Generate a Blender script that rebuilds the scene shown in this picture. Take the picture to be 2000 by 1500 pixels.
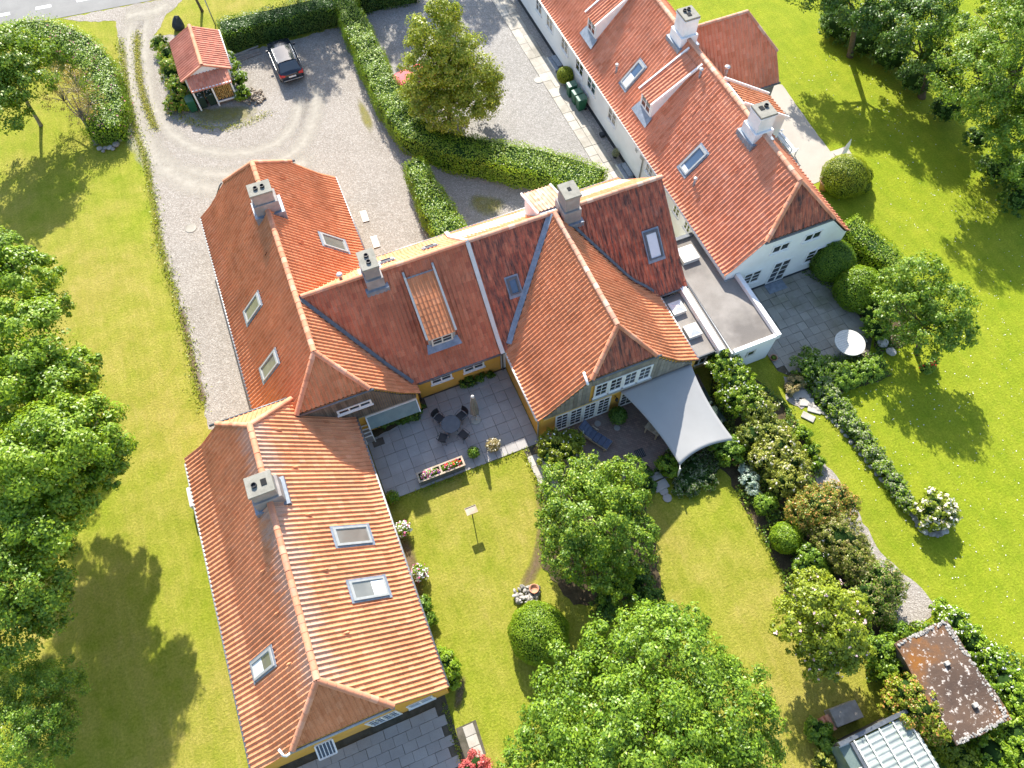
import bpy, bmesh, math, random
import numpy as np
from mathutils import Vector, Matrix

for o in list(bpy.data.objects):
    bpy.data.objects.remove(o, do_unlink=True)
scene = bpy.context.scene
COL = scene.collection
R = math.radians

# ------------------------------------------------------------------ camera
# world axes follow the houses: +Y runs along the wings away from the viewer, Z up, metres
CAM_F, CAM_TH, CAM_ROLL, CAM_HEAD, CAM_H = 1423.0, R(62.46), R(-1.9), R(20.57), 36.0
_sh, _ch = math.sin(CAM_HEAD), math.cos(CAM_HEAD)
C_FWD = np.array([_sh*math.cos(CAM_TH), _ch*math.cos(CAM_TH), -math.sin(CAM_TH)])
_r0 = np.array([_ch, -_sh, 0.0]); _u0 = np.cross(_r0, C_FWD)
C_RT = _r0*math.cos(CAM_ROLL)+_u0*math.sin(CAM_ROLL)
C_UP = -_r0*math.sin(CAM_ROLL)+_u0*math.cos(CAM_ROLL)
CAMPOS = np.array([0, 0, CAM_H])
cd = bpy.data.cameras.new('camera'); cam = bpy.data.objects.new('camera', cd); COL.objects.link(cam)
cd.sensor_width = 36.0; cd.lens = CAM_F/2000*36.0; cd.clip_start = 0.5; cd.clip_end = 2000
m3 = Matrix((Vector(C_RT), Vector(C_UP), Vector(-C_FWD))).transposed()
cam.matrix_world = Matrix.Translation((0, 0, CAM_H)) @ m3.to_4x4()
scene.camera = cam

# ------------------------------------------------------------------ light
SUN_AZ, SUN_EL = R(10.0), R(36.8)          # azimuth from +Y towards +X
w = bpy.data.worlds.new('World'); scene.world = w; w.use_nodes = True
wn = w.node_tree; bg = wn.nodes['Background']
sky = wn.nodes.new('ShaderNodeTexSky'); sky.sky_type = 'NISHITA'; sky.sun_disc = False
sky.sun_elevation = SUN_EL; sky.sun_rotation = SUN_AZ; sky.air_density = 1.0; sky.dust_density = 1.0; sky.ozone_density = 1.0
wn.links.new(sky.outputs['Color'], bg.inputs['Color']); bg.inputs['Strength'].default_value = 0.15
sl = bpy.data.lights.new('sun', 'SUN'); sl.energy = 5.0; sl.angle = R(0.6); sl.color = (1.0, 0.95, 0.87)
so = bpy.data.objects.new('sun', sl); COL.objects.link(so); so.location = (20, 60, 60)
sdir = Vector((math.sin(SUN_AZ)*math.cos(SUN_EL), math.cos(SUN_AZ)*math.cos(SUN_EL), math.sin(SUN_EL)))
so.rotation_euler = sdir.to_track_quat('Z', 'Y').to_euler()
vs = scene.view_settings
vs.view_transform = 'Standard'; vs.look = 'None'; vs.gamma = 1.0; vs.use_curve_mapping = False
vs.exposure = 1.18
scene.render.engine = 'CYCLES'
scene.cycles.max_bounces = 6; scene.cycles.diffuse_bounces = 3; scene.cycles.glossy_bounces = 2
scene.cycles.transmission_bounces = 3; scene.cycles.transparent_max_bounces = 6

# ------------------------------------------------------------------ helpers
def P(px, py, z=0.0):
    """world point at height z seen at photograph position (2000x1500)"""
    d = C_RT*(px-1000)/CAM_F - C_UP*(py-750)/CAM_F + C_FWD
    return d*((z-CAM_H)/d[2]) + CAMPOS
def P2(px, py, z=0.0):
    p = P(px, py, z); return (float(p[0]), float(p[1]))

def link_mesh(name, verts, faces, mat, parent=None, smooth=False):
    me = bpy.data.meshes.new(name)
    me.from_pydata([tuple(v) for v in verts], [], [tuple(f) for f in faces]); me.update()
    if smooth:
        me.polygons.foreach_set('use_smooth', [True]*len(me.polygons))
    return link_data(name, me, mat, parent)
def link_data(name, me, mat, parent=None):
    if mat is not None and not me.materials: me.materials.append(mat)
    o = bpy.data.objects.new(name, me); COL.objects.link(o)
    if parent is not None: attach(o, parent)
    return o
def wm(o):
    m = o.matrix_basis.copy()
    return m if o.parent is None else wm(o.parent) @ o.matrix_parent_inverse @ m
def attach(o, parent, local=False):
    o.parent = parent
    o.matrix_parent_inverse = Matrix.Identity(4) if local else wm(parent).inverted()
def thing(name, label, cat, loc=(0, 0, 0), rz=0.0, group=None):
    o = bpy.data.objects.new(name, None); COL.objects.link(o)
    o.empty_display_size = 0.3
    o.location = (float(loc[0]), float(loc[1]), float(loc[2]) if len(loc) > 2 else 0.0); o.rotation_euler = (0, 0, rz)
    return tag(o, label, cat, group)
def tag(o, label=None, cat=None, group=None, kind=None):
    if label: o['label'] = label
    if cat: o['category'] = cat
    if group: o['group'] = group
    if kind: o['kind'] = kind
    return o
def copy_tree(root, loc, rz=0.0, label=None, parent=None):
    c = root.copy(); COL.objects.link(c)
    if parent is None:
        c.location = (float(loc[0]), float(loc[1]), float(loc[2]) if len(loc) > 2 else 0.0); c.rotation_euler = (0, 0, rz)
    else:
        c.parent = parent
    if label: c['label'] = label
    for ch in list(root.children):
        copy_tree(ch, None, parent=c)
    return c

class MB:
    """collects shapes into one mesh"""
    def __init__(s): s.v = []; s.f = []
    def add(s, vs, fs, M=None):
        b = len(s.v)
        for p in vs:
            s.v.append(tuple(M @ Vector(p)) if M is not None else tuple(float(q) for q in p))
        for f in fs: s.f.append(tuple(i+b for i in f))
        return s
    def box(s, c, d, M=None, rz=0.0):
        x, y, z = d[0]/2, d[1]/2, d[2]/2
        vs = [(-x, -y, -z), (x, -y, -z), (x, y, -z), (-x, y, -z), (-x, -y, z), (x, -y, z), (x, y, z), (-x, y, z)]
        T = Matrix.Translation(Vector([float(q) for q in c])) @ Matrix.Rotation(rz, 4, 'Z')
        if M is not None: T = M @ T
        return s.add(vs, [(0, 3, 2, 1), (4, 5, 6, 7), (0, 1, 5, 4), (1, 2, 6, 5), (2, 3, 7, 6), (3, 0, 4, 7)], T)
    def b2(s, x0, x1, y0, y1, z0, z1, M=None):
        return s.box(((x0+x1)/2, (y0+y1)/2, (z0+z1)/2), (x1-x0, y1-y0, z1-z0), M)
    def bar(s, p, q, w, h, up=(0, 0, 1)):
        p, q = Vector([float(i) for i in p]), Vector([float(i) for i in q])
        y = (q-p); L = y.length; y.normalize(); x = y.cross(Vector(up))
        if x.length < 1e-4: x = y.cross(Vector((1, 0, 0)))
        x.normalize(); z = x.cross(y)
        T = Matrix((x, y, z)).transposed().to_4x4(); T.translation = (p+q)/2
        return s.box((0, 0, 0), (w, L, h), T)
    def tube(s, pts, rad, n=8, caps=True):
        pts = [Vector([float(i) for i in p]) for p in pts]
        if not hasattr(rad, '__len__'): rad = [rad]*len(pts)
        rings = []; b0 = len(s.v)
        prev = None
        for i, p in enumerate(pts):
            d = (pts[min(i+1, len(pts)-1)]-pts[max(i-1, 0)]).normalized()
            a = prev if prev is not None else (Vector((1, 0, 0)) if abs(d.x) < 0.9 else Vector((0, 1, 0)))
            x = (a - d*a.dot(d)).normalized(); y = d.cross(x); prev = x
            for k in range(n):
                t = 2*math.pi*k/n
                s.v.append(tuple(p+(x*math.cos(t)+y*math.sin(t))*rad[i]))
        for i in range(len(pts)-1):
            for k in range(n):
                a, c = b0+i*n+k, b0+i*n+(k+1) % n
                s.f.append((a, c, c+n, a+n))
        if caps:
            s.f.append(tuple(b0+k for k in range(n))[::-1]); e = b0+(len(pts)-1)*n
            s.f.append(tuple(e+k for k in range(n)))
        return s
    def lathe(s, prof, n=16, c=(0, 0, 0), M=None):
        vs, fs = [], []
        for r, z in prof:
            for k in range(n):
                t = 2*math.pi*k/n; vs.append((c[0]+r*math.cos(t), c[1]+r*math.sin(t), c[2]+z))
        for i in range(len(prof)-1):
            for k in range(n):
                a, b = i*n+k, i*n+(k+1) % n; fs.append((a, b, b+n, a+n))
        fs.append(tuple(range(n))[::-1]); e = (len(prof)-1)*n; fs.append(tuple(range(e, e+n)))
        return s.add(vs, fs, M)
    def prism(s, poly, z0, z1):
        n = len(poly)
        vs = [(p[0], p[1], z0) for p in poly]+[(p[0], p[1], z1) for p in poly]
        fs = [tuple(range(n))[::-1], tuple(range(n, 2*n))]+[(i, (i+1) % n, n+(i+1) % n, n+i) for i in range(n)]
        return s.add(vs, fs)
    def quad(s, a, b, c, d): return s.add([a, b, c, d], [(0, 1, 2, 3)])
    def build(s, name, mat, parent=None, smooth=False, bevel=0.0, local=False):
        o = link_mesh(name, s.v, s.f, mat, None, smooth)
        if parent is not None: attach(o, parent, local)
        if bevel > 0:
            bm = bmesh.new(); bm.from_mesh(o.data)
            bmesh.ops.bevel(bm, geom=list(bm.edges), offset=bevel, segments=1, affect='EDGES')
            bm.to_mesh(o.data); bm.free()
        return o

# ------------------------------------------------------------------ materials
class NT:
    def __init__(s, name):
        s.m = bpy.data.materials.new(name); s.m.use_nodes = True; s.t = s.m.node_tree; s.n = s.t.nodes
        s.p = s.n['Principled BSDF']; s.out = s.n['Material Output']
        s.geo = s.n.new('ShaderNodeNewGeometry')
    def node(s, typ, **kw):
        x = s.n.new(typ)
        for k, v in kw.items(): setattr(x, k, v)
        return x
    def put(s, sock, val):
        if hasattr(val, 'is_linked') or isinstance(val, bpy.types.NodeSocket): s.t.links.new(val, sock)
        else: sock.default_value = val
    def noise(s, scale, detail=4.0, rough=0.6, vec=None, dist=0.0):
        x = s.node('ShaderNodeTexNoise'); x.inputs['Scale'].default_value = scale; x.inputs['Detail'].default_value = detail
        x.inputs['Roughness'].default_value = rough; x.inputs['Distortion'].default_value = dist
        s.put(x.inputs['Vector'], vec if vec is not None else s.geo.outputs['Position'])
        return x.outputs['Fac']
    def ramp(s, fac, stops):
        x = s.node('ShaderNodeValToRGB'); e = x.color_ramp.elements
        while len(e) < len(stops): e.new(0.5)
        for i, (p, c) in enumerate(stops):
            e[i].position = p; e[i].color = (c, c, c, 1) if not hasattr(c, '__len__') else (*c, 1)
        s.put(x.inputs['Fac'], fac); return x.outputs['Color']
    def mix(s, fac, a, b, mode='MIX'):
        x = s.node('ShaderNodeMix', data_type='RGBA', blend_type=mode)
        s.put(x.inputs[0], fac)
        for k, val in ((6, a), (7, b)):
            s.put(x.inputs[k], (*val, 1) if isinstance(val, tuple) and len(val) == 3 else val)
        return x.outputs[2]
    def math(s, op, a, b=0.0, c=0.0):
        x = s.node('ShaderNodeMath', operation=op)
        for k, v in enumerate((a, b, c)): s.put(x.inputs[k], v)
        return x.outputs[0]
    def scaled(s, v):
        x = s.node('ShaderNodeMapping'); x.inputs['Scale'].default_value = v
        s.t.links.new(s.geo.outputs['Position'], x.inputs['Vector']); return x.outputs['Vector']
    def rnd(s):
        """one random number for each loose piece and each object"""
        oi = s.node('ShaderNodeObjectInfo')
        return s.math('FRACT', s.math('ADD', s.geo.outputs['Random Per Island'], oi.outputs['Random']))
    def bump(s, h, strength=0.4, dist=0.02):
        x = s.node('ShaderNodeBump'); x.inputs['Strength'].default_value = strength; x.inputs['Distance'].default_value = dist
        s.put(x.inputs['Height'], h); s.t.links.new(x.outputs['Normal'], s.p.inputs['Normal'])
    def col(s, c): s.put(s.p.inputs['Base Color'], (*c, 1) if isinstance(c, tuple) else c)
    def rough(s, r, spec=0.3):
        s.put(s.p.inputs['Roughness'], r); s.p.inputs['Specular IOR Level'].default_value = spec

def surf(name, c1, c2, scale=3.0, rough=0.7, spec=0.3, bump=0.0, bscale=40.0, isl=0.0, metal=0.0, c3=None, fine=0.0):
    t = NT(name)
    n = t.noise(scale)
    c = t.ramp(n, [(0.32, c1), (0.68, c2)])
    if c3: c = t.mix(t.ramp(t.noise(scale*0.35), [(0.5, 0.0), (0.68, 1.0)]), c, c3)
    if fine > 0:
        f = t.noise(bscale, 3.0); c = t.mix(fine, c, t.mix(1.0, c, t.ramp(f, [(0.25, 0.35), (0.75, 1.6)]), 'MULTIPLY'))
    if isl > 0:
        c = t.mix(1.0, c, t.ramp(t.rnd(), [(0.0, 1.0-isl), (1.0, 1.0+isl)]), 'MULTIPLY')
    t.col(c); t.rough(rough, spec); t.p.inputs['Metallic'].default_value = metal
    if bump > 0: t.bump(t.noise(bscale, 5.0), bump)
    return t.m

def leafmat(name, dark, mid, light, trans=0.36, rough=0.4):
    t = NT(name)
    r = t.rnd()
    big = t.noise(0.55, 2.0)
    f = t.math('ADD', t.math('MULTIPLY', r, 0.6), t.math('MULTIPLY', big, 0.55))
    c = t.ramp(f, [(0.18, dark), (0.46, mid), (0.86, light)])
    t.col(c); t.rough(rough, 0.38)
    tr = t.node('ShaderNodeBsdfTranslucent')
    t.put(tr.inputs['Color'], t.mix(1.0, c, (1.4, 1.3, 0.6), 'MULTIPLY'))
    mx = t.node('ShaderNodeMixShader'); mx.inputs[0].default_value = trans
    t.t.links.new(t.p.outputs[0], mx.inputs[1]); t.t.links.new(tr.outputs[0], mx.inputs[2]); t.t.links.new(mx.outputs[0], t.out.inputs['Surface'])
    return t.m

def tilemat(name, base, bright, dark, moss=0.25, grey=0.2, mosscol=(0.05, 0.045, 0.035), streak=None, ridge_x=None):
    t = NT(name)
    c = t.ramp(t.rnd(), [(0.0, dark), (0.35, base), (0.75, base), (1.0, bright)])
    c = t.mix(1.0, c, t.ramp(t.noise(0.5, 3.0), [(0.3, 0.82), (0.7, 1.12)]), 'MULTIPLY')
    g = t.ramp(t.noise(1.6, 6.0, 0.7), [(0.62-0.12*grey*2, 0.0), (0.80, 1.0)])
    c = t.mix(t.math('MULTIPLY', g, 0.65*min(1.0, grey*3)), c, (0.30, 0.27, 0.24))
    vec = t.scaled(streak) if streak else None
    m = t.ramp(t.noise(3.2 if not streak else 1.0, 6.0, 0.75, vec), [(0.66-0.27*moss, 0.0), (0.80-0.20*moss, 1.0)])
    c = t.mix(t.math('MULTIPLY', m, min(1.0, 0.3+moss)), c, mosscol)
    if ridge_x is not None:      # grey lichen washed down from the ridge
        sx = t.node('ShaderNodeSeparateXYZ'); t.put(sx.inputs[0], t.geo.outputs['Position'])
        d = t.math('ABSOLUTE', t.math('SUBTRACT', sx.outputs['X'], ridge_x)); ln = t.noise(1.0, 5.0, 0.7, t.scaled((0.8, 4.5, 0.8)))
        k = t.math('SUBTRACT', t.math('MULTIPLY', ln, 2.6), d)
        c = t.mix(t.math('MULTIPLY', t.ramp(k, [(0.45, 0.0), (1.1, 1.0)]), 0.45), c, (0.42, 0.385, 0.35))
    sp = t.ramp(t.noise(26.0, 2.0), [(0.3, 0.86), (0.7, 1.1)])
    c = t.mix(1.0, c, sp, 'MULTIPLY')
    t.col(c); t.rough(0.75, 0.25); t.bump(t.noise(60.0, 3.0), 0.25, 0.01)
    return t.m

MAT = {}
# roofs
MAT['tile_orange'] = tilemat('tile_orange', (0.62, 0.245, 0.112), (0.67, 0.285, 0.14), (0.55, 0.20, 0.085), 0.12, 0.14)
MAT['tile_pale'] = tilemat('tile_pale', (0.66, 0.28, 0.135), (0.71, 0.325, 0.17), (0.59, 0.23, 0.105), 0.10, 0.20, ridge_x=-6.22)
MAT['tile_red'] = tilemat('tile_red', (0.54, 0.165, 0.092), (0.64, 0.22, 0.12), (0.40, 0.11, 0.065), 0.85, 0.22, (0.085, 0.055, 0.048), (6.0, 1.1, 1.1))
MAT['tile_main'] = tilemat('tile_main', (0.54, 0.175, 0.090), (0.62, 0.22, 0.115), (0.44, 0.13, 0.07), 0.4, 0.16, (0.09, 0.06, 0.045), (5.0, 1.2, 1.2))
MAT['tile_white_house'] = tilemat('tile_white_house', (0.66, 0.26, 0.145), (0.72, 0.31, 0.185), (0.58, 0.205, 0.105), 0.08, 0.18)
MAT['tile_shed'] = tilemat('tile_shed', (0.64, 0.26, 0.165), (0.70, 0.31, 0.205), (0.57, 0.21, 0.13), 0.1, 0.12)
MAT['ridge'] = tilemat('ridge', (0.64, 0.27, 0.15), (0.72, 0.36, 0.23), (0.55, 0.21, 0.11), 0.12, 0.34)
MAT['ridge_grey'] = tilemat('ridge_grey', (0.571, 0.300, 0.195), (0.653, 0.450, 0.330), (0.517, 0.225, 0.135), 0.2, 0.6)
MAT['deck'] = surf('deck', (0.10, 0.05, 0.035), (0.14, 0.07, 0.05), 2.0, 0.9)
MAT['felt'] = surf('felt', (0.22, 0.20, 0.175), (0.29, 0.265, 0.235), 0.9, 0.9, 0.2, 0.4, 70.0, c3=(0.155, 0.14, 0.125), fine=0.35)
MAT['zinc'] = surf('zinc', (0.26, 0.27, 0.27), (0.36, 0.37, 0.37), 6.0, 0.45, 0.5, metal=0.35)
MAT['zinc_dark'] = surf('zinc_dark', (0.09, 0.10, 0.11), (0.15, 0.16, 0.17), 6.0, 0.45, 0.5, metal=0.3)
MAT['lead'] = surf('lead', (0.17, 0.20, 0.24), (0.28, 0.32, 0.37), 4.0, 0.5, 0.5, metal=0.2)
# walls
MAT['yellow'] = surf('yellow', (0.60, 0.32, 0.055), (0.66, 0.37, 0.08), 1.2, 0.9, 0.15, 0.15, 30.0, c3=(0.56, 0.32, 0.09))
MAT['cream_wall'] = surf('cream_wall', (0.62, 0.44, 0.16), (0.68, 0.50, 0.20), 1.2, 0.9, 0.15, 0.15, 30.0)
MAT['white_wall'] = surf('white_wall', (0.74, 0.74, 0.72), (0.82, 0.82, 0.80), 0.8, 0.85, 0.2, 0.12, 25.0, c3=(0.70, 0.69, 0.66))
MAT['plinth'] = surf('plinth', (0.03, 0.035, 0.04), (0.05, 0.055, 0.06), 3.0, 0.7)
MAT['white_paint'] = surf('white_paint', (0.74, 0.74, 0.72), (0.80, 0.80, 0.78), 4.0, 0.5, 0.4)
MAT['off_white'] = surf('off_white', (0.58, 0.56, 0.50), (0.66, 0.64, 0.58), 4.0, 0.6, 0.3)
MAT['grey_wood'] = surf('grey_wood', (0.17, 0.155, 0.13), (0.27, 0.25, 0.215), 2.2, 0.85, 0.2, 0.3, 35.0, isl=0.18)
MAT['brown_wood'] = surf('brown_wood', (0.10, 0.085, 0.07), (0.16, 0.135, 0.11), 2.5, 0.85, 0.2, 0.3, 35.0, isl=0.25)
MAT['frame_grey'] = surf('frame_grey', (0.30, 0.31, 0.30), (0.38, 0.385, 0.37), 5.0, 0.45, 0.5)
MAT['frame_dark'] = surf('frame_dark', (0.08, 0.085, 0.09), (0.12, 0.125, 0.13), 5.0, 0.4, 0.5)
MAT['chimney_white'] = surf('chimney_white', (0.70, 0.70, 0.70), (0.80, 0.80, 0.80), 1.8, 0.85, 0.2, 0.2, 30.0, c3=(0.60, 0.61, 0.62))
MAT['chimney_grey'] = surf('chimney_grey', (0.25, 0.225, 0.21), (0.35, 0.32, 0.30), 2.2, 0.9, 0.2, 0.35, 30.0, c3=(0.24, 0.225, 0.215))
MAT['concrete'] = surf('concrete', (0.21, 0.20, 0.165), (0.29, 0.275, 0.23), 3.5, 0.9, 0.2, 0.3, 40.0, c3=(0.27, 0.255, 0.21), fine=0.3)
MAT['soot'] = surf('soot', (0.012, 0.012, 0.012), (0.02, 0.02, 0.02), 3.0, 0.9)
def glassmat(name, col, rough=0.06):
    t = NT(name); t.col(t.ramp(t.noise(0.9, 2.0), [(0.35, tuple(q*0.7 for q in col)), (0.65, col)])); t.rough(rough, 0.9); t.p.inputs['Coat Weight'].default_value = 0.6
    t.p.inputs['Coat Roughness'].default_value = 0.03
    return t.m
MAT['glass'] = glassmat('glass', (0.03, 0.037, 0.04))
MAT['glass_sky'] = glassmat('glass_sky', (0.055, 0.10, 0.17))
MAT['glass_pale'] = glassmat('glass_pale', (0.42, 0.43, 0.42), 0.25)
MAT['glass_room'] = glassmat('glass_room', (0.20, 0.19, 0.165), 0.1)
MAT['blind'] = surf('blind', (0.66, 0.68, 0.69), (0.72, 0.73, 0.73), 3.0, 0.5, 0.5)
MAT['dome'] = surf('dome', (0.60, 0.62, 0.62), (0.72, 0.73, 0.73), 2.0, 0.18, 0.7)
# ground
def lawnmat():
    t = NT('lawn')
    pos = t.geo.outputs['Position']
    sx = t.node('ShaderNodeSeparateXYZ'); t.put(sx.inputs[0], pos)
    big = t.noise(0.11, 4.0, 0.6); mid = t.noise(0.75, 5.0, 0.65); fine = t.noise(9.0, 4.0, 0.7); blades = t.noise(42.0, 2.0, 0.7)
    green = t.ramp(mid, [(0.3, (0.175, 0.245, 0.008)), (0.7, (0.27, 0.315, 0.012))])
    dry = t.ramp(mid, [(0.3, (0.27, 0.245, 0.035)), (0.7, (0.36, 0.30, 0.07))])
    # drier turf west of the white house, lush turf on its own lawn
    side = t.ramp(t.math('ADD', sx.outputs['X'], t.math('MULTIPLY', big, 5.0)), [(0.0, 1.0), (1.0, 0.0)])
    mr = t.node('ShaderNodeMapRange'); t.put(mr.inputs['Value'], t.math('ADD', sx.outputs['X'], t.math('MULTIPLY', big, 6.0)))
    mr.inputs['From Min'].default_value = 17.0; mr.inputs['From Max'].default_value = 26.0; mr.inputs['To Min'].default_value = 1.0; mr.inputs['To Max'].default_value = 0.0
    d = t.math('ADD', t.math('MULTIPLY', big, 1.0), t.math('MULTIPLY', fine, 0.35))
    d = t.math('ADD', d, t.math('MULTIPLY', mid, 0.25))
    dr = t.ramp(d, [(0.56, 0.0), (0.94, 1.0)])
    drf = t.math('MULTIPLY', dr, t.math('MULTIPLY_ADD', mr.outputs[0], 0.78, 0.17))
    c = t.mix(drf, green, dry)
    mow = t.node('ShaderNodeTexWave'); mow.inputs['Scale'].default_value = 0.55; mow.inputs['Distortion'].default_value = 2.5; mow.inputs['Detail'].default_value = 2.0
    mow.inputs['Detail Scale'].default_value = 0.6; t.put(mow.inputs['Vector'], t.scaled((0.9, 0.12, 1.0)))
    c = t.mix(1.0, c, t.ramp(mow.outputs['Fac'], [(0.0, 0.975), (1.0, 1.025)]), 'MULTIPLY')
    c = t.mix(1.0, c, t.ramp(fine, [(0.25, 0.66), (0.75, 1.28)]), 'MULTIPLY')
    c = t.mix(1.0, c, t.ramp(blades, [(0.3, 0.72), (0.7, 1.25)]), 'MULTIPLY')
    blot = t.noise(2.6, 5.0, 0.7); strk = t.noise(1.0, 4.0, 0.6, t.scaled((4.5, 0.7, 1.0)))
    c = t.mix(t.ramp(blot, [(0.50, 0.0), (0.70, 0.42)]), c, t.mix(1.0, c, (0.72, 0.86, 0.55), 'MULTIPLY'))
    c = t.mix(t.ramp(strk, [(0.52, 0.0), (0.72, 0.40)]), c, t.mix(1.0, c, (1.28, 1.15, 1.9), 'MULTIPLY'))
    t.col(c); t.rough(0.9, 0.12)
    t.bump(t.math('ADD', blades, t.math('MULTIPLY', fine, 1.5)), 0.75, 0.05)
    return t.m
MAT['lawn'] = lawnmat()
def gravelmat(name, a, b, dark, light):
    t = NT(name)
    c = t.ramp(t.noise(0.28, 4.0), [(0.35, a), (0.65, b)])
    v = t.node('ShaderNodeTexVoronoi'); v.inputs['Scale'].default_value = 17.0; t.put(v.inputs['Vector'], t.geo.outputs['Position'])
    sp = t.node('ShaderNodeSeparateColor'); t.put(sp.inputs[0], v.outputs['Color'])
    c = t.mix(0.55, c, t.ramp(sp.outputs[0], [(0.0, dark), (0.45, a), (0.75, b), (1.0, light)]))
    c = t.mix(t.ramp(t.noise(1.3, 5.0), [(0.58, 0.0), (0.78, 0.55)]), c, dark)
    c = t.mix(1.0, c, t.ramp(t.noise(55.0, 2.0), [(0.3, 0.82), (0.7, 1.16)]), 'MULTIPLY')
    t.col(c); t.rough(0.95, 0.15); t.bump(v.outputs['Distance'], 0.6, 0.03)
    return t.m
MAT['gravel'] = gravelmat('gravel', (0.265, 0.235, 0.20), (0.335, 0.30, 0.26), (0.17, 0.145, 0.115), (0.46, 0.43, 0.38))
MAT['gravel_grey'] = gravelmat('gravel_grey', (0.26, 0.245, 0.22), (0.33, 0.31, 0.285), (0.16, 0.15, 0.13), (0.46, 0.44, 0.41))
def softmat(name, c1, c2, scale, edge=0.55, top=0.8):
    """stained or worn ground whose patchy edge thins out (attribute 'a' runs 1 inside to 0 at the rim)"""
    t = NT(name)
    at = t.node('ShaderNodeAttribute'); at.attribute_name = 'a'
    n = t.noise(scale, 6.0, 0.7); n2 = t.noise(22.0, 2.0)
    k = t.math('ADD', at.outputs['Fac'], t.math('ADD', t.math('MULTIPLY', n, 1.0), t.math('MULTIPLY', n2, 0.45)))
    al = t.ramp(t.math('SUBTRACT', k, edge), [(0.10, 0.0), (0.95, top)])
    t.col(t.mix(1.0, t.ramp(t.noise(5.0), [(0.3, c1), (0.7, c2)]), t.ramp(t.noise(36.0, 2.0), [(0.3, 0.8), (0.7, 1.2)]), 'MULTIPLY')); t.rough(0.95, 0.15); t.put(t.p.inputs['Alpha'], al)
    return t.m
MAT['track'] = softmat('track', (0.38, 0.345, 0.285), (0.46, 0.42, 0.35), 1.3, 0.84, 0.8)
MAT['verge'] = softmat('verge', (0.20, 0.19, 0.035), (0.27, 0.235, 0.055), 1.6, 0.95, 0.8)
MAT['soil'] = surf('soil', (0.055, 0.042, 0.024), (0.10, 0.075, 0.042), 2.5, 0.95, 0.1, 0.7, 18.0, fine=0.6)
MAT['dirt'] = softmat('dirt', (0.13, 0.085, 0.05), (0.20, 0.14, 0.09), 1.6, 0.85, 0.8)
MAT['asphalt'] = surf('asphalt', (0.20, 0.195, 0.185), (0.25, 0.245, 0.23), 0.5, 0.9, 0.2, 0.4, 60.0, fine=0.3)
MAT['road_paint'] = surf('road_paint', (0.66, 0.66, 0.64), (0.76, 0.76, 0.74), 4.0, 0.7)
MAT['slab'] = surf('slab', (0.33, 0.31, 0.29), (0.39, 0.365, 0.34), 0.9, 0.85, 0.25, 0.25, 45.0, isl=0.06, c3=(0.30, 0.28, 0.26), fine=0.25)
MAT['slab_moss'] = surf('slab_moss', (0.28, 0.26, 0.215), (0.36, 0.335, 0.285), 0.8, 0.9, 0.2, 0.3, 45.0, isl=0.1, c3=(0.15, 0.15, 0.085), fine=0.35)
MAT['slab_pale'] = surf('slab_pale', (0.36, 0.33, 0.275), (0.46, 0.43, 0.37), 1.4, 0.9, 0.2, 0.3, 45.0, isl=0.16, c3=(0.30, 0.275, 0.225), fine=0.3)
MAT['terrace_pale'] = surf('terrace_pale', (0.36, 0.325, 0.275), (0.40, 0.365, 0.31), 0.7, 0.9, 0.15, 0.3, 60.0, fine=0.25)
MAT['joint'] = surf('joint', (0.07, 0.065, 0.045), (0.12, 0.105, 0.08), 3.0, 0.95, 0.1, 0.4, 50.0, fine=0.4)
def brickmat():
    t = NT('brick_paving')
    b = t.node('ShaderNodeTexBrick'); b.inputs['Scale'].default_value = 1.0; b.inputs['Brick Width'].default_value = 0.22; b.inputs['Row Height'].default_value = 0.11
    b.inputs['Mortar Size'].default_value = 0.008; b.inputs['Color1'].default_value = (0.19, 0.13, 0.11, 1); b.inputs['Color2'].default_value = (0.27, 0.185, 0.155, 1); b.inputs['Mortar'].default_value = (0.12, 0.11, 0.095, 1)
    mp = t.node('ShaderNodeMapping'); mp.inputs['Rotation'].default_value = (0, 0, R(45)); t.put(mp.inputs['Vector'], t.geo.outputs['Position']); t.t.links.new(mp.outputs[0], b.inputs['Vector'])
    c = t.mix(t.ramp(t.noise(0.8, 5.0), [(0.45, 0.0), (0.75, 0.6)]), b.outputs['Color'], (0.22, 0.21, 0.19))
    t.col(c); t.rough(0.9, 0.2); t.bump(b.outputs['Fac'], -0.4, 0.02)
    return t.m
MAT['brick_paving'] = brickmat()
MAT['stone'] = surf('stone', (0.22, 0.205, 0.18), (0.40, 0.375, 0.33), 3.0, 0.9, 0.2, 0.5, 14.0, isl=0.25)
MAT['stone_pale'] = surf('stone_pale', (0.42, 0.40, 0.36), (0.56, 0.54, 0.49), 3.0, 0.9, 0.2, 0.4, 16.0, isl=0.2)
# plants
MAT['bark'] = surf('bark', (0.09, 0.07, 0.05), (0.16, 0.125, 0.09), 6.0, 0.95, 0.1, 0.6, 22.0)
MAT['bark_grey'] = surf('bark_grey', (0.17, 0.15, 0.11), (0.27, 0.24, 0.19), 6.0, 0.95, 0.1, 0.5, 22.0)
MAT['leaf_bright'] = leafmat('leaf_bright', (0.055, 0.13, 0.008), (0.165, 0.285, 0.013), (0.33, 0.45, 0.03))
MAT['leaf_mid'] = leafmat('leaf_mid', (0.045, 0.11, 0.010), (0.125, 0.235, 0.017), (0.28, 0.40, 0.035))
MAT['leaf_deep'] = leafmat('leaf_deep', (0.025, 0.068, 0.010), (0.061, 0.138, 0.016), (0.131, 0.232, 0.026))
MAT['leaf_lime'] = leafmat('leaf_lime', (0.095, 0.145, 0.008), (0.21, 0.275, 0.016), (0.37, 0.42, 0.035))
MAT['leaf_olive'] = leafmat('leaf_olive', (0.085, 0.125, 0.012), (0.19, 0.235, 0.024), (0.34, 0.37, 0.06))
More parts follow.
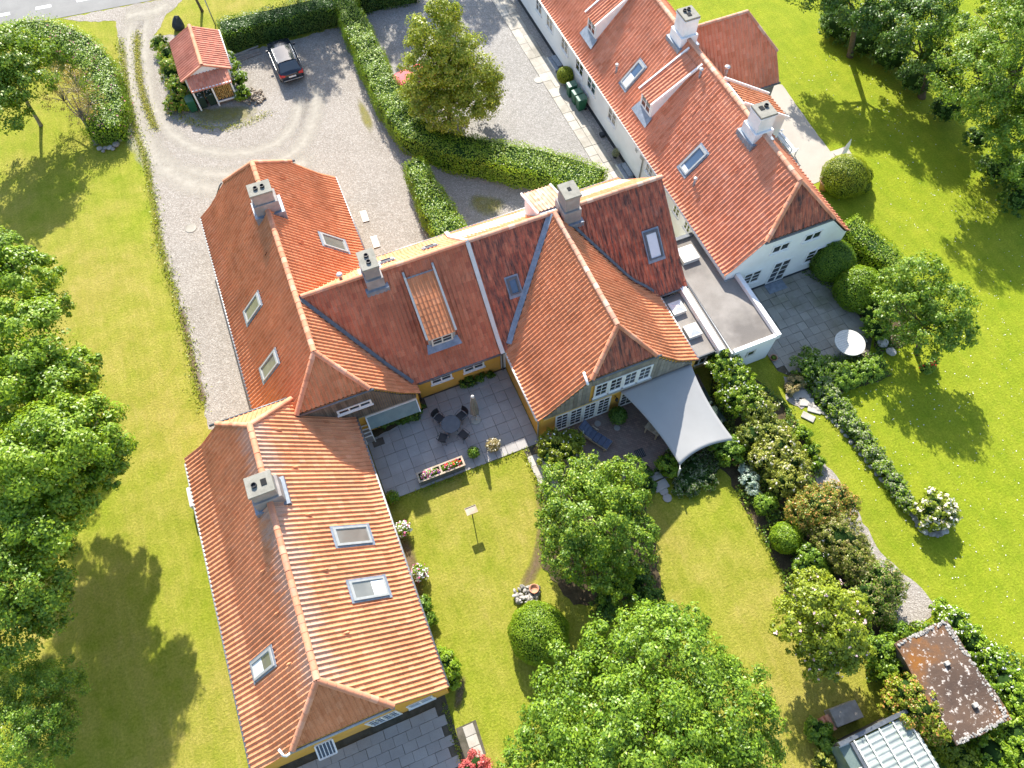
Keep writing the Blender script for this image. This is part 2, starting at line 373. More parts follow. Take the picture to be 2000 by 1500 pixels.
MAT['leaf_yellow'] = leafmat('leaf_yellow', (0.12, 0.16, 0.012), (0.27, 0.31, 0.03), (0.50, 0.48, 0.10))
MAT['leaf_rust'] = leafmat('leaf_rust', (0.175, 0.150, 0.026), (0.420, 0.240, 0.058), (0.735, 0.330, 0.117))
MAT['leaf_grey'] = leafmat('leaf_grey', (0.105, 0.128, 0.065), (0.210, 0.232, 0.130), (0.420, 0.435, 0.273))
MAT['leaf_blue'] = leafmat('leaf_blue', (0.088, 0.150, 0.111), (0.228, 0.330, 0.260), (0.560, 0.630, 0.546))
MAT['leaf_red'] = leafmat('leaf_red', (0.280, 0.045, 0.039), (0.525, 0.105, 0.104), (0.735, 0.210, 0.182))
MAT['leaf_twig'] = leafmat('leaf_twig', (0.158, 0.128, 0.046), (0.298, 0.240, 0.091), (0.473, 0.390, 0.156))
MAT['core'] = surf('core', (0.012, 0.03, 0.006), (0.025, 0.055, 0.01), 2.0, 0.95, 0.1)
def petal(name, c1, c2): return surf(name, c1, c2, 9.0, 0.6, 0.2, isl=0.1)
MAT['petal_white'] = petal('petal_white', (0.70, 0.68, 0.60), (0.80, 0.78, 0.72))
MAT['petal_cream'] = petal('petal_cream', (0.72, 0.62, 0.42), (0.80, 0.74, 0.58))
MAT['petal_pink'] = petal('petal_pink', (0.62, 0.10, 0.26), (0.75, 0.24, 0.40))
MAT['petal_pale'] = petal('petal_pale', (0.70, 0.42, 0.42), (0.78, 0.58, 0.56))
MAT['petal_red'] = petal('petal_red', (0.60, 0.02, 0.02), (0.72, 0.05, 0.04))
MAT['petal_violet'] = petal('petal_violet', (0.28, 0.08, 0.40), (0.40, 0.16, 0.50))
# things
MAT['terracotta'] = surf('terracotta', (0.42, 0.19, 0.11), (0.52, 0.27, 0.17), 5.0, 0.85, 0.2, 0.2, 40.0)
MAT['bin_green'] = surf('bin_green', (0.012, 0.085, 0.04), (0.02, 0.11, 0.055), 5.0, 0.45, 0.4)
MAT['bin_dark'] = surf('bin_dark', (0.012, 0.03, 0.022), (0.02, 0.042, 0.03), 5.0, 0.45, 0.4)
MAT['bin_lid'] = surf('bin_lid', (0.05, 0.13, 0.09), (0.08, 0.18, 0.12), 4.0, 0.22, 0.6)
MAT['black'] = surf('black', (0.012, 0.012, 0.014), (0.022, 0.022, 0.024), 5.0, 0.5, 0.4)
MAT['rubber'] = surf('rubber', (0.014, 0.014, 0.014), (0.025, 0.025, 0.025), 5.0, 0.8, 0.3)
MAT['table_dark'] = surf('table_dark', (0.045, 0.06, 0.075), (0.07, 0.085, 0.10), 5.0, 0.4, 0.5)
MAT['cushion_blue'] = surf('cushion_blue', (0.085, 0.10, 0.155), (0.12, 0.14, 0.20), 6.0, 0.9, 0.1, 0.2, 80.0)
MAT['teak'] = surf('teak', (0.34, 0.27, 0.19), (0.46, 0.38, 0.28), 4.0, 0.8, 0.2, 0.25, 40.0, isl=0.15)
MAT['old_timber'] = surf('old_timber', (0.24, 0.21, 0.18), (0.36, 0.325, 0.28), 3.0, 0.9, 0.15, 0.4, 30.0, isl=0.25)
MAT['log_end'] = surf('log_end', (0.36, 0.22, 0.07), (0.52, 0.34, 0.12), 5.0, 0.9, 0.15, isl=0.3)
MAT['log_grey'] = surf('log_grey', (0.25, 0.20, 0.15), (0.42, 0.36, 0.28), 5.0, 0.9, 0.15, isl=0.35)
MAT['canvas'] = surf('canvas', (0.33, 0.325, 0.31), (0.355, 0.35, 0.335), 0.8, 0.9, 0.1)
MAT['canvas_grey'] = surf('canvas_grey', (0.19, 0.18, 0.16), (0.27, 0.255, 0.23), 4.0, 0.9, 0.1)
MAT['steel'] = surf('steel', (0.45, 0.45, 0.44), (0.55, 0.55, 0.54), 5.0, 0.35, 0.5, metal=0.6)
MAT['car_black'] = surf('car_black', (0.010, 0.013, 0.022), (0.012, 0.016, 0.026), 1.0, 0.18, 0.7)
MAT['car_red'] = surf('car_red', (0.50, 0.012, 0.03), (0.54, 0.016, 0.035), 1.0, 0.55, 0.2)
MAT['car_glass'] = glassmat('car_glass', (0.05, 0.06, 0.065), 0.05)
MAT['lamp_red'] = surf('lamp_red', (0.55, 0.02, 0.02), (0.62, 0.03, 0.03), 3.0, 0.2, 0.6)
MAT['lamp_clear'] = surf('lamp_clear', (0.60, 0.62, 0.64), (0.66, 0.68, 0.70), 3.0, 0.15, 0.7)
def rustmat():
    t = NT('lichen_roof')
    c = t.ramp(t.noise(0.55, 5.0, 0.6), [(0.3, (0.075, 0.052, 0.04)), (0.52, (0.115, 0.075, 0.052)), (0.72, (0.25, 0.10, 0.02))])
    c = t.mix(t.ramp(t.noise(4.5, 5.0, 0.7), [(0.565, 0.0), (0.63, 0.95)]), c, (0.50, 0.44, 0.38))
    c = t.mix(t.ramp(t.noise(1.2, 6.0, 0.7), [(0.62, 0.0), (0.72, 0.55)]), c, (0.42, 0.38, 0.33))
    t.col(c); t.rough(0.95, 0.1); t.bump(t.noise(12.0, 5.0), 0.6, 0.03)
    return t.m
MAT['lichen_roof'] = rustmat()
def polymat():
    t = NT('polycarbonate'); t.col(t.ramp(t.noise(1.5), [(0.35, (0.50, 0.56, 0.52)), (0.65, (0.66, 0.72, 0.68))])); t.rough(0.15, 0.6)
    t.put(t.p.inputs['Alpha'], 0.5); return t.m
MAT['polycarbonate'] = polymat()
def canopymat():
    t = NT('canopy_glass'); t.col(t.ramp(t.noise(1.5), [(0.35, (0.15, 0.20, 0.18)), (0.65, (0.21, 0.27, 0.24))])); t.rough(0.12, 0.6); t.put(t.p.inputs['Alpha'], 0.85); return t.m
MAT['canopy_glass'] = canopymat()
# ------------------------------------------------------------------ ground
def resample(poly, step, jit, seed, closed=True):
    rg = random.Random(seed); out = []
    n = len(poly)
    for i in range(n if closed else n-1):
        a, b = poly[i], poly[(i+1) % n]
        L = math.hypot(b[0]-a[0], b[1]-a[1]); k = max(1, int(L/step))
        nx, ny = -(b[1]-a[1])/max(L, 1e-6), (b[0]-a[0])/max(L, 1e-6)
        for j in range(k):
            t = j/k; d = rg.uniform(-jit, jit) if j else rg.uniform(-jit, jit)*0.4
            out.append((a[0]+(b[0]-a[0])*t+nx*d, a[1]+(b[1]-a[1])*t+ny*d))
    if not closed: out.append(poly[-1])
    return out
def smooth(poly, it=2, closed=True):
    for _ in range(it):
        q = []; n = len(poly)
        for i in range(n if closed else n-1):
            a, b = poly[i], poly[(i+1) % n]
            q += [(a[0]*.75+b[0]*.25, a[1]*.75+b[1]*.25), (a[0]*.25+b[0]*.75, a[1]*.25+b[1]*.75)]
        poly = q if closed else [poly[0]]+q+[poly[-1]]
    return poly
_zc = [0]
def sheet(name, poly, z, mat, jit=0.0, step=0.3, seed=1, sm=0):
    _zc[0] += 1; z += .0004*_zc[0]
    if sm: poly = smooth(poly, sm)
    if jit: poly = resample(poly, step, jit, seed)
    o = link_mesh(name, [(p[0], p[1], z) for p in poly], [tuple(range(len(poly)))], mat)
    if o.data.polygons[0].normal.z < 0: o.data.flip_normals()
    o['kind'] = 'structure'; return o
def ribbon(name, pts, width, z, mat, sm=2):
    """ground stain along a line; attribute a falls to 0 at both rims and ends"""
    pts = smooth(pts, sm, closed=False); n = len(pts); vs, fs, at = [], [], []
    prof = [(-1, 0.0), (-0.6, 0.6), (0, 1.0), (0.6, 0.6), (1, 0.0)]
    for i, p in enumerate(pts):
        a, b = pts[max(i-1, 0)], pts[min(i+1, n-1)]; L = math.hypot(b[0]-a[0], b[1]-a[1]) or 1
        nx, ny = -(b[1]-a[1])/L, (b[0]-a[0])/L
        wd = width if not hasattr(width, '__len__') else width[0]+(width[1]-width[0])*i/(n-1)
        e = min(1.0, min(i, n-1-i)/max(1.0, n*0.12))
        for k, al in prof:
            vs.append((p[0]+nx*k*wd/2, p[1]+ny*k*wd/2, z)); at.append(al*e)
    for i in range(n-1):
        for k in range(4):
            a = i*5+k; fs.append((a, a+1, a+6, a+5))
    o = link_mesh(name, vs, fs, mat); att = o.data.attributes.new('a', 'FLOAT', 'POINT'); att.data.foreach_set('value', at)
    if o.data.polygons[0].normal.z < 0: o.data.flip_normals()
    o['kind'] = 'structure'; return o
def patch(name, poly, z, mat, inset=0.45):
    poly = smooth(poly, 2); n = len(poly); cx = sum(p[0] for p in poly)/n; cy = sum(p[1] for p in poly)/n
    vs = [(p[0], p[1], z) for p in poly]+[(cx+(p[0]-cx)*inset, cy+(p[1]-cy)*inset, z) for p in poly]+[(cx, cy, z)]
    fs = [(i, (i+1) % n, n+(i+1) % n, n+i) for i in range(n)]+[(n+i, n+(i+1) % n, 2*n) for i in range(n)]
    o = link_mesh(name, vs, fs, mat); att = o.data.attributes.new('a', 'FLOAT', 'POINT'); att.data.foreach_set('value', [0.0]*n+[0.9]*n+[1.0])
    if o.data.polygons[0].normal.z < 0: o.data.flip_normals()
    o['kind'] = 'structure'; return o
px = lambda pts, z=0.0: [P2(a, b, z) for a, b in pts]

sheet('lawn', [(-300, -300), (300, -300), (300, 300), (-300, 300)], 0.0, MAT['lawn'])

# road at the top of the picture
rd = lambda x, off: (x, 59.75-0.105*(x+9.0)+off)
sheet('road', [rd(-150, 0), rd(150, 0), rd(150, 7.6), rd(-150, 7.6)], 0.016, MAT['asphalt'])
for k in range(-8, 6):
    x = -15.0+k*3.05
    MB().add([(rd(x, 1.55)[0], rd(x, 1.55)[1], .021), (rd(x+1.15, 1.55)[0], rd(x+1.15, 1.55)[1], .021), (rd(x+1.15, 1.9)[0], rd(x+1.15, 1.9)[1], .021), (rd(x, 1.9)[0], rd(x, 1.9)[1], .021)], [(0, 1, 2, 3)]).build('road_marking', MAT['road_paint'])
for o in [o for o in bpy.data.objects if o.name.startswith('road_marking')]:
    attach(o, bpy.data.objects['road'])

drive = px([(120, 38), (232, 14), (310, 0), (365, -10), (345, 12), (325, 27), (315, 53), (300, 69)])
drive += [P2(430, 66), (-2.4, 50.9), (2, 50.6), (6.5, 50.7), (7.2, 50.5), (7.0, 45), (7.0, 40), (7.4, 36.6), (9.6, 34.2), (12.6, 32.1), (16.5, 28.4), (17.0, 26.6), (1.0, 26.6), (-2, 24), (-6.0, 19.2)]
drive += px([(408, 838), (400, 800), (395, 773), (381, 733), (373, 680), (355, 621), (339, 560), (320, 512), (307, 453), (304, 400), (293, 355), (283, 301), (269, 261), (252, 213), (245, 171), (240, 120), (232, 75), (226, 42), (170, 42)])
sheet('gravel_driveway', drive, 0.008, MAT['gravel'], 0.10, 0.28, 5)
sheet('gravel_courtyard', [(7.2, 50.5), (7.0, 45), (7.0, 40), (7.4, 36.6), (9.6, 34.2), (12.6, 32.1), (16.5, 28.4), (17.0, 26.8), (19.7, 26.8), (19.7, 58.6), (13, 58.6), (11, 54.5), (7.5, 51.5)], 0.008, MAT['gravel_grey'])

# wheel tracks worn pale in the gravel
ribbon('wheel_track', px([(262, 10), (252, 60), (252, 120), (262, 200), (290, 280), (340, 330), (420, 345), (520, 330), (590, 290), (615, 230), (618, 180), (610, 150)]), (2.0, 1.8), 0.013, MAT['track'])
ribbon('wheel_track', px([(300, 8), (282, 60), (283, 120), (296, 200), (330, 262), (400, 300), (500, 300), (565, 265), (585, 215), (590, 170)]), (1.6, 1.6), 0.013, MAT['track'])
ribbon('wheel_track', px([(255, 200), (280, 290), (345, 355), (430, 375), (540, 345), (620, 300)]), (2.6, 2.2), 0.0135, MAT['track'])
ribbon('wheel_track', px([(240, 30), (300, 25), (330, 5)]), 2.4, 0.0132, MAT['track'])
ribbon('grass_strip', px([(268, 62), (268, 120), (276, 175), (292, 225), (305, 255)]), 0.75, 0.017, MAT['verge'])
patch('grass_patch', px([(335, 195), (360, 245), (430, 252), (500, 245), (535, 215), (500, 200), (430, 205), (380, 212)]), 0.018, MAT['verge'])
patch('grass_patch', px([(690, 175), (715, 200), (740, 255), (725, 275), (700, 235)]), 0.0185, MAT['verge'])
patch('moss_patch', px([(905, 370), (980, 380), (1010, 400), (960, 440), (900, 410)]), 0.0187, MAT['verge'])
ribbon('bare_earth', px([(352, 600), (366, 660), (382, 730), (400, 790)]), 0.55, 0.0185, MAT['dirt'])
ribbon('grass_verge', px([(236, 60), (243, 130), (250, 200), (268, 265), (285, 315), (300, 400), (312, 470), (335, 560), (352, 615)]), 0.7, 0.0182, MAT['verge'])
ribbon('bare_earth', px([(1052, 940), (1062, 1000), (1058, 1060), (1045, 1110), (1020, 1150)]), .8, 0.012, MAT['dirt'])
patch('bare_earth', px([(890, 1330), (915, 1300), (905, 1390), (880, 1400)]), 0.012, MAT['dirt'])
patch('bare_earth', px([(765, 1000), (800, 1030), (840, 1150), (830, 1240), (800, 1180), (775, 1060)]), 0.012, MAT['dirt'])

# paving: a bed with the slabs as pieces on it
def slab_mesh(name, w, l, h=0.035, bev=0.008):
    b = MB().b2(-w/2, w/2, -l/2, l/2, 0, h); o = b.build(name, None); me = o.data
    bm = bmesh.new(); bm.from_mesh(me); es = [e for e in bm.edges if all(v.co.z > h/2 for v in e.verts)]
    bmesh.ops.bevel(bm, geom=es, offset=bev, segments=1, affect='EDGES'); bm.to_mesh(me); bm.free()
    bpy.data.objects.remove(o); return me
def inside(p, poly):
    c = False; j = len(poly)-1
    for i in range(len(poly)):
        a, b = poly[i], poly[j]
        if (a[1] > p[1]) != (b[1] > p[1]) and p[0] < (b[0]-a[0])*(p[1]-a[1])/(b[1]-a[1])+a[0]: c = not c
        j = i
    return c
def paving(name, poly, sx, sy, mat, z=0.012, bond=0.0, seed=3, bed='joint', x0=None, y0=None, jit=0.006, hole=None):
    base = sheet(name, poly, z, MAT[bed]); rg = random.Random(seed)
    me = slab_mesh('slab', sx-0.012, sy-0.012); me.materials.append(mat)
    xs = [p[0] for p in poly]; ys = [p[1] for p in poly]
    X0 = min(xs) if x0 is None else x0; Y0 = min(ys) if y0 is None else y0
    for j in range(int((max(ys)-Y0)/sy)+1):
        for i in range(-1, int((max(xs)-X0)/sx)+1):
            cx, cy = X0+sx*(i+.5+(bond if j % 2 else 0)), Y0+sy*(j+.5)
            if not all(inside((cx+u*sx*.46, cy+v*sy*.46), poly) for u in (-1, 1) for v in (-1, 1)): continue
            if hole and hole(cx, cy): continue
            o = bpy.data.objects.new('slab', me); COL.objects.link(o)
            o.location = (cx+rg.uniform(-jit, jit), cy+rg.uniform(-jit, jit), z+0.002+rg.uniform(-.004, .006)); o.rotation_euler = (rg.uniform(-.006, .006), rg.uniform(-.006, .006), rg.uniform(-.008, .008))
            attach(o, base)
    return base
patio = paving('courtyard_patio', [(-1.9, 13.72), (6.64, 13.72), (6.64, 18.72), (1.4, 18.72), (1.4, 18.2), (-1.9, 18.2)], 0.61, 0.61, MAT['slab'], 0.012, seed=2)
paving('garden_path', [(5.66, 9.6), (6.66, 9.6), (6.66, 13.70), (5.66, 13.70)], 0.5, 0.6, MAT['slab_pale'], 0.012, seed=4, jit=.012)
paving('rear_terrace', [(-10.0, -3.4), (-2.55, -3.4), (-2.3, 3.98), (-10.0, 3.98)], 0.62, 0.44, MAT['slab'], 0.012, bond=.5, seed=6)
paving('terrace_strip', [(-2.52, 1.0), (-1.42, 1.0), (-1.36, 2.45), (-2.3, 2.45)], 0.5, 0.46, MAT['slab_pale'], 0.013, seed=7, jit=.012)
paving('neighbour_patio', [(20.6, 12.6), (21.6, 11.4), (25.6, 11.2), (26.9, 12.6), (27.1, 17.95), (20.6, 17.95)], 0.52, 0.52, MAT['slab_moss'], 0.012, seed=8, jit=.012)
paving('stone_kerb_path', [(17.75, 27.0), (19.0, 27.0), (19.0, 52.0), (17.75, 52.0)], 0.62, 0.86, MAT['slab_pale'], 0.014, seed=9, jit=.015, bond=.0)
sheet('house_gravel_strip', [(19.02, 27.0), (19.6, 27.0), (19.6, 52.0), (19.02, 52.0)], 0.013, MAT['gravel_grey'])
sheet('brick_patio', px([(1060, 850)])+[(6.7, 14.15), (16.4, 14.15), (16.2, 10.6), (13.6, 9.6), (12.2, 9.3), (11.2, 9.5), (8.5, 10.6), (6.8, 11.8)], 0.012, MAT['brick_paving'])
sheet('pale_terrace', [(27.6, 33.3), (31.2, 33.3), (33.1, 32.2), (32.75, 28.0), (32.62, 25.5), (33.9, 25.5), (33.7, 24.4), (32.6, 24.3), (31.4, 23.6), (27.6, 23.4)], 0.012, MAT['terrace_pale'], 0.03, 0.5, 3)
sheet('flower_bed', px([(1395, 700), (1440, 720), (1500, 760), (1545, 800), (1590, 900), (1650, 1000), (1700, 1080), (1760, 1180), (1740, 1250), (1640, 1300), (1545, 1190), (1515, 1100), (1470, 1020), (1440, 960), (1400, 900), (1370, 830)]), 0.012, MAT['soil'], 0.12, 0.35, 4)
sheet('flower_bed', px([(1580, 700), (1720, 690), (1740, 735), (1640, 770), (1640, 800), (1720, 880), (1790, 980), (1770, 985), (1690, 890), (1600, 800), (1560, 750)]), 0.012, MAT['soil'], 0.06, 0.3, 5)
sheet('flower_bed', [(25.4, 17.9), (30.2, 18.6), (31.0, 14.0), (28.6, 11.2), (26.2, 11.3), (26.9, 12.7), (27.1, 15.0), (26.6, 15.4)], 0.015, MAT['soil'], 0.12, 0.3, 6)
sheet('flower_bed', px([(1055, 1100), (1120, 1180), (1290, 1170), (1280, 1050), (1250, 960), (1130, 960), (1060, 1010)]), 0.0125, MAT['soil'], 0.12, 0.3, 7)
sheet('flower_bed', px([(1270, 930), (1310, 930), (1395, 930), (1420, 890), (1380, 850), (1300, 880)]), 0.0155, MAT['soil'], 0.1, 0.3, 8)
sheet('flower_bed', [(-1.9, 17.35), (1.35, 17.75), (1.35, 18.15), (-1.9, 18.15)], 0.05, MAT['soil'], 0.03, .3, 9)
sheet('gravel_path', px([(1590, 880), (1640, 940), (1680, 1010), (1720, 1080), (1830, 1180), (1800, 1225), (1740, 1215), (1690, 1120), (1640, 1010), (1590, 930)]), 0.017, MAT['gravel'], 0.08, 0.3, 10)
sheet('gravel_path', px([(1530, 735), (1560, 745), (1590, 775), (1565, 800), (1535, 780)]), 0.018, MAT['gravel'], 0.05, 0.2, 11)
# ------------------------------------------------------------------ tiled roofs
TW, TL = 0.22, 0.33
_prof = [(0, .006), (.09, .042), (.20, .068), (.31, .042), (.40, .006), (.58, 0.0), (.80, .0), (1.0, .008)]
def _tile():
    n = len(_prof); v, f = [], []
    for x, h in _prof: v.append((x*TW, 0.0, h-.004))            # front lip, lower edge
    for x, h in _prof: v.append((x*TW, 0.0, h+.012))            # front, top of the lip
    for x, h in _prof: v.append((x*TW, 0.0, h+.012))            # front, start of the upper face
    for x, h in _prof: v.append((x*TW*.985, TL+.05, h))         # tail under the next course
    for i in range(n-1): f += [(i, i+1, n+i+1, n+i), (2*n+i, 2*n+i+1, 3*n+i+1, 3*n+i)]
    return np.array(v), f
TILE_V, TILE_F = _tile()
TILE_ME = {}
def tile_mesh(mat):
    if mat.name not in TILE_ME:
        me = bpy.data.meshes.new('tile'); me.from_pydata([tuple(v) for v in TILE_V], [], TILE_F); me.materials.append(mat)
        me.polygons.foreach_set('use_smooth', [True]*len(me.polygons)); TILE_ME[mat.name] = me
    return TILE_ME[mat.name]
def np_mesh(name, V, F, mat, smooth=False):
    """V (n,3), F (m,4)"""
    V = np.ascontiguousarray(V, dtype=np.float32); F = np.ascontiguousarray(F, dtype=np.int32)
    me = bpy.data.meshes.new(name); m, k = F.shape
    me.vertices.add(len(V)); me.vertices.foreach_set('co', V.ravel())
    me.loops.add(m*k); me.loops.foreach_set('vertex_index', F.ravel())
    me.polygons.add(m); me.polygons.foreach_set('loop_start', np.arange(0, m*k, k, dtype=np.int32)); me.polygons.foreach_set('loop_total', np.full(m, k, dtype=np.int32))
    if smooth: me.polygons.foreach_set('use_smooth', np.ones(m, dtype=bool))
    me.update(calc_edges=True); me.materials.append(mat); return me
def hp(p, q, ins):
    """half-plane through p,q (plan) that keeps the side of ins"""
    nx, ny = q[1]-p[1], -(q[0]-p[0]); L = math.hypot(nx, ny); nx /= L; ny /= L; c = nx*p[0]+ny*p[1]
    return (nx, ny, c) if nx*ins[0]+ny*ins[1] <= c else (-nx, -ny, -c)
class Slope:
    def __init__(s, e0, ad, bd, la, prof, clips, mat, tw=TW):
        s.e0 = np.array(e0, float); s.ad = np.array(ad, float); s.bd = np.array(bd, float); s.la = la; s.prof = prof; s.clips = clips; s.mat = mat; s.tw = tw; s.sky = []
        s.cum = [0.0]
        for (b0, z0), (b1, z1) in zip(prof, prof[1:]): s.cum.append(s.cum[-1]+math.hypot(b1-b0, z1-z0))
    def pt(s, d):
        for k in range(len(s.cum)-1):
            if d <= s.cum[k+1] or k == len(s.cum)-2:
                t = (d-s.cum[k])/(s.cum[k+1]-s.cum[k]); (b0, z0), (b1, z1) = s.prof[k], s.prof[k+1]
                return b0+(b1-b0)*t, z0+(z1-z0)*t
    def zb(s, b):
        return float(np.interp(b, [p[0] for p in s.prof], [p[1] for p in s.prof]))
    def w3(s, a, b, z):
        p = s.e0+s.ad*a+s.bd*b; return np.array([p[0], p[1], z])
    def frame(s, a, b):
        """matrix at eave-distance a and run b: x along eave, y up the slope, z outwards"""
        e = 0.02; z = s.zb(b); t = np.array([*(s.bd*2*e), s.zb(b+e)-s.zb(b-e)]); t /= np.linalg.norm(t); x = np.array([*s.ad, 0.0]); n = np.cross(x, t)
        M = Matrix((Vector(x), Vector(t), Vector(n))).transposed().to_4x4(); M.translation = Vector(s.w3(a, b, z)); return M
SURF = {}       # height functions of the roofs, to drop tiles that lie inside another roof
def slope_tiles(s, own):
    full, cut = [], []
    nc = max(1, round(s.la/s.tw)); wa = s.la/nc; tot = s.cum[-1]; nr = max(1, round((tot+.04)/TL)); tl = (tot+.04)/nr
    rg = random.Random(int(abs(s.e0[0]*131+s.e0[1]*17+tot*7)))
    others = [f for k, f in SURF.items() if k != own]
    for j in range(nr):
        s0 = -.04+j*tl; b0, z0 = s.pt(s0); b1, z1 = s.pt(s0+tl+.05)
        t = np.array([*(s.bd*(b1-b0)), z1-z0]); t /= np.linalg.norm(t); x = np.array([*s.ad, 0.0]); n = np.cross(x, t)
        for i in range(nc):
            a0, a1 = i*wa, (i+1)*wa
            cs = [s.e0+s.ad*a+s.bd*b for a in (a0, a1) for b in (b0, b1)]
            st = 0
            for cx, cy, cc in s.clips:
                d = [cx*c[0]+cy*c[1]-cc for c in cs]
                if min(d) > 0: st = 2; break
                if max(d) > 0: st = 1
            if st == 2: continue
            am, bm2 = (a0+a1)/2, (b0+b1)/2
            if any(abs(am-q[0]) < q[3]/2-.02 and q[1]+.02 < bm2 < q[2]-.02 for q in s.sky): continue
            mid = s.e0+s.ad*(a0+a1)/2+s.bd*(b0+b1)/2; zm = (z0+z1)/2
            if any(f(*c) > zm+.35 for f in others for c in (mid,)) and all(any(f(*c) > min(z0, z1)+.2 for f in others) for c in cs): continue
            M = np.eye(4); M[:3, 0] = x*(wa/TW); M[:3, 1] = t*(tl/TL); M[:3, 2] = n*rg.uniform(.96, 1.04); M[:3, 3] = s.w3(a0, b0, z0)+n*rg.uniform(-.002, .003)
            yaw = rg.uniform(-.006, .006); M[:3, 0] += t*yaw
            (full if st == 0 else cut).append(M)
    return full, cut
def tf(M, V): return V @ M[:3, :3].T + M[:3, 3]
def cut_geo(slope, mats):
    if not mats: return None
    bm = bmesh.new()
    for M in mats:
        vs = [bm.verts.new(p) for p in tf(M, TILE_V)]
        for f in TILE_F: bm.faces.new([vs[i] for i in f])
    for cx, cy, cc in slope.clips:
        bmesh.ops.bisect_plane(bm, geom=bm.verts[:]+bm.edges[:]+bm.faces[:], plane_co=(cx*cc, cy*cc, 0), plane_no=(cx, cy, 0), clear_outer=True)
    return bm
def roof_part(house, slopes, own, budget):
    """roof deck as the part; tiles as its pieces (the ones that show largest singly, the rest joined)"""
    dk = bmesh.new()
    for s in slopes:
        ps = []
        for b, z in s.prof:
            ps.append([dk.verts.new(s.w3(a, b, z-.035)) for a in (0, s.la)])
        fs = [dk.faces.new((ps[i][0], ps[i][1], ps[i+1][1], ps[i+1][0])) for i in range(len(ps)-1)]
        vs = set(v for f in fs for v in f.verts); es = set(e for f in fs for e in f.edges)
        for cx, cy, cc in s.clips:
            fs = [f for f in fs if f.is_valid]; vs = set(v for f in fs for v in f.verts); es = set(e for f in fs for e in f.edges)
            r = bmesh.ops.bisect_plane(dk, geom=list(vs)+list(es)+fs, plane_co=(cx*cc, cy*cc, 0), plane_no=(cx, cy, 0), clear_outer=True)
            fs = list(set([g for g in r['geom'] if isinstance(g, bmesh.types.BMFace) and g.is_valid]))
    me = bpy.data.meshes.new('roof'); dk.to_mesh(me); dk.free()
    roof = link_data('roof', me, MAT['deck'], house)
    cand = []; bymat = {}
    for s in slopes:
        full, cut = slope_tiles(s, own)
        b = bymat.setdefault(s.mat.name, ([], [], s.mat)); b[1].append((s, cut))
        for M in full:
            d = CAMPOS-M[:3, 3]; L = np.linalg.norm(d); f = float(d @ M[:3, 2])/L
            cand.append((L/max(f, .05) if f > .1 else 1e9, M, s.mat))
    cand.sort(key=lambda c: c[0])
    for k, (d, M, mat) in enumerate(cand):
        if k < budget and d < 1e8:
            o = bpy.data.objects.new('tile', tile_mesh(mat)); COL.objects.link(o); o.matrix_basis = Matrix(M.tolist()); attach(o, roof)
        else: bymat[mat.name][0].append(M)
    for name, (ms, cuts, mat) in bymat.items():
        Vs, Fs, off = [], [], 0; TF = np.array(TILE_F)
        for M in ms: Vs.append(tf(M, TILE_V)); Fs.append(TF+off); off += len(TILE_V)
        big = bmesh.new()
        if Vs:
            base = np_mesh('roof_tiles', np.vstack(Vs), np.vstack(Fs), mat, True); big.from_mesh(base); bpy.data.meshes.remove(base)
        for s, c in cuts:
            g = cut_geo(s, c)
            if g is None: continue
            tmp = bpy.data.meshes.new('x'); g.to_mesh(tmp); g.free(); big.from_mesh(tmp); bpy.data.meshes.remove(tmp)
        for f in big.faces: f.smooth = True
        mm = bpy.data.meshes.new('roof_tiles'); big.to_mesh(mm); big.free()
        o = link_data('roof_tiles', mm, mat, roof); o['kind'] = 'stuff'
    return roof
def _ridge_mesh():
    b = MB(); n = 9; L = .42
    for k in range(n):
        t = math.pi*(k/(n-1)); b.v.append((math.cos(t)*.140, 0, math.sin(t)*.118+.004))
    for k in range(n):
        t = math.pi*(k/(n-1)); b.v.append((math.cos(t)*.130, L, math.sin(t)*.110))
    for q in (.138, .112):
        for k in range(n):
            t = math.pi*(k/(n-1)); b.v.append((math.cos(t)*q, 0, math.sin(t)*q*.85))
    for k in range(n-1): b.f += [(k, k+1, n+k+1, n+k), (2*n+k, 3*n+k, 3*n+k+1, 2*n+k+1)]
    return b
_RM = _ridge_mesh(); RIDGE_ME = {}
def ridge_line(roof, p, q, mat, lift=.02, scale=1.0):
    if mat.name not in RIDGE_ME:
        me = bpy.data.meshes.new('ridge_tile'); me.from_pydata(_RM.v, [], _RM.f); me.materials.append(mat)
        me.polygons.foreach_set('use_smooth', [True]*len(me.polygons)); RIDGE_ME[mat.name] = me
    p, q = Vector([float(i) for i in p]), Vector([float(i) for i in q]); d = q-p; L = d.length; d.normalize()
    x = d.cross(Vector((0, 0, 1))).normalized(); z = x.cross(d); n = max(1, round(L/.37)); st = L/n; rg = random.Random(int(L*1000))
    for k in range(n):
        o = bpy.data.objects.new('ridge_tile', RIDGE_ME[mat.name]); COL.objects.link(o)
        M = Matrix((x*scale, d*(st/.37), z*scale)).transposed().to_4x4(); M.translation = p+d*(st*k)+z*(lift+rg.uniform(-.006, .008))
        o.matrix_basis = M @ Matrix.Rotation(rg.uniform(-.02, .02), 4, 'Z'); attach(o, roof)
KA = math.tan(R(31))
def prof3(run, ze, zr, k=1.0, ka=KA): return [(0, ze), (k, ze+k*ka), (run, zr)]
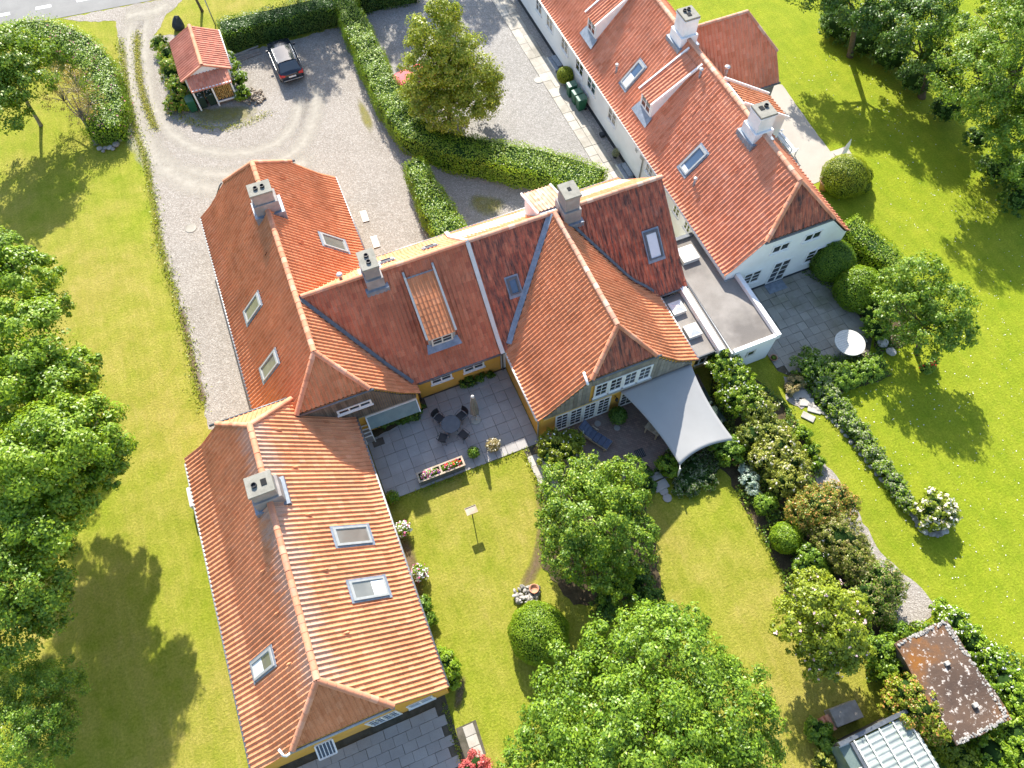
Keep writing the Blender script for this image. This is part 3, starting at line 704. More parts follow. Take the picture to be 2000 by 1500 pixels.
def y_wing(xw, xe, xr, ys, yn, ze, zr, mat, hs=None, hn=None, kick=1.0, hipmat=None, tw=TW, kicke=None, ka=KA):
    """slopes of a wing whose ridge runs along Y; hs/hn = (ridge end y, height of half-hip eave)"""
    pw = prof3(xr-xw, ze, zr, kick, ka); pe = prof3(xe-xr, ze, zr, kicke or kick, ka)
    bh = lambda prof, zh: float(np.interp(zh, [p[1] for p in prof], [p[0] for p in prof]))
    ew = [hp((xr, 0), (xr, 1), (xw, 0))]; ee = [hp((xr, 0), (xr, 1), (xe, 0))]
    for c in (ew, ee): c += [(0, -1, -ys), (0, 1, yn)]
    out = []; edges = []; yy = [ys, yn]
    for h, yg, sg in ((hs, ys, 1), (hn, yn, -1)):
        if not h: continue
        yre, zh = h; xwh = xw+bh(pw, zh); xeh = xe-bh(pe, zh); mid = (xr, (ys+yn)/2)
        lw = ((xwh, yg), (xr, yre)); le = ((xeh, yg), (xr, yre))
        ew.append(hp(*lw, mid)); ee.append(hp(*le, mid))
        cl = [hp(*lw, (xr, yg)), hp(*le, (xr, yg)), (0, -sg, -sg*yg)]
        run = abs(yre-yg)
        if sg > 0: out.append(Slope((xwh, yg), (1, 0), (0, 1), xeh-xwh, [(0, zh), (run, zr)], cl, hipmat or mat, tw))
        else: out.append(Slope((xeh, yg), (-1, 0), (0, -1), xeh-xwh, [(0, zh), (run, zr)], cl, hipmat or mat, tw))
        edges += [((xwh, yg, zh), (xr, yre, zr)), ((xeh, yg, zh), (xr, yre, zr))]; yy[0 if sg > 0 else 1] = yre
    W = Slope((xw, yn), (0, -1), (1, 0), yn-ys, pw, ew, mat, tw); E = Slope((xe, ys), (0, 1), (-1, 0), yn-ys, pe, ee, mat, tw)
    def hgt(x, y):
        if not (xw < x < xe and ys < y < yn): return -1e9
        z = W.zb(x-xw) if x < xr else E.zb(xe-x)
        for h, yg, sg in ((hs, ys, 1), (hn, yn, -1)):
            if h: z = min(z, h[1]+(zr-h[1])*abs(y-yg)/abs(h[0]-yg))
        return z
    return dict(W=W, E=E, hips=out, edges=edges, ridge=((xr, yy[0], zr), (xr, yy[1], zr)), h=hgt, slopes=[W, E]+out)
def gable_wall(house, wg, xw, xe, ys, yn, mat, ins=.12, name='wall', hs=None, hn=None):
    """outer walls under a Y wing, tops kept under the deck"""
    W, E = wg['W'], wg['E']; x0, x1 = xw+ins, xe-ins; xr = wg['ridge'][0][0]
    xs = [x0, xw+W.prof[1][0], xr, xe-E.prof[1][0], x1]
    for h in (hs, hn):
        if h: xs += [xw+float(np.interp(h[1], [p[1] for p in W.prof], [p[0] for p in W.prof])), xe-float(np.interp(h[1], [p[1] for p in E.prof], [p[0] for p in E.prof]))]
    xs = sorted(x for x in xs if x0 <= x <= x1)
    def ring(y, zcap):
        return [(x, y, min((W.zb(x-xw) if x < xr else E.zb(xe-x))-.12, zcap)) for x in xs]
    ca = (hs[1]-.12) if hs else 99; cb = (hn[1]-.12) if hn else 99
    n = None; b = MB(); top0 = ring(ys+.06, ca); top1 = ring(yn-.06, cb); n = len(top0)
    b.v = [(x0, ys+.06, 0), (x1, ys+.06, 0)]+top0+[(x0, yn-.06, 0), (x1, yn-.06, 0)]+top1
    o = n+2
    b.f = [tuple([0, 1]+list(range(2+n-1, 1, -1))), tuple([o+1, o]+list(range(o+2, o+2+n))), (0, 2, o+2, o), (1, o+1, o+1+n, 1+n)]
    return b.build(name, mat, house)
def gutter(house, p, q, mat='zinc', r=.065): return MB().tube([p, q], r, 8).build('gutter', MAT[mat], house, True)
def downpipe(house, pts, mat='zinc', r=.045): return MB().tube(pts, r, 8).build('downpipe', MAT[mat], house, True)

# ------------------------------------------------------------------ house parts
def window(house, o, u, n, w, h, sash=2, rows=2, cols=1, mat='white_paint', glass='glass', fr=.055, name='window', sill=True, proud=.045):
    """o: lower left corner on the wall; u: along the wall; n: outwards"""
    o, u, n, up = Vector(o), Vector(u), Vector(n), Vector((0, 0, 1))
    M = Matrix((u, n, up)).transposed().to_4x4(); M.translation = o
    b = MB()
    for x0, x1, z0, z1 in ((0, w, 0, fr), (0, w, h-fr, h), (0, fr, fr, h-fr), (w-fr, w, fr, h-fr)): b.b2(x0, x1, 0.002, proud, z0, z1, M)
    sw = (w-2*fr)/sash; gl = []
    for k in range(sash):
        a0, a1 = fr+sw*k, fr+sw*(k+1); f2 = .04
        b.b2(a0+.002, a0+f2, .003, proud-.008, fr, h-fr, M); b.b2(a1-f2, a1-.002, .003, proud-.008, fr, h-fr, M)
        b.b2(a0+f2, a1-f2, .003, proud-.008, fr, fr+f2, M); b.b2(a0+f2, a1-f2, .003, proud-.008, h-fr-f2, h-fr, M)
        for r_ in range(1, rows):
            z = fr+f2+(h-2*fr-2*f2)*r_/rows; b.b2(a0+f2, a1-f2, .004, proud-.014, z-.014, z+.014, M)
        for c in range(1, cols):
            x = a0+f2+(sw-2*f2)*c/cols; b.b2(x-.014, x+.014, .005, proud-.015, fr+f2, h-fr-f2, M)
        gl.append((a0+f2, a1-f2, fr+f2, h-fr-f2))
    if sill: b.b2(-.05, w+.05, .001, proud+.05, -.05, -.003, M)
    win = b.build(name, MAT[mat], house)
    for x0, x1, z0, z1 in gl: MB().b2(x0, x1, .002, .012, z0, z1, M).build('pane', MAT[glass], win)
    return win
SKY = []
def skylight(house, s, a, b0, b1, width, *k, **kw):
    """reserve the opening now, build the roof window after the tiles"""
    s.sky.append((a, b0, b1, width)); SKY.append((house, s, a, b0, b1, width, k, kw))
def build_skylights():
    for h, s, a, b0, b1, w_, k, kw in SKY: make_skylight(h, s, a, b0, b1, w_, *k, **kw)
    SKY.clear()
def make_skylight(house, s, a, b0, b1, width, frame='frame_grey', glass='glass_room', lift=.14, flash=True, blind=0.0):
    """roof window on slope s between runs b0 and b1, centred at eave distance a"""
    bm_ = (b0+b1)/2; M = s.frame(a, bm_); t = math.hypot(b1-b0, s.zb(b1)-s.zb(b0)); w = width; fr = .085
    b = MB()
    for x0, x1, y0, y1 in ((-w/2, w/2, -t/2, -t/2+fr), (-w/2, w/2, t/2-fr*1.5, t/2), (-w/2, -w/2+fr, -t/2+fr, t/2-fr*1.5), (w/2-fr, w/2, -t/2+fr, t/2-fr*1.5)):
        b.b2(x0, x1, y0, y1, 0.0, lift, M)
    for sx in (-1, 1): b.b2(*sorted((sx*(w/2-fr-.001), sx*(w/2-fr-.035))), -t/2+fr, t/2-fr*1.5, 0.01, lift-.03, M)
    sk = b.build('skylight', MAT[frame], house)
    y0, y1 = -t/2+fr, t/2-fr*1.5
    MB().b2(-w/2+fr, w/2-fr, y0, y1, .05, lift-.05, M).build('pane', MAT[glass], sk)
    if blind: MB().b2(-w/2+fr+.01, w/2-fr-.01, y0, y0+(y1-y0)*blind, lift-.049, lift-.040, M).build('blind', MAT['blind'], sk)
    if flash:
        f = MB(); f.b2(-w/2-.11, w/2+.11, -t/2-.17, -t/2-.001, .055, .085, M); f.b2(-w/2-.09, -w/2-.001, -t/2, t/2, .05, .08, M); f.b2(w/2+.001, w/2+.09, -t/2, t/2, .05, .08, M); f.b2(-w/2-.09, w/2+.09, t/2+.001, t/2+.10, .05, .09, M)
        f.build('flashing', MAT['lead'], sk)
    return sk
def chimney(house, cx, cy, sx, sy, zr, z1, mat, flues, plinth=.55, psc=1.22, drop=1.1, skirt=True, cap='concrete', capo=.06):
    b = MB(); m = MAT[mat]
    b.b2(cx-sx/2, cx+sx/2, cy-sy/2, cy+sy/2, zr+plinth, z1-.14)
    b.b2(cx-sx*psc/2, cx+sx*psc/2, cy-sy*psc/2, cy+sy*psc/2, zr-drop, zr+plinth-.002)
    b.b2(cx-sx/2-.04, cx+sx/2+.04, cy-sy/2-.04, cy+sy/2+.04, z1-.24, z1-.141)
    ch = b.build('chimney', m, house, bevel=.012)
    MB().b2(cx-sx/2-capo, cx+sx/2+capo, cy-sy/2-capo, cy+sy/2+capo, z1-.139, z1-.02).build('cap', MAT[cap], ch, bevel=.015)
    for fx, fy, r, sq in flues:
        f = MB()
        if sq: f.b2(cx+fx-r, cx+fx+r, cy+fy-r*1.2, cy+fy+r*1.2, z1-.019, z1+.01)
        else: f.lathe([(r, z1-.019), (r, z1+.09), (r*.8, z1+.09), (r*.8, z1+.01), (.001, z1+.01)], 14, (cx+fx, cy+fy, 0))
        f.build('flue', MAT['soot'] if sq else MAT['black'], ch)
    if skirt:
        f = MB(); e = .14; f.b2(cx-sx*psc/2-e, cx+sx*psc/2+e, cy-sy*psc/2-e, cy+sy*psc/2+e, zr-drop-.1, zr-.42); f.build('flashing', MAT['lead'], ch)
    return ch
def valley(house, fa, fb, mat='lead', w=.26, lift=.16):
    """lead strip along where two roofs meet; fa(t) gives the point"""
    pts = [fa(k/12) for k in range(13)]; b = MB(); vs = []
    for i, p in enumerate(pts):
        a, c = pts[max(i-1, 0)], pts[min(i+1, 12)]; d = Vector((c[0]-a[0], c[1]-a[1], 0)).normalized(); x = Vector((-d.y, d.x, 0))*w/2
        vs += [(p[0]-x.x, p[1]-x.y, p[2]+lift+.04), (p[0], p[1], p[2]+lift), (p[0]+x.x, p[1]+x.y, p[2]+lift+.04)]
    b.v = vs
    for i in range(12):
        for k in range(2): q = i*3+k; b.f.append((q, q+1, q+4, q+3))
    o = b.build('valley', MAT[mat], house)
    return o
def roof_vent(house, x, y, z, h=.5, r=.07):
    v = MB().tube([(x, y, z-.2), (x, y, z+h)], r, 10).build('vent_pipe', MAT['lead'], house, True)
    MB().lathe([(r*1.7, z+h-.05), (r*1.9, z+h+.02), (r*1.5, z+h+.07), (.005, z+h+.08)], 12, (x, y, 0)).build('cowl', MAT['steel'], v, True)
    return v
def vent_tiles(roof, s, spots, mat):
    for a, b in spots:
        M = s.frame(a, b); q = MB(); q.add([(-.09, -.12, .05), (.09, -.12, .05), (0, -.12, .17), (0, .22, .06)], [(0, 1, 2), (0, 2, 3), (1, 3, 2)], M); q.build('vent_tile', mat, roof)
# ------------------------------------------------------------------ the yellow houses
wA = y_wing(-6.7, 1.55, -2.53, 17.8, 34.0, 2.3, 6.5, MAT['tile_orange'], hs=(19.55, 4.55), hn=(32.5, 4.4), kick=.85, ka=math.tan(R(38)), hipmat=MAT['tile_orange'])
wC = y_wing(-10.45, -1.95, -6.22, 3.9, 18.9, 2.3, 6.3, MAT['tile_pale'], hs=(5.6, 4.2), hn=(17.1, 4.35), kick=1.05, kicke=.5, hipmat=MAT['tile_orange'])
wD = y_wing(6.6, 15.75, 11.2, 13.95, 22.85, 2.35, 6.6, MAT['tile_orange'], hs=(15.32, 4.85), kick=.45, kicke=1.3, hipmat=MAT['tile_red'])
YF, YB, YR, ZR = 18.38, 27.05, 22.88, 6.45
def x_roof(x0, x1, mat, matb, kick=.6):
    pf = prof3(YR-YF, 2.4, ZR, kick); pb = prof3(YB-YR, 2.3, ZR, kick)
    F = Slope((x0, YF), (1, 0), (0, 1), x1-x0, pf, [(0, 1, YR), (-1, 0, -x0), (1, 0, x1)], mat)
    B = Slope((x1, YB), (-1, 0), (0, -1), x1-x0, pb, [(0, -1, -YR), (-1, 0, -x0), (1, 0, x1)], matb)
    return F, B
mF1, mB1 = x_roof(-2.42, 6.40, MAT['tile_main'], MAT['tile_pale'])
mF2, mB2 = x_roof(6.40, 17.52, MAT['tile_red'], MAT['tile_orange'])
def hM(x, y):
    if not (-2.42 < x < 17.52 and YF < y < YB): return -1e9
    return mF1.zb(y-YF) if y < YR else mB1.zb(YB-y)
SURF.update(A=wA['h'], C=wC['h'], D=wD['h'], M=hM)

# --- house with the long west wing (wing + western half of the main range)
H1 = thing('yellow_house', 'yellow farmhouse with long orange tiled wing along the gravel drive', 'house', (-2.5, 26, 0))
gable_wall(H1, wA, -6.7, 1.55, 17.8, 34.0, MAT['yellow'], hs=(0, 4.55), hn=(0, 4.4))
b = MB(); b.prism([(-2.4, 18.7), (6.38, 18.7), (6.38, 26.9), (-2.4, 26.9)], 0, 2.38); b.build('wall', MAT['yellow'], H1)
skylight(H1, wA['W'], 34.0-25.13, 1.15, 2.25, .86, glass='glass_room')
skylight(H1, wA['W'], 34.0-21.36, 1.15, 2.25, .84, glass='glass_room')
skylight(H1, wA['E'], 27.83-17.8, .95, 2.05, .95)
skylight(H1, mB1, 6.4-2.4, 1.4, 2.3, .78, 'frame_grey', 'glass')
skylight(H1, mB1, 6.4-4.9, 1.6, 2.3, .7, 'frame_grey', 'glass')
rA = roof_part(H1, wA['slopes'], 'A', 190)
ridge_line(rA, wA['ridge'][0], wA['ridge'][1], MAT['ridge'], scale=1.05)
for p, q in wA['edges']: ridge_line(rA, p, q, MAT['ridge'])
rM1 = roof_part(H1, [mF1, mB1], 'M', 110)
build_skylights()
ridge_line(rM1, (-2.3, YR, ZR), (6.35, YR, ZR), MAT['ridge'])
for p, q, m in (((-6.76, 17.9, 2.26), (-6.76, 34.0, 2.26), 'zinc'), ((1.61, 27.2, 2.26), (1.61, 33.95, 2.26), 'zinc'), ((1.7, 18.30, 2.35), (6.40, 18.30, 2.35), 'zinc_dark'), ((1.7, 27.12, 2.26), (6.4, 27.12, 2.26), 'zinc')): gutter(H1, p, q, m)
gutter(H1, (-4.55, 17.72, 4.5), (-.55, 17.72, 4.5), 'zinc_dark'); gutter(H1, (-4.6, 34.08, 4.34), (-.35, 34.08, 4.34), 'zinc_dark')
downpipe(H1, [(6.46, 18.32, 2.3), (6.46, 18.5, 2.1), (6.46, 18.58, 1.9), (6.46, 18.58, .02)], 'zinc_dark')
downpipe(H1, [(1.68, 18.34, 2.3), (1.62, 18.5, 2.1), (1.60, 18.58, 1.9), (1.60, 18.58, .02)], 'zinc_dark')
downpipe(H1, [(-4.7, 34.1, 4.3), (-4.9, 34.1, 4.1), (-5.4, 34.02, 3.4), (-5.45, 34.02, .05)], 'zinc_dark')
# parapet capping between the two halves of the main range
b = MB()
for F, sg in ((mF1, 1), (mB1, -1)):
    ps = [(6.40, (YF+q if sg > 0 else YB-q), z+.10) for q, z in F.prof]
    ps[0] = (6.40, ps[0][1]-sg*.12, ps[0][2]-.06)
    for p, q in zip(ps, ps[1:]): b.bar(p, q, .22, .12)
b.build('parapet', MAT['off_white'], H1)
def vx(z, prof, e, sg):      # x on a Y-wing slope at height z
    return e+sg*float(np.interp(z, [p[1] for p in prof], [p[0] for p in prof]))
def val(prof_y, e, sg, F, y0, sgy=1):
    def f(t):
        b_ = (YR-YF)*t*.985; z = F.zb(b_); return (vx(z, prof_y, e, sg), YF+b_, z)
    return f
valley(H1, val(wA['E'].prof, 1.55, -1, mF1, YF), None, 'zinc_dark', .2)
# front wall of the main range: two casement windows
window(H1, (2.36, 18.7, 1.06), (1, 0, 0), (0, -1, 0), 1.2, .74, 2, 2, 1)
window(H1, (4.23, 18.7, 1.06), (1, 0, 0), (0, -1, 0), 1.2, .74, 2, 2, 1)
# south gable of the wing: boarded head, strip window, glazed canopy, steps
gb = MB().b2(-4.25, 1.3, 17.80, 17.845, 1.95, 2.06).build('gable_cladding', MAT['grey_wood'], H1)
bw = .118; me_cache = {}
x = -4.2
while x < 1.32:
    top = min(wA['h'](x, 18.5), wA['h'](x+bw, 18.5), 4.42)-.14
    if top > 2.2: MB().b2(x, x+bw-.008, 17.79, 17.853, 2.065, top).build('board', MAT['brown_wood'], gb)
    x += bw
window(H1, (-2.66, 17.79, 3.08), (1, 0, 0), (0, -1, 0), 1.78, .45, 3, 1, 1, fr=.06)
cp = MB(); cp.add([(-1.45, 17.83, 1.78), (1.25, 17.83, 1.78), (1.25, 17.30, 1.32), (-1.45, 17.30, 1.32), (-1.45, 17.83, 1.75), (1.25, 17.83, 1.75), (1.25, 17.30, 1.29), (-1.45, 17.30, 1.29)], [(0, 3, 2, 1), (4, 5, 6, 7), (0, 1, 5, 4), (2, 3, 7, 6), (1, 2, 6, 5), (3, 0, 4, 7)])
can = cp.build('canopy', MAT['canopy_glass'], H1)
f = MB(); f.bar((-1.5, 17.84, 1.80), (1.3, 17.84, 1.80), .1, .06); f.bar((-1.48, 17.86, 1.79), (-1.48, 17.28, 1.31), .07, .07); f.bar((1.28, 17.86, 1.79), (1.28, 17.28, 1.31), .05, .05); f.build('canopy_frame', MAT['white_paint'], can)
b = MB()
for k in range(3): b.b2(-1.9, -1.5, 17.2+k*.22, 17.42+k*.22, .03, .18+k*.17)
st = b.build('steps', MAT['slab'], H1)
b = MB()
for k in range(4): b.bar((-1.92, 17.15+k*.2, .95+.05*k), (-1.48, 17.15+k*.2, .95+.05*k), .05, .04)
b.bar((-1.92, 17.1, .92), (-1.92, 17.85, 1.12), .05, .05); b.bar((-1.48, 17.1, .92), (-1.48, 17.85, 1.12), .05, .05)
for xx in (-1.92, -1.48): b.bar((xx, 17.15, .05), (xx, 17.15, .95), .05, .05)
b.build('railing', MAT['white_paint'], st)
# skylights, chimneys, vents
E_, W_ = wA['E'], wA['W']
chimney(H1, -2.50, 29.3, 1.06, .78, 6.7, 7.75, 'chimney_grey', [(-.18, 0, .12, 0), (.18, .02, .12, 0)], plinth=.28)
chimney(H1, 1.32, 22.9, .74, 1.1, 6.45, 7.6, 'chimney_grey', [(0, -.2, .12, 0), (0, .2, .12, 0)], plinth=.25)
roof_vent(H1, -.2, 23.55, 5.75, .55, .09)
vent_tiles(rA, W_, [(4.0, 3.2), (7.1, 3.3), (9.6, 2.9), (12.1, 3.4)], MAT['tile_orange']); vent_tiles(rA, E_, [(14.2, 2.9), (12.0, 3.0), (9.2, 3.1), (6.5, 2.9), (3.9, 2.9)], MAT['tile_orange'])
# dormer with its own tiled roof
dm = thing_part = MB().b2(2.86, 4.26, 19.62, 22.0, 3.2, 4.2).build('dormer', MAT['frame_grey'], H1)
dr = Slope((2.82, 19.44), (1, 0), (0, 1), 1.48, [(0, 4.30), (3.0, 6.12)], [(0, 1, 22.35)], MAT['tile_orange'])
full, cut = slope_tiles(dr, 'none')
me_t = tile_mesh(MAT['tile_orange'])
for M in full:
    o = bpy.data.objects.new('tile', me_t); COL.objects.link(o); o.matrix_basis = Matrix(M.tolist()); attach(o, dm)
b = MB(); b.v = [(2.8, 19.5, 4.26), (4.32, 19.5, 4.26), (4.32, 22.3, 5.98), (2.8, 22.3, 5.98), (2.86, 19.62, 3.2), (4.26, 19.62, 3.2), (4.26, 22.3, 5.5), (2.86, 22.3, 5.5)]
b.f = [(0, 1, 2, 3), (0, 4, 5, 1), (1, 5, 6, 2), (0, 3, 7, 4)]; b.build('cheek', MAT['frame_grey'], dm)
b = MB(); b.bar((2.78, 19.42, 4.36), (2.78, 22.5, 6.23), .11, .12); b.bar((4.34, 19.42, 4.36), (4.34, 22.5, 6.23), .11, .12); b.build('bargeboard', MAT['frame_grey'], dm)
window(dm, (2.98, 19.505, 3.52), (1, 0, 0), (0, -1, 0), 1.16, .66, 2, 2, 1, mat='off_white', sill=False).parent
MB().add([(2.62, 19.20, 3.30), (4.52, 19.20, 3.30), (4.4, 19.62, 3.58), (2.74, 19.62, 3.58)], [(0, 1, 2, 3)]).build('apron', MAT['lead'], dm)

# --- cross-wing house (eastern half of the main range and the wing towards the garden)
H2 = thing('yellow_house', 'yellow house with weathered red roof and board clad garden gable', 'house', (11.2, 20, 0))
gable_wall(H2, wD, 6.6, 15.75, 13.95, 22.85, MAT['yellow'], ins=.08, hs=(0, 4.85))
b = MB(); b.prism([(6.42, 18.7), (17.35, 18.7), (17.35, 26.9), (6.42, 26.9)], 0, 2.38)
b.add([(17.35, 18.7, 2.38), (17.35, 26.9, 2.38), (17.35, 22.88, 6.3), (6.42, 18.7, 2.38), (6.42, 26.9, 2.38), (6.42, 22.88, 6.3)], [(0, 1, 2), (3, 5, 4), (0, 2, 5, 3), (1, 4, 5, 2)])
b.build('wall', MAT['white_wall'], H2)
skylight(H2, mF2, 8.05-6.40, 2.05, 2.72, .58, 'frame_dark', 'glass_sky')
skylight(H2, mF2, 16.15-6.40, 1.55, 2.68, .82, 'frame_dark', 'glass_pale', blind=.97)
rD = roof_part(H2, wD['slopes'], 'D', 210)
ridge_line(rD, wD['ridge'][0], (11.2, 22.7, 6.6), MAT['ridge_grey'])
for p, q in wD['edges']: ridge_line(rD, p, q, MAT['ridge'])
rM2 = roof_part(H2, [mF2, mB2], 'M', 90)
build_skylights()
ridge_line(rM2, (6.45, YR, ZR), (17.5, YR, ZR), MAT['ridge_grey'])
for p, q, m in (((6.54, 14.0, 2.31), (6.54, 18.3, 2.31), 'off_white'), ((15.81, 14.0, 2.31), (15.81, 18.3, 2.31), 'off_white'), ((15.9, 18.30, 2.35), (17.5, 18.30, 2.35), 'zinc_dark'), ((6.4, 27.12, 2.26), (17.5, 27.12, 2.26), 'zinc')): gutter(H2, p, q, m)
gutter(H2, (9.35, 13.88, 4.80), (13.1, 13.88, 4.80), 'zinc_dark'); gutter(H2, (9.1, 13.8, 4.72), (9.2, 14.5, 4.74), 'white_paint', .07)
downpipe(H2, [(6.58, 13.98, 2.25), (6.6, 13.96, 2.0), (6.6, 13.96, .02)], 'zinc')
def valD(e, sg, prof):
    def f(t):
        b_ = (YR-YF)*(.04+t*.95); z = mF2.zb(b_); return (vx(z, prof, e, sg), YF+b_, z)
    return f
valley(H2, valD(6.6, 1, wD['W'].prof), None, 'lead', .3); valley(H2, valD(15.75, -1, wD['E'].prof), None, 'zinc_dark', .18)
# garden gable
band = MB().b2(6.9, 15.5, 13.955, 13.995, 2.06, 2.16).build('band_course', MAT['cream_wall'], H2)
gb = MB().b2(7.3, 15.2, 13.965, 14.003, 2.165, 2.22).build('gable_cladding', MAT['grey_wood'], H2)
x = 6.9; bw = .23
while x < 15.3:
    xm = x+bw/2; top = min(wD['h'](x, 14.8), wD['h'](x+bw, 14.8), 4.75)-.12
    bot = 4.02 if 9.5 < x+.2 and x < 12.85 else 2.222
    if top-bot > .12: MB().b2(x, x+bw-.014, 13.955, 14.006, bot, top).build('board', MAT['grey_wood'], gb)
    x += bw
for k in range(4): window(H2, (9.62+k*.81, 13.96, 2.62), (1, 0, 0), (0, -1, 0), .80, 1.36, 1, 3, 2, fr=.07, name='window')
MB().b2(9.55, 12.95, 13.84, 13.97, 2.46, 2.6).build('window_sill', MAT['frame_grey'], H2)
for k in range(4): window(H2, (7.58+k*.80, 13.99, .12), (1, 0, 0), (0, -1, 0), .78, 1.88, 1, 5, 2, fr=.06, sill=False, name='french_window')
window(H2, (11.35, 13.99, .12), (1, 0, 0), (0, -1, 0), 1.6, 1.88, 2, 5, 2, fr=.06, sill=False, name='french_window')
b = MB(); b.tube([(11.02, 13.99, 1.72), (11.02, 13.80, 1.78)], .02, 6); b.lathe([(.05, 1.5), (.09, 1.56), (.09, 1.70), (.03, 1.78)], 10, (11.02, 13.80, 0)); b.build('wall_lamp', MAT['black'], H2)
chimney(H2, 12.0, 22.80, .80, .98, 6.45, 7.95, 'chimney_grey', [(.0, .05, .09, 1)], plinth=.45)
vent_tiles(rD, wD['E'], [(4.9, 2.7)], MAT['tile_orange'])
# boarded dormer on the far slope
b = MB(); b.v = [(10.55, 23.0, 5.4), (12.0, 23.0, 5.4), (12.0, 25.2, 3.2), (10.55, 25.2, 3.2), (10.55, 23.0, 6.42), (12.0, 23.0, 6.42), (12.0, 25.2, 5.62), (10.55, 25.2, 5.62)]
b.f = [(4, 5, 6, 7), (0, 4, 7, 3), (1, 2, 6, 5), (3, 7, 6, 2), (0, 1, 5, 4)]
d2 = b.build('dormer', MAT['petal_pale'] if False else MAT['chimney_white'], H2)
ds = Slope((12.1, 25.32), (-1, 0), (0, -1), 1.65, [(0, 5.66), (2.3, 6.50)], [(0, -1, -23.0)], MAT['ridge_grey'])
for M in slope_tiles(ds, 'none')[0]:
    o = bpy.data.objects.new('tile', tile_mesh(MAT['ridge_grey'])); COL.objects.link(o); o.matrix_basis = Matrix(M.tolist()); attach(o, d2)
b = MB(); b.bar((10.42, 23.1, 6.50), (10.42, 25.36, 5.70), .09, .13); b.bar((12.13, 23.1, 6.50), (12.13, 25.36, 5.70), .09, .13); b.build('bargeboard', MAT['white_paint'], d2)

# --- south wing
H3 = thing('yellow_house', 'detached looking yellow wing with pale orange roof beside the dry lawn', 'house', (-6.2, 11, 0))
gable_wall(H3, wC, -10.45, -1.95, 3.9, 18.9, MAT['yellow'], hs=(0, 4.2), hn=(0, 4.35))
skylight(H3, wC['E'], 11.33-3.9, 1.1, 2.43, .88, glass='glass_room')
skylight(H3, wC['E'], 8.79-3.9, 1.1, 2.43, .88, glass='glass_room', blind=.4)
skylight(H3, wC['W'], 18.9-7.53, 1.2, 2.45, .76, glass='glass_room', blind=.5)
rC = roof_part(H3, wC['slopes'], 'C', 300)
build_skylights()
ridge_line(rC, wC['ridge'][0], wC['ridge'][1], MAT['ridge'], scale=1.05)
for p, q in wC['edges']: ridge_line(rC, p, q, MAT['ridge'])
for p, q, m in (((-10.51, 3.95, 2.26), (-10.51, 18.6, 2.26), 'zinc'), ((-1.89, 3.95, 2.26), (-1.89, 17.7, 2.26), 'zinc')): gutter(H3, p, q, m)
gutter(H3, (-8.35, 3.82, 4.15), (-4.05, 3.82, 4.15), 'zinc'); gutter(H3, (-8.45, 18.98, 4.3), (-4.0, 18.98, 4.3), 'zinc_dark')
MB().tube([(-8.35, 3.82, 4.1), (-8.55, 3.78, 4.05), (-8.6, 3.82, 4.25), (-8.7, 4.1, 4.3)], .05, 8).build('downpipe', MAT['white_paint'], H3, True)
E_, W_ = wC['E'], wC['W']
chimney(H3, -6.25, 13.72, 1.02, .86, 6.3, 7.35, 'chimney_grey', [(-.2, 0, .12, 0), (.2, .02, .12, 1)], plinth=.28)
vent_tiles(rC, E_, [(11.0, 3.1), (8.6, 3.1), (6.0, 3.1), (3.2, 3.0), (13.0, 3.3)], MAT['tile_pale']); vent_tiles(rC, W_, [(10.0, 3.2), (12.1, 3.2), (8.0, 3.0)], MAT['tile_pale'])
window(H3, (-3.9, 3.955, .7), (1, 0, 0), (0, -1, 0), 1.2, 1.1, 2, 2, 1, fr=.06)
window(H3, (-5.7, 3.955, .1), (1, 0, 0), (0, -1, 0), 1.4, 2.0, 2, 3, 2, fr=.06, sill=False, name='french_window')
for k in range(5): window(H3, (-2.065, 5.0+k*2.4, .95), (0, 1, 0), (1, 0, 0), 1.1, 1.0, 2, 2, 1)
os_ = MB(); p_ = lambda u, v: (-7.9+u*.75, 3.93-.55*v, 2.0-.30*v)
for q in range(2): os_.bar(p_(0, q), p_(1, q), .07, .05); os_.bar(p_(q, 0), p_(q, 1), .07, .05)
for q in range(1, 5): os_.bar(p_(q/5, 0), p_(q/5, 1), .035, .04)
os_ = os_.build('open_sash', MAT['white_paint'], H3); MB().add([p_(0, 0), p_(1, 0), p_(1, 1), p_(0, 1)], [(0, 1, 2, 3)]).build('pane', MAT['glass'], os_)
b = MB(); b.b2(-11.15, -10.34, 16.9, 18.0, .25, .95); b.b2(-11.1, -10.4, 16.95, 17.95, .02, .2499)
hpu = b.build('heat_pump', MAT['off_white'], None, bevel=.03); tag(hpu, 'pale grey heat pump box outside wall beside dry lawn', 'heat pump')
MB().b2(-11.158, -11.150, 17.05, 17.6, .35, .85).build('grille', MAT['frame_dark'], hpu)

# ------------------------------------------------------------------ the white house
wW = y_wing(19.48, 27.55, 23.52, 17.85, 50.0, 2.9, 7.2, MAT['tile_white_house'], hs=(19.25, 4.9), kick=.35, hipmat=MAT['tile_red'], tw=.25)
H4 = thing('white_house', 'long whitewashed house with red pantile roof and white chimneys', 'house', (23.5, 32, 0))
gable_wall(H4, wW, 19.48, 27.55, 17.85, 50.0, MAT['white_wall'], ins=.14, hs=(0, 4.9))
SURF['W'] = wW['h']
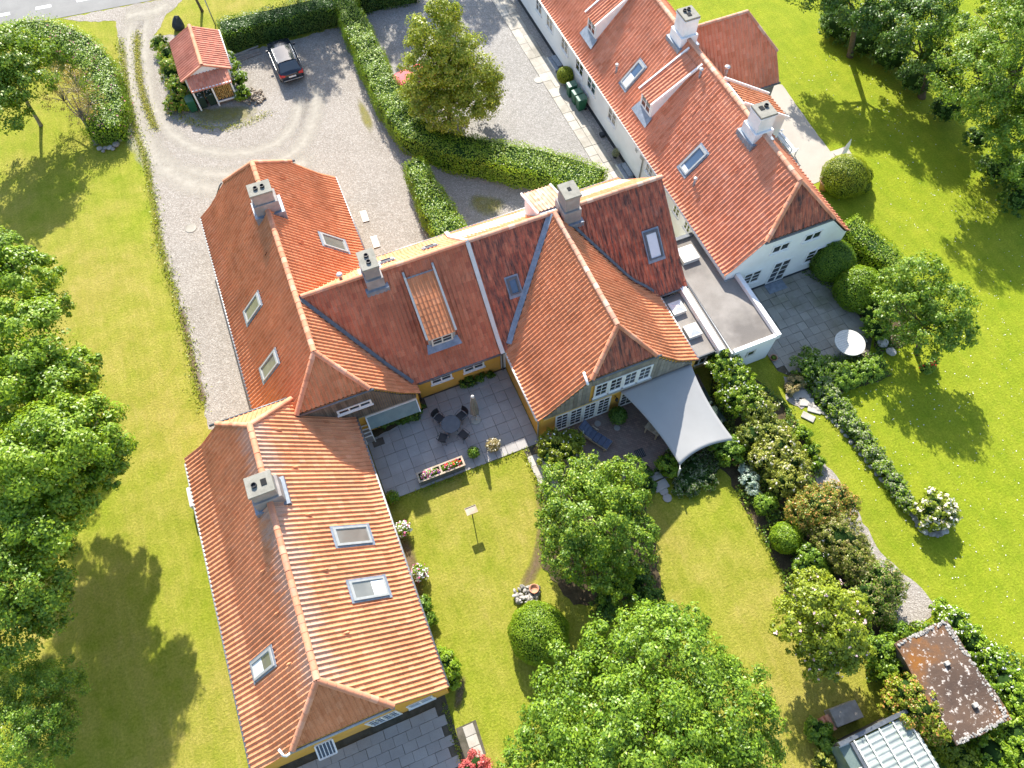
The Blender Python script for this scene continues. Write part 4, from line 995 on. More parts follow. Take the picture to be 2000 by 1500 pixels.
# annex roof towards the lawn
AX0, AX1, AY = 24.5, 30.75, 33.1
aF = Slope((AX0, 30.25), (1, 0), (0, 1), AX1-AX0, [(0, 2.55), (AY-30.25, 6.2)], [(0, 1, AY), (1, 0, AX1), hp((28.9, AY), (AX1, 31.4), (26, 31))], MAT['tile_white_house'], .25)
aB = Slope((AX1, 36.0), (-1, 0), (0, -1), AX1-AX0, [(0, 2.55), (36.0-AY, 6.2)], [(0, -1, -AY), (1, 0, AX1), hp((28.9, AY), (AX1, 34.8), (26, 35))], MAT['tile_white_house'], .25)
aH = Slope((AX1, 31.4), (0, 1), (-1, 0), 3.4, [(0, 4.02), (AX1-28.9, 6.2)], [hp((28.9, AY), (AX1, 31.4), (30.5, AY)), hp((28.9, AY), (AX1, 34.8), (30.5, AY)), (1, 0, AX1)], MAT['tile_white_house'], .25)
skylight(H4, wW['W'], 50-32.6, .98, 2.12, .76, 'frame_grey', 'glass_sky', blind=.5)
skylight(H4, wW['W'], 50-24.84, .98, 2.1, .78, 'frame_grey', 'glass_sky', blind=.15)
rW = roof_part(H4, wW['slopes'], 'W', 250)
rX = roof_part(H4, [aF, aB, aH], 'none', 50)
build_skylights()
ridge_line(rW, wW['ridge'][0], wW['ridge'][1], MAT['ridge_grey'], scale=1.05)
for p, q in wW['edges']: ridge_line(rW, p, q, MAT['ridge'])
ridge_line(rX, (24.8, AY, 6.2), (28.9, AY, 6.2), MAT['ridge_grey']); ridge_line(rX, (AX1, 31.4, 4.02), (28.9, AY, 6.2), MAT['ridge_grey']); ridge_line(rX, (AX1, 34.8, 4.02), (28.9, AY, 6.2), MAT['ridge_grey'])
b = MB(); b.prism([(27.3, 30.4), (30.6, 30.4), (30.6, 35.8), (27.3, 35.8)], 0, 2.6); b.add([(30.6, 30.4, 2.6), (30.6, 35.8, 2.6), (30.6, 34.6, 4.0), (30.6, 31.6, 4.0)], [(0, 1, 2, 3)]); b.build('wall', MAT['grey_wood'], H4)
window(H4, (28.2, 30.4, .6), (1, 0, 0), (0, -1, 0), 1.1, 1.6, 2, 3, 1)
gutter(H4, (27.6, 30.18, 2.5), (30.8, 30.18, 2.5), 'zinc_dark'); gutter(H4, (19.42, 17.9, 2.86), (19.42, 50, 2.86), 'off_white'); gutter(H4, (21.35, 17.78, 4.85), (25.7, 17.78, 4.85), 'zinc_dark')
MB().b2(19.585, 19.622, 17.95, 50, 0.0, .32).build('plinth', MAT['plinth'], H4); MB().b2(19.6, 27.4, 17.872, 17.912, 0, .2).build('plinth', MAT['plinth'], H4)
for y0, y1 in ((43.65, 44.69), (41.65, 42.78), (39.06, 40.2), (36.57, 37.81), (34.65, 35.95), (31.55, 32.72), (26.5, 27.4), (23.1, 23.85), (21.8, 22.5), (46.0, 47.1)):
    window(H4, (19.62, y1, 1.55 if y1 > 30 else 1.85), (0, -1, 0), (-1, 0, 0), y1-y0, 1.05 if y1 > 30 else .7, 2, 2, 1)
for y in (28.75, 28.1): MB().b2(19.59, 19.62, y-.12, y+.12, 2.1, 2.35).build('wall_grille', MAT['frame_grey'], H4)
downpipe(H4, [(19.5, 27.8, 2.8), (19.56, 27.8, 2.6), (19.56, 27.8, .02)], 'zinc')
yS = 17.91
window(H4, (22.2, yS, 3.35), (1, 0, 0), (0, -1, 0), 1.15, .68, 2, 1, 1); window(H4, (24.25, yS, 3.35), (1, 0, 0), (0, -1, 0), 1.15, .68, 2, 1, 1)
window(H4, (21.0, yS, .95), (1, 0, 0), (0, -1, 0), 1.2, 1.15, 2, 3, 1); window(H4, (25.2, yS, .95), (1, 0, 0), (0, -1, 0), 1.25, 1.15, 2, 3, 1)
window(H4, (22.95, yS, .12), (1, 0, 0), (0, -1, 0), 1.2, 2.02, 2, 4, 1, sill=False, name='french_door')
MB().b2(22.9, 24.1, 17.2, 17.85, .05, .09).build('door_mat', MAT['lead'], H4)
chimney(H4, 23.55, 31.8, .92, 1.05, 7.2, 8.55, 'chimney_white', [(-.15, .2, .11, 0), (.12, .22, .11, 0), (-.05, -.15, .12, 1)], plinth=.2, capo=.03, drop=1.3)
chimney(H4, 23.5, 23.4, .95, 1.0, 7.2, 8.5, 'chimney_white', [(-.12, .12, .12, 1), (.18, .16, .12, 0)], plinth=.2, capo=.03, drop=1.3)
for x, y, z in ((20.5, 33.85, 3.95), (23.0, 28.7, 6.65), (20.46, 23.6, 3.9)): roof_vent(H4, x, y, z)
roof_vent(H4, 26.2, 30.3, 4.6, .5, .1)
vent_tiles(rW, wW['W'], [(50-y, 2.6) for y in (35.5, 30.5, 27.2, 25.4, 22.3, 38.5)], MAT['tile_white_house'])
def wdormer(y0, y1):
    b = MB(); b.v = [(20.52, y0, 3.9), (20.52, y1, 3.9), (20.52, y1, 5.16), (20.52, y0, 5.16), (23.3, y0, 6.85), (23.3, y1, 6.85), (23.3, y0, 6.3), (23.3, y1, 6.3)]
    b.f = [(0, 3, 2, 1), (0, 6, 4, 3), (1, 2, 5, 7), (3, 4, 5, 2)]
    d = b.build('dormer', MAT['white_wall'], H4)
    s = Slope((20.38, y1+.06), (0, -1), (1, 0), y1-y0+.12, [(0, 5.12), (2.95, 6.98)], [(1, 0, 23.25)], MAT['tile_white_house'], .25)
    for M in slope_tiles(s, 'none')[0]:
        o = bpy.data.objects.new('tile', tile_mesh(MAT['tile_white_house'])); COL.objects.link(o); o.matrix_basis = Matrix(M.tolist()); attach(o, d)
    e = MB()
    for y in (y0-.1, y1+.1): e.bar((20.34, y, 5.14), (23.35, y, 7.04), .10, .15)
    e.build('bargeboard', MAT['white_paint'], d)
    window(d, (20.52, y1-.1, 4.12), (0, -1, 0), (-1, 0, 0), y1-y0-.2, .92, 2, 2, 1, sill=False)
    MB().add([(20.10, y0-.25, 3.62), (20.10, y1+.25, 3.62), (20.56, y1+.15, 4.12), (20.56, y0-.15, 4.12)], [(0, 3, 2, 1)]).build('apron', MAT['lead'], d)
wdormer(29.25, 30.6); wdormer(37.0, 38.3)
b = MB(); b.v = [(24.4, 26.1, 6.35), (24.4, 28.1, 6.35), (28.1, 28.1, 4.0), (28.1, 26.1, 4.0), (24.4, 26.1, 5.5), (24.4, 28.1, 5.5), (28.0, 28.1, 2.0), (28.0, 26.1, 2.0)]
b.f = [(0, 3, 2, 1), (0, 4, 7, 3), (1, 2, 6, 5), (2, 3, 7, 6)]; d3 = b.build('dormer', MAT['white_wall'], H4)
s = Slope((28.15, 26.05), (0, 1), (-1, 0), 2.1, [(0, 4.03), (3.75, 6.4)], [(-1, 0, -24.6)], MAT['tile_orange'], .25)
for M in slope_tiles(s, 'none')[0]:
    o = bpy.data.objects.new('tile', tile_mesh(MAT['tile_orange'])); COL.objects.link(o); o.matrix_basis = Matrix(M.tolist()); attach(o, d3)
b = MB(); b.bar((24.4, 28.22, 6.48), (28.2, 28.22, 4.08), .1, .14); b.bar((24.4, 25.98, 6.48), (28.2, 25.98, 4.08), .1, .14); b.build('bargeboard', MAT['white_paint'], d3)

# ------------------------------------------------------------------ flat roofed link between the houses
LK = thing('flat_roofed_link', 'flat grey felt roofed link with white parapets between the two houses', 'outbuilding', (18.5, 17, 0))
b = MB(); b.prism([(17.62, 13.62), (20.42, 13.62), (20.42, 17.82), (19.60, 17.84), (19.60, 21.5), (17.60, 21.5), (17.62, 18.0)], 0, 2.30); b.build('wall', MAT['white_wall'], LK)
b = MB(); b.prism([(17.70, 13.75), (20.24, 13.75), (20.24, 17.80), (19.58, 17.80), (19.58, 21.5), (17.64, 21.5), (17.66, 18.0)], 2.302, 2.34); b.build('flat_roof', MAT['felt'], LK)
b = MB(); b.prism([(15.86, 14.25), (17.05, 14.25), (17.05, 18.3), (15.86, 18.3)], 1.9, 2.06); b.build('flat_roof', MAT['felt'], LK)
b = MB(); b.prism([(15.9, 14.5), (17.0, 14.5), (17.0, 18.3), (15.9, 18.3)], 0, 1.899); b.build('wall', MAT['cream_wall'], LK)
b = MB(); b.b2(20.245, 20.50, 13.52, 17.88, 2.2, 2.62); b.build('parapet', MAT['white_wall'], LK, bevel=.01)
b = MB(); b.b2(17.7, 20.243, 13.52, 13.74, 2.2, 2.52); b.build('parapet', MAT['white_wall'], LK, bevel=.01)
b = MB(); b.b2(17.06, 17.40, 14.0, 18.5, 1.6, 2.42); b.build('parapet', MAT['white_wall'], LK, bevel=.01)
MB().b2(17.42, 17.52, 13.9, 18.3, 1.9, 2.36).build('flashing', MAT['felt'], LK); MB().b2(17.54, 17.60, 13.9, 21.4, 1.9, 2.40).build('flashing', MAT['frame_dark'], LK)
MB().b2(15.86, 17.05, 14.18, 14.248, 1.86, 2.10).build('fascia', MAT['frame_dark'], LK)
MB().b2(18.0, 19.5, 21.3, 21.52, 2.341, 2.5).build('parapet', MAT['zinc_dark'], LK)
def roof_dome(cx, cy, z, w):
    b = MB()
    for x0, x1, y0, y1 in ((-w/2, w/2, -w/2, -w/2+.07), (-w/2, w/2, w/2-.07, w/2), (-w/2, -w/2+.07, -w/2+.07, w/2-.07), (w/2-.07, w/2, -w/2+.07, w/2-.07)): b.b2(cx+x0, cx+x1, cy+y0, cy+y1, z, z+.26)
    k = b.build('roof_light', MAT['off_white'], LK)
    h = w/2-.05; b = MB(); b.v = [(cx-h, cy-h, z+.262), (cx+h, cy-h, z+.262), (cx+h, cy+h, z+.262), (cx-h, cy+h, z+.262), (cx, cy, z+.42)]; b.f = [(0, 1, 4), (1, 2, 4), (2, 3, 4), (3, 0, 4)]; b.build('dome', MAT['dome'], k)
roof_dome(18.5, 20.2, 2.342, 1.02); roof_dome(16.35, 17.35, 2.062, .78); roof_dome(16.42, 15.72, 2.062, .78)
window(LK, (18.75, 13.62, 1.15), (1, 0, 0), (0, -1, 0), .55, .6, 1, 1, 1, mat='off_white', sill=False)
window(LK, (16.0, 14.48, .5), (1, 0, 0), (0, -1, 0), .9, 1.3, 2, 2, 1, sill=False)
gw = MB().b2(17.5, 17.72, 11.4, 13.5, 0, 1.7).build('garden_wall', MAT['white_wall'], None, bevel=.01); tag(gw, 'white rendered garden wall running out from the flat roofed link', 'wall')
# ------------------------------------------------------------------ plants
def rdir(rg, n):
    v = rg.normal(size=(n, 3)); return v/np.linalg.norm(v, axis=1, keepdims=True)
def leaf_quads(rg, pos, nrm, size, asp=0.55, fold=0.12):
    n = len(pos); t = rdir(rg, n); t -= nrm*np.sum(t*nrm, axis=1, keepdims=True); t /= np.linalg.norm(t, axis=1, keepdims=True)+1e-9
    b = np.cross(nrm, t); s = (size*rg.uniform(.65, 1.3, n))[:, None]
    V = np.stack([pos-t*s*.5, pos+b*s*asp*.5+nrm*s*fold, pos+t*s*.5, pos-b*s*asp*.5+nrm*s*fold], axis=1).reshape(-1, 3)
    return V, np.arange(n*4).reshape(-1, 4)
def pxs(px_, py_, z):
    p = P(px_, py_, z); return p, float((p-CAMPOS) @ C_FWD)/CAM_F
def blob(px_, py_, z, rpx, flat=.85):
    p, s = pxs(px_, py_, z); r = rpx*s; return (p[0], p[1], p[2], r, r, r*flat)
def cloud(rg, blobs, n, size, clump=.42, low=-.35, up=.45, inner=.12, gap=.0, ragged=.16, even=False):
    areas = np.array([b[3]*b[4]+b[3]*b[5] for b in blobs]); share = areas/areas.sum(); P_, N_ = [], []
    for b, sh in zip(blobs, share):
        c = np.array(b[:3]); r = np.array(b[3:6]); m = max(8, int(n*sh)); rc = max(.16, clump*min(1.0, r.mean()*.55))
        K = max(6, int(3.0*r.mean()**2/(rc*rc)))
        d = rdir(rg, K*2); d = d[d[:, 2] > low][:K]; K = len(d)
        cc = c+d*r*(1-np.abs(rg.normal(0, ragged, (K, 1))))*rg.uniform(.88, 1.10, (K, 1))
        keep = cc[:, 2] > .12; cc, d = cc[keep], d[keep]; K = len(cc)
        if K == 0: continue
        if even:
            q = rdir(rg, m*2); q = q[q[:, 2] > -.6][:m]; m = len(q); pos = c+q*r*(1+rg.normal(0, .022, (m, 1)))*(1+.03*np.sin(q[:, :1]*9+q[:, 1:2]*7)); nrm = q+rg.normal(0, .35, (m, 3)); nrm /= np.linalg.norm(nrm, axis=1, keepdims=True)
            k = pos[:, 2] > .04; P_.append(pos[k]); N_.append(nrm[k]); continue
        wts = rg.uniform(.35, 1.5, K); idx = rg.choice(K, m, p=wts/wts.sum())
        o = rdir(rg, m); o[:, 2] *= .75
        rad = rc*rg.uniform(.55, 1.35, K)[idx][:, None]*rg.uniform(.35, 1, (m, 1))
        pos = cc[idx]+o*rad
        ni = int(m*inner); pos[:ni] = c+rdir(rg, ni)*r*rg.uniform(.3, .85, (ni, 1))
        nrm = o*.55+d[idx]*.5+np.array([0, 0, up])+rg.normal(0, .33, (m, 3)); nrm /= np.linalg.norm(nrm, axis=1, keepdims=True)
        k = pos[:, 2] > .06; P_.append(pos[k]); N_.append(nrm[k])
    return np.vstack(P_), np.vstack(N_)
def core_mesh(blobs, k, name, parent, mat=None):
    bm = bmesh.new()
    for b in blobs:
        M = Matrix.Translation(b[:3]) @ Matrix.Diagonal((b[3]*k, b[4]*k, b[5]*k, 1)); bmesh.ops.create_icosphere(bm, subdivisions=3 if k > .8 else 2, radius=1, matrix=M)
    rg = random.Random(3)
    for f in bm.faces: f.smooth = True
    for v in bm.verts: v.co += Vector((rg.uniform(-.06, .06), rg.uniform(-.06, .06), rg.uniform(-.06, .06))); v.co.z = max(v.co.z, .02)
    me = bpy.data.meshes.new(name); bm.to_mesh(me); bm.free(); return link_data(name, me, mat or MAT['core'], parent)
def flowers(rg, parent, pos, nrm, mat, n, size, name='flowers', lift=.06):
    up = np.where(nrm[:, 2] > .35)[0]
    if len(up) == 0: return
    i = rg.choice(up, min(n, len(up)), replace=False); p = np.repeat(pos[i]+nrm[i]*lift, 4, axis=0)+rg.normal(0, size*.35, (len(i)*4, 3)); q = np.repeat(nrm[i], 4, axis=0)+rg.normal(0, .5, (len(i)*4, 3)); q /= np.linalg.norm(q, axis=1, keepdims=True)
    V, F = leaf_quads(rg, p, q, size, .9, .1); o = link_data(name, np_mesh(name, V, F, MAT[mat]), None, parent); o['kind'] = 'stuff'; return o
def tree(label, base, blobs, n, size, mat, seed, name='tree', trunk=.16, bark='bark', cat='tree', group=None, clump=.5, fl=None, limbs=True, up=.45, inner=.12, ragged=.16, mat2=None, twigs=0):
    n = int(n*1.12); size = size*.9
    rg = np.random.default_rng(seed); t = thing(name, label, cat, (base[0], base[1], 0), 0, group)
    c = np.mean([b[:3] for b in blobs], axis=0); zt = max(b[2] for b in blobs)
    fork = np.array([base[0]*.55+c[0]*.45, base[1]*.55+c[1]*.45, max(.5, min(b[2]-b[5] for b in blobs)*.6+.35*c[2])])
    tb = MB(); b0 = np.array([base[0], base[1], -.05]); mid = (b0+fork)/2+np.append(rg.normal(0, .05, 2), 0)
    tb.tube([b0, b0*.8+mid*.2, mid, fork, (fork+c)/2+np.array([0, 0, .1]), c+np.array([0, 0, .25*(zt-c[2])])], [trunk*1.35, trunk*1.05, trunk*.92, trunk*.8, trunk*.5, trunk*.2], 9)
    if limbs:
        for b in blobs:
            e = np.array(b[:3]); m = (fork+e)/2+np.array([rg.normal(0, .12), rg.normal(0, .12), -.05*np.linalg.norm(e-fork)])
            tb.tube([fork, m, e], [trunk*.5, trunk*.3, trunk*.1], 6)
            for _ in range(2+twigs):
                d = rdir(rg, 1)[0]; d[2] = abs(d[2])*.6; tb.tube([m*.3+e*.7, e+d*np.array(b[3:6])*.4, e+d*np.array(b[3:6])*.9], [trunk*.14, trunk*.09, trunk*.03], 5)
    tb.build('trunk', MAT[bark], t, True)
    pos, nrm = cloud(rg, blobs, n, size, clump, up=up, inner=inner, ragged=ragged)
    V, F = leaf_quads(rg, pos, nrm, size); link_data('crown', np_mesh('crown', V, F, MAT[mat]), None, t)
    if mat2:
        k = rg.choice(len(pos), len(pos)//9, replace=False); V, F = leaf_quads(rg, pos[k]+nrm[k]*.05, nrm[k], size*1.05); o = link_data('young_leaves', np_mesh('young_leaves', V, F, MAT[mat2]), None, t); o['kind'] = 'stuff'
    if fl: flowers(rg, t, pos, nrm, *fl)
    return t
def shrub(label, blobs, n, size, mat, seed, name='shrub', cat='shrub', group=None, fl=None, core=.6, clump=.26, up=.4, ragged=.12, mat2=None, n2=8, coremat=None, even=False):
    n = int(n*1.22); size = size*.9
    rg = np.random.default_rng(seed); c = blobs[0]; t = thing(name, label, cat, (c[0], c[1], 0), 0, group)
    pos, nrm = cloud(rg, blobs, n, size, clump, up=up, inner=.05, low=-.55, ragged=ragged, even=even)
    V, F = leaf_quads(rg, pos, nrm, size); link_data('foliage', np_mesh('foliage', V, F, MAT[mat]), None, t)
    if mat2:
        k = rg.choice(len(pos), len(pos)//n2, replace=False); V, F = leaf_quads(rg, pos[k]+nrm[k]*.04, nrm[k], size); o = link_data('tinted_leaves', np_mesh('tinted_leaves', V, F, MAT[mat2]), None, t); o['kind'] = 'stuff'
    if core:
        for q in blobs: core_mesh([q], core, 'stems', t, coremat)  # dark solid added inside the leaves, so the gaps between them look dark
    if fl:
        for f in (fl if isinstance(fl, list) else [fl]): flowers(rg, t, pos, nrm, *f)
    return t
def hedge(label, pts, width, h, mat, seed, size=.11, dens=120, group=None, fl=None, mat2=None, name='hedge', rough=.07):
    """clipped hedge along a plan line; width may run from first to last"""
    dens = dens*2.1; size = size*.95
    rg = np.random.default_rng(seed); pts = smooth(pts, 2, closed=False); n = len(pts); pts = np.array(pts)
    seg = np.linalg.norm(np.diff(pts, axis=0), axis=1); cum = np.append(0, np.cumsum(seg)); L = cum[-1]
    w0, w1 = (width if hasattr(width, '__len__') else (width, width)); t = thing(name, label, 'hedge', (*pts[n//2], 0), 0, group)
    def at(s):
        x = np.interp(s, cum, pts[:, 0]); y = np.interp(s, cum, pts[:, 1]); e = .2
        dx = np.interp(np.minimum(s+e, L), cum, pts[:, 0])-np.interp(np.maximum(s-e, 0), cum, pts[:, 0]); dy = np.interp(np.minimum(s+e, L), cum, pts[:, 1])-np.interp(np.maximum(s-e, 0), cum, pts[:, 1])
        l = np.hypot(dx, dy)+1e-9; return x, y, -dy/l, dx/l, dx/l, dy/l
    wob = lambda s, k: .08*np.sin(s*1.7+k)+.06*np.sin(s*4.1+2*k)
    N = int(L*((w0+w1)/2+2*h)*dens); s = rg.uniform(0, L, N); wd = (w0+(w1-w0)*s/L)/2+wob(s, seed); x, y, nx, ny, dx, dy = at(s)
    per = 2*wd+2*h; u = rg.uniform(0, 1, N)*per; top = u < 2*wd; lf = (u >= 2*wd) & (u < 2*wd+h)
    off = np.where(top, u-wd, np.where(lf, wd, -wd)); z = np.where(top, h+wob(s, seed+3)+.05*np.sin(off*5+s*3), np.where(lf, u-2*wd, u-2*wd-h))
    bulge = np.where(top, 0, .10*np.sin(np.clip(z/h, 0, 1)*3.1)); off = off+np.sign(off)*bulge
    rc = np.clip((np.abs(off)/wd-.75)/.25, 0, 1)*top; z = z-rc*.16
    pos = np.stack([x+nx*off, y+ny*off, z], 1)+rg.normal(0, rough, (N, 3)); pos[:, 2] = np.maximum(pos[:, 2], .04)
    nrm = np.stack([np.where(top, nx*off*.35, nx*np.sign(off)), np.where(top, ny*off*.35, ny*np.sign(off)), np.where(top, 1.0, .4)], 1)+rg.normal(0, .30, (N, 3)); nrm /= np.linalg.norm(nrm, axis=1, keepdims=True)
    ne = int((w0+w1)/2*h*dens)
    for e, sg in ((0.0, -1), (L, 1)):
        X, Y, a, b_, c, d = at(np.full(ne, e)); o = rg.uniform(-1, 1, ne)*(w0 if sg < 0 else w1)/2; pe = np.stack([X+a*o+c*sg*.05, Y+b_*o+d*sg*.05, rg.uniform(.05, h, ne)], 1)+rg.normal(0, rough, (ne, 3))
        q = np.stack([c*sg, d*sg, np.full(ne, .4)], 1)+rg.normal(0, .4, (ne, 3)); q /= np.linalg.norm(q, axis=1, keepdims=True); pos = np.vstack([pos, pe]); nrm = np.vstack([nrm, q])
    V, F = leaf_quads(rg, pos, nrm, size); link_data('foliage', np_mesh('foliage', V, F, MAT[mat]), None, t)
    if mat2:
        k = rg.choice(len(pos), len(pos)//10, replace=False); V, F = leaf_quads(rg, pos[k]+nrm[k]*.04, nrm[k], size); o = link_data('tinted_leaves', np_mesh('tinted_leaves', V, F, MAT[mat2]), None, t); o['kind'] = 'stuff'
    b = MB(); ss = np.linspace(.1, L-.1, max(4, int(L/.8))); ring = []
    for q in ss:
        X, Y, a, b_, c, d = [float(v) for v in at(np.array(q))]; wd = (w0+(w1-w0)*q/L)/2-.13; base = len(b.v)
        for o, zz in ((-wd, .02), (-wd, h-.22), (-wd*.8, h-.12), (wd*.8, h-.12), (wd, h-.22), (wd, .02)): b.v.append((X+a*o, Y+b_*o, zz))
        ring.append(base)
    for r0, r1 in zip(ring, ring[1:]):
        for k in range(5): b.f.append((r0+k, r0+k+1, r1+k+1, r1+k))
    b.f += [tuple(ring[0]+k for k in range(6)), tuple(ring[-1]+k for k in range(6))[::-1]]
    b.build('stems', MAT['core'], t)  # dark block added under the hedge leaves to close the view through
    if fl: flowers(rg, t, pos, nrm, *fl)
    return t

# --- trees
B = blob
tree('broad green maple spreading over dry lawn beside the house wing, topmost of its row', P2(-20, 660), [B(40, 545, 6.2, 70), B(95, 600, 5.4, 42), B(5, 500, 6.2, 55), B(-40, 580, 5.5, 90)], 26000, .19, 'leaf_bright', 11, trunk=.22)
tree('bright green maple with layered crown reaching over the dry lawn', P2(30, 860), [B(60, 680, 7.2, 95), B(145, 730, 6.4, 52), B(15, 770, 7.4, 90), B(110, 770, 6.8, 60)], 32000, .19, 'leaf_bright', 12, trunk=.24)
tree('largest maple of the row, its crown stretching furthest towards the house', P2(70, 1060), [B(165, 860, 7.0, 84), B(228, 890, 6.4, 40), B(95, 880, 7.6, 95), B(30, 920, 7.8, 100), B(125, 970, 6.6, 66), B(60, 1035, 6.8, 86), B(200, 930, 6.2, 42)], 50000, .18, 'leaf_bright', 13, trunk=.28)
tree('pale fresh green tree behind the maples on the dry lawn', P2(-10, 1250), [B(40, 1140, 6.0, 100), B(85, 1080, 5.4, 55), B(15, 1230, 5.2, 75), B(95, 1190, 4.8, 48), B(-50, 1150, 6.0, 100)], 30000, .16, 'leaf_mid', 14, trunk=.2, mat2='leaf_lime')
tree('dark fine leaved bushy tree low beside the dry lawn', P2(60, 1450), [B(85, 1360, 3.6, 75), B(45, 1440, 3.6, 85), B(130, 1345, 2.8, 36), B(15, 1340, 3.2, 60), B(110, 1430, 3.0, 50)], 30000, .10, 'leaf_mid', 15, trunk=.18, clump=.34)
tree('young tree with slanting bare trunk on lawn inside the rose hedge', P2(80, 245), [B(15, 115, 5.2, 62), B(52, 165, 4.2, 55), B(10, 215, 3.8, 58), B(82, 105, 4.3, 30), B(-40, 150, 4.5, 80), B(25, 75, 4.8, 35)], 22000, .20, 'leaf_mid', 16, trunk=.12, bark='bark_grey', mat2='leaf_lime')
tree('sparse half bare shrub tree with thin twigs beside the rose hedge', P2(188, 283), [B(150, 170, 2.6, 45), B(120, 190, 2.2, 38), B(175, 200, 2.2, 32), B(105, 150, 2.4, 30), B(160, 225, 1.6, 30)], 3000, .11, 'leaf_twig', 17, trunk=.14, bark='bark_grey', clump=.5, twigs=24, up=.2)
lx, ly = 10.3, 37.9
tree('tall conical linden with yellow green flowering crown standing by the hedge', (lx, ly-.3), [(lx+.3, ly-.2, 2.3, 3.2, 3.0, 1.5), (lx-1.5, ly-.1, 3.2, 1.3, 1.3, 1.2), (lx+1.7, ly-.5, 3.2, 2.0, 1.9, 1.6), (lx+.2, ly-1.5, 3.0, 2.0, 1.7, 1.5), (lx-.2, ly+.2, 5.2, 2.4, 2.3, 1.7), (lx+1.2, ly+.8, 5.0, 1.6, 1.6, 1.4), (lx-1.0, ly-.4, 5.2, 1.6, 1.5, 1.4), (lx, ly, 7.0, 1.6, 1.6, 1.6), (lx+.5, ly+.2, 8.2, .95, .95, 1.2), (lx-1.7, ly-1.0, 2.2, 1.3, 1.2, 1.0)], 42000, .17, 'leaf_lime', 18, trunk=.24, clump=.55, mat2='leaf_yellow')
tree('dense glossy apple tree in the soil bed between patio and lawn', P2(1160, 1120), [B(1150, 1010, 3.6, 92), B(1205, 960, 3.5, 62), B(1105, 955, 3.1, 55), B(1222, 1060, 3.2, 62), B(1128, 1080, 3.0, 68), B(1190, 1120, 2.6, 52), B(1090, 1030, 2.8, 45), B(1232, 920, 2.6, 32), B(1155, 930, 3.0, 45)], 42000, .135, 'leaf_mid', 19, trunk=.18, clump=.36, mat2='leaf_lime')
tree('huge broad crowned tree with dense foliage over the lower lawn', P2(1240, 1440), [B(1150, 1385, 4.6, 120), B(1300, 1300, 5.0, 115), B(1400, 1395, 4.6, 115), B(1255, 1450, 5.8, 140), B(1070, 1450, 3.9, 80), B(1200, 1270, 3.6, 66), B(1335, 1225, 4.0, 52), B(1450, 1470, 3.7, 75), B(1120, 1345, 3.2, 52), B(1200, 1540, 5.2, 140), B(1390, 1530, 4.7, 120), B(1040, 1520, 3.8, 70), B(1250, 1215, 3.2, 45)], 88000, .15, 'leaf_mid', 20, trunk=.34, clump=.42, mat2='leaf_bright')
tree('yellow green chestnut like tree with creamy blossom beside border path', P2(1610, 1270), [B(1600, 1200, 3.6, 75), B(1640, 1250, 3.2, 60), B(1560, 1230, 3.0, 50), B(1590, 1150, 3.0, 42), B(1660, 1190, 3.0, 42), B(1605, 1280, 2.6, 50)], 26000, .15, 'leaf_lime', 21, trunk=.16, clump=.36, fl=('petal_pale', 160, .10))
tree('small green fruit tree on the bright lawn behind round table', P2(1790, 690), [B(1795, 545, 4.2, 55), B(1850, 600, 3.8, 55), B(1760, 600, 3.2, 55), B(1815, 650, 2.8, 52), B(1870, 650, 2.6, 36), B(1740, 560, 2.6, 36)], 22000, .15, 'leaf_mid', 22, trunk=.14, clump=.42, mat2='leaf_lime')
tg = 'trees edging the bright lawn'
tree('tall light green willow like tree at far edge of bright lawn', P2(1950, 250), [B(1900, 150, 6.2, 72), B(1950, 70, 6.6, 85), B(1905, 210, 4.8, 45), B(1975, 180, 5.6, 70), B(2020, 60, 6.5, 90), B(1990, 10, 6.4, 70)], 38000, .16, 'leaf_mid', 23, trunk=.3, clump=.55, group=tg, mat2='leaf_olive')
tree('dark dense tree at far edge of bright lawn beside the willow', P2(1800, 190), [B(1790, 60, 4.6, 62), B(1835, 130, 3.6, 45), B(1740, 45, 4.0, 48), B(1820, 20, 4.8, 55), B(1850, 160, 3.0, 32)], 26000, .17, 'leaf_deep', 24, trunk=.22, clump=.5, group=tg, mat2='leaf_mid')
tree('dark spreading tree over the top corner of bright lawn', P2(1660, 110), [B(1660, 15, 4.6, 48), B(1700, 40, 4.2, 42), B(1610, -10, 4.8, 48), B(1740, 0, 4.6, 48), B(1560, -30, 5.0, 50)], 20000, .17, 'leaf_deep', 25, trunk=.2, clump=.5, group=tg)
tree('rounded mid green tree beside lawn below the willow like tree', P2(2010, 360), [B(1970, 265, 4.0, 48), B(2005, 320, 3.6, 55), B(2040, 240, 4.4, 70), B(1985, 215, 3.6, 36)], 18000, .16, 'leaf_mid', 26, trunk=.2, clump=.46, group=tg)
tree('small roadside tree with thin trunk behind the tiled shed', P2(395, 22), [(-3.9, 57.2, 4.6, 1.9, 1.9, 1.4), (-3.0, 56.4, 4.0, 1.4, 1.3, 1.0), (-4.8, 56.6, 4.0, 1.2, 1.2, .9)], 11000, .18, 'leaf_mid', 27, trunk=.1)
rgp = 'roadside trees beyond the hedges'
tree('tall roadside tree behind the parking hedge', (4.8, 58.6), [(4.8, 58.2, 8.6, 2.4, 2.2, 1.9), (6.2, 57.8, 7.6, 1.8, 1.6, 1.5), (3.4, 58.6, 7.4, 1.8, 1.7, 1.5)], 10000, .2, 'leaf_mid', 28, trunk=.2, group=rgp)
tree('tall roadside tree behind the dark hedge of neighbouring court', (10.6, 59.4), [(10.6, 59.0, 8.4, 2.6, 2.4, 2.0), (12.4, 58.8, 7.8, 2.0, 1.9, 1.6), (9.0, 58.8, 7.2, 1.7, 1.6, 1.4)], 11000, .21, 'leaf_mid', 29, trunk=.22, group=rgp)
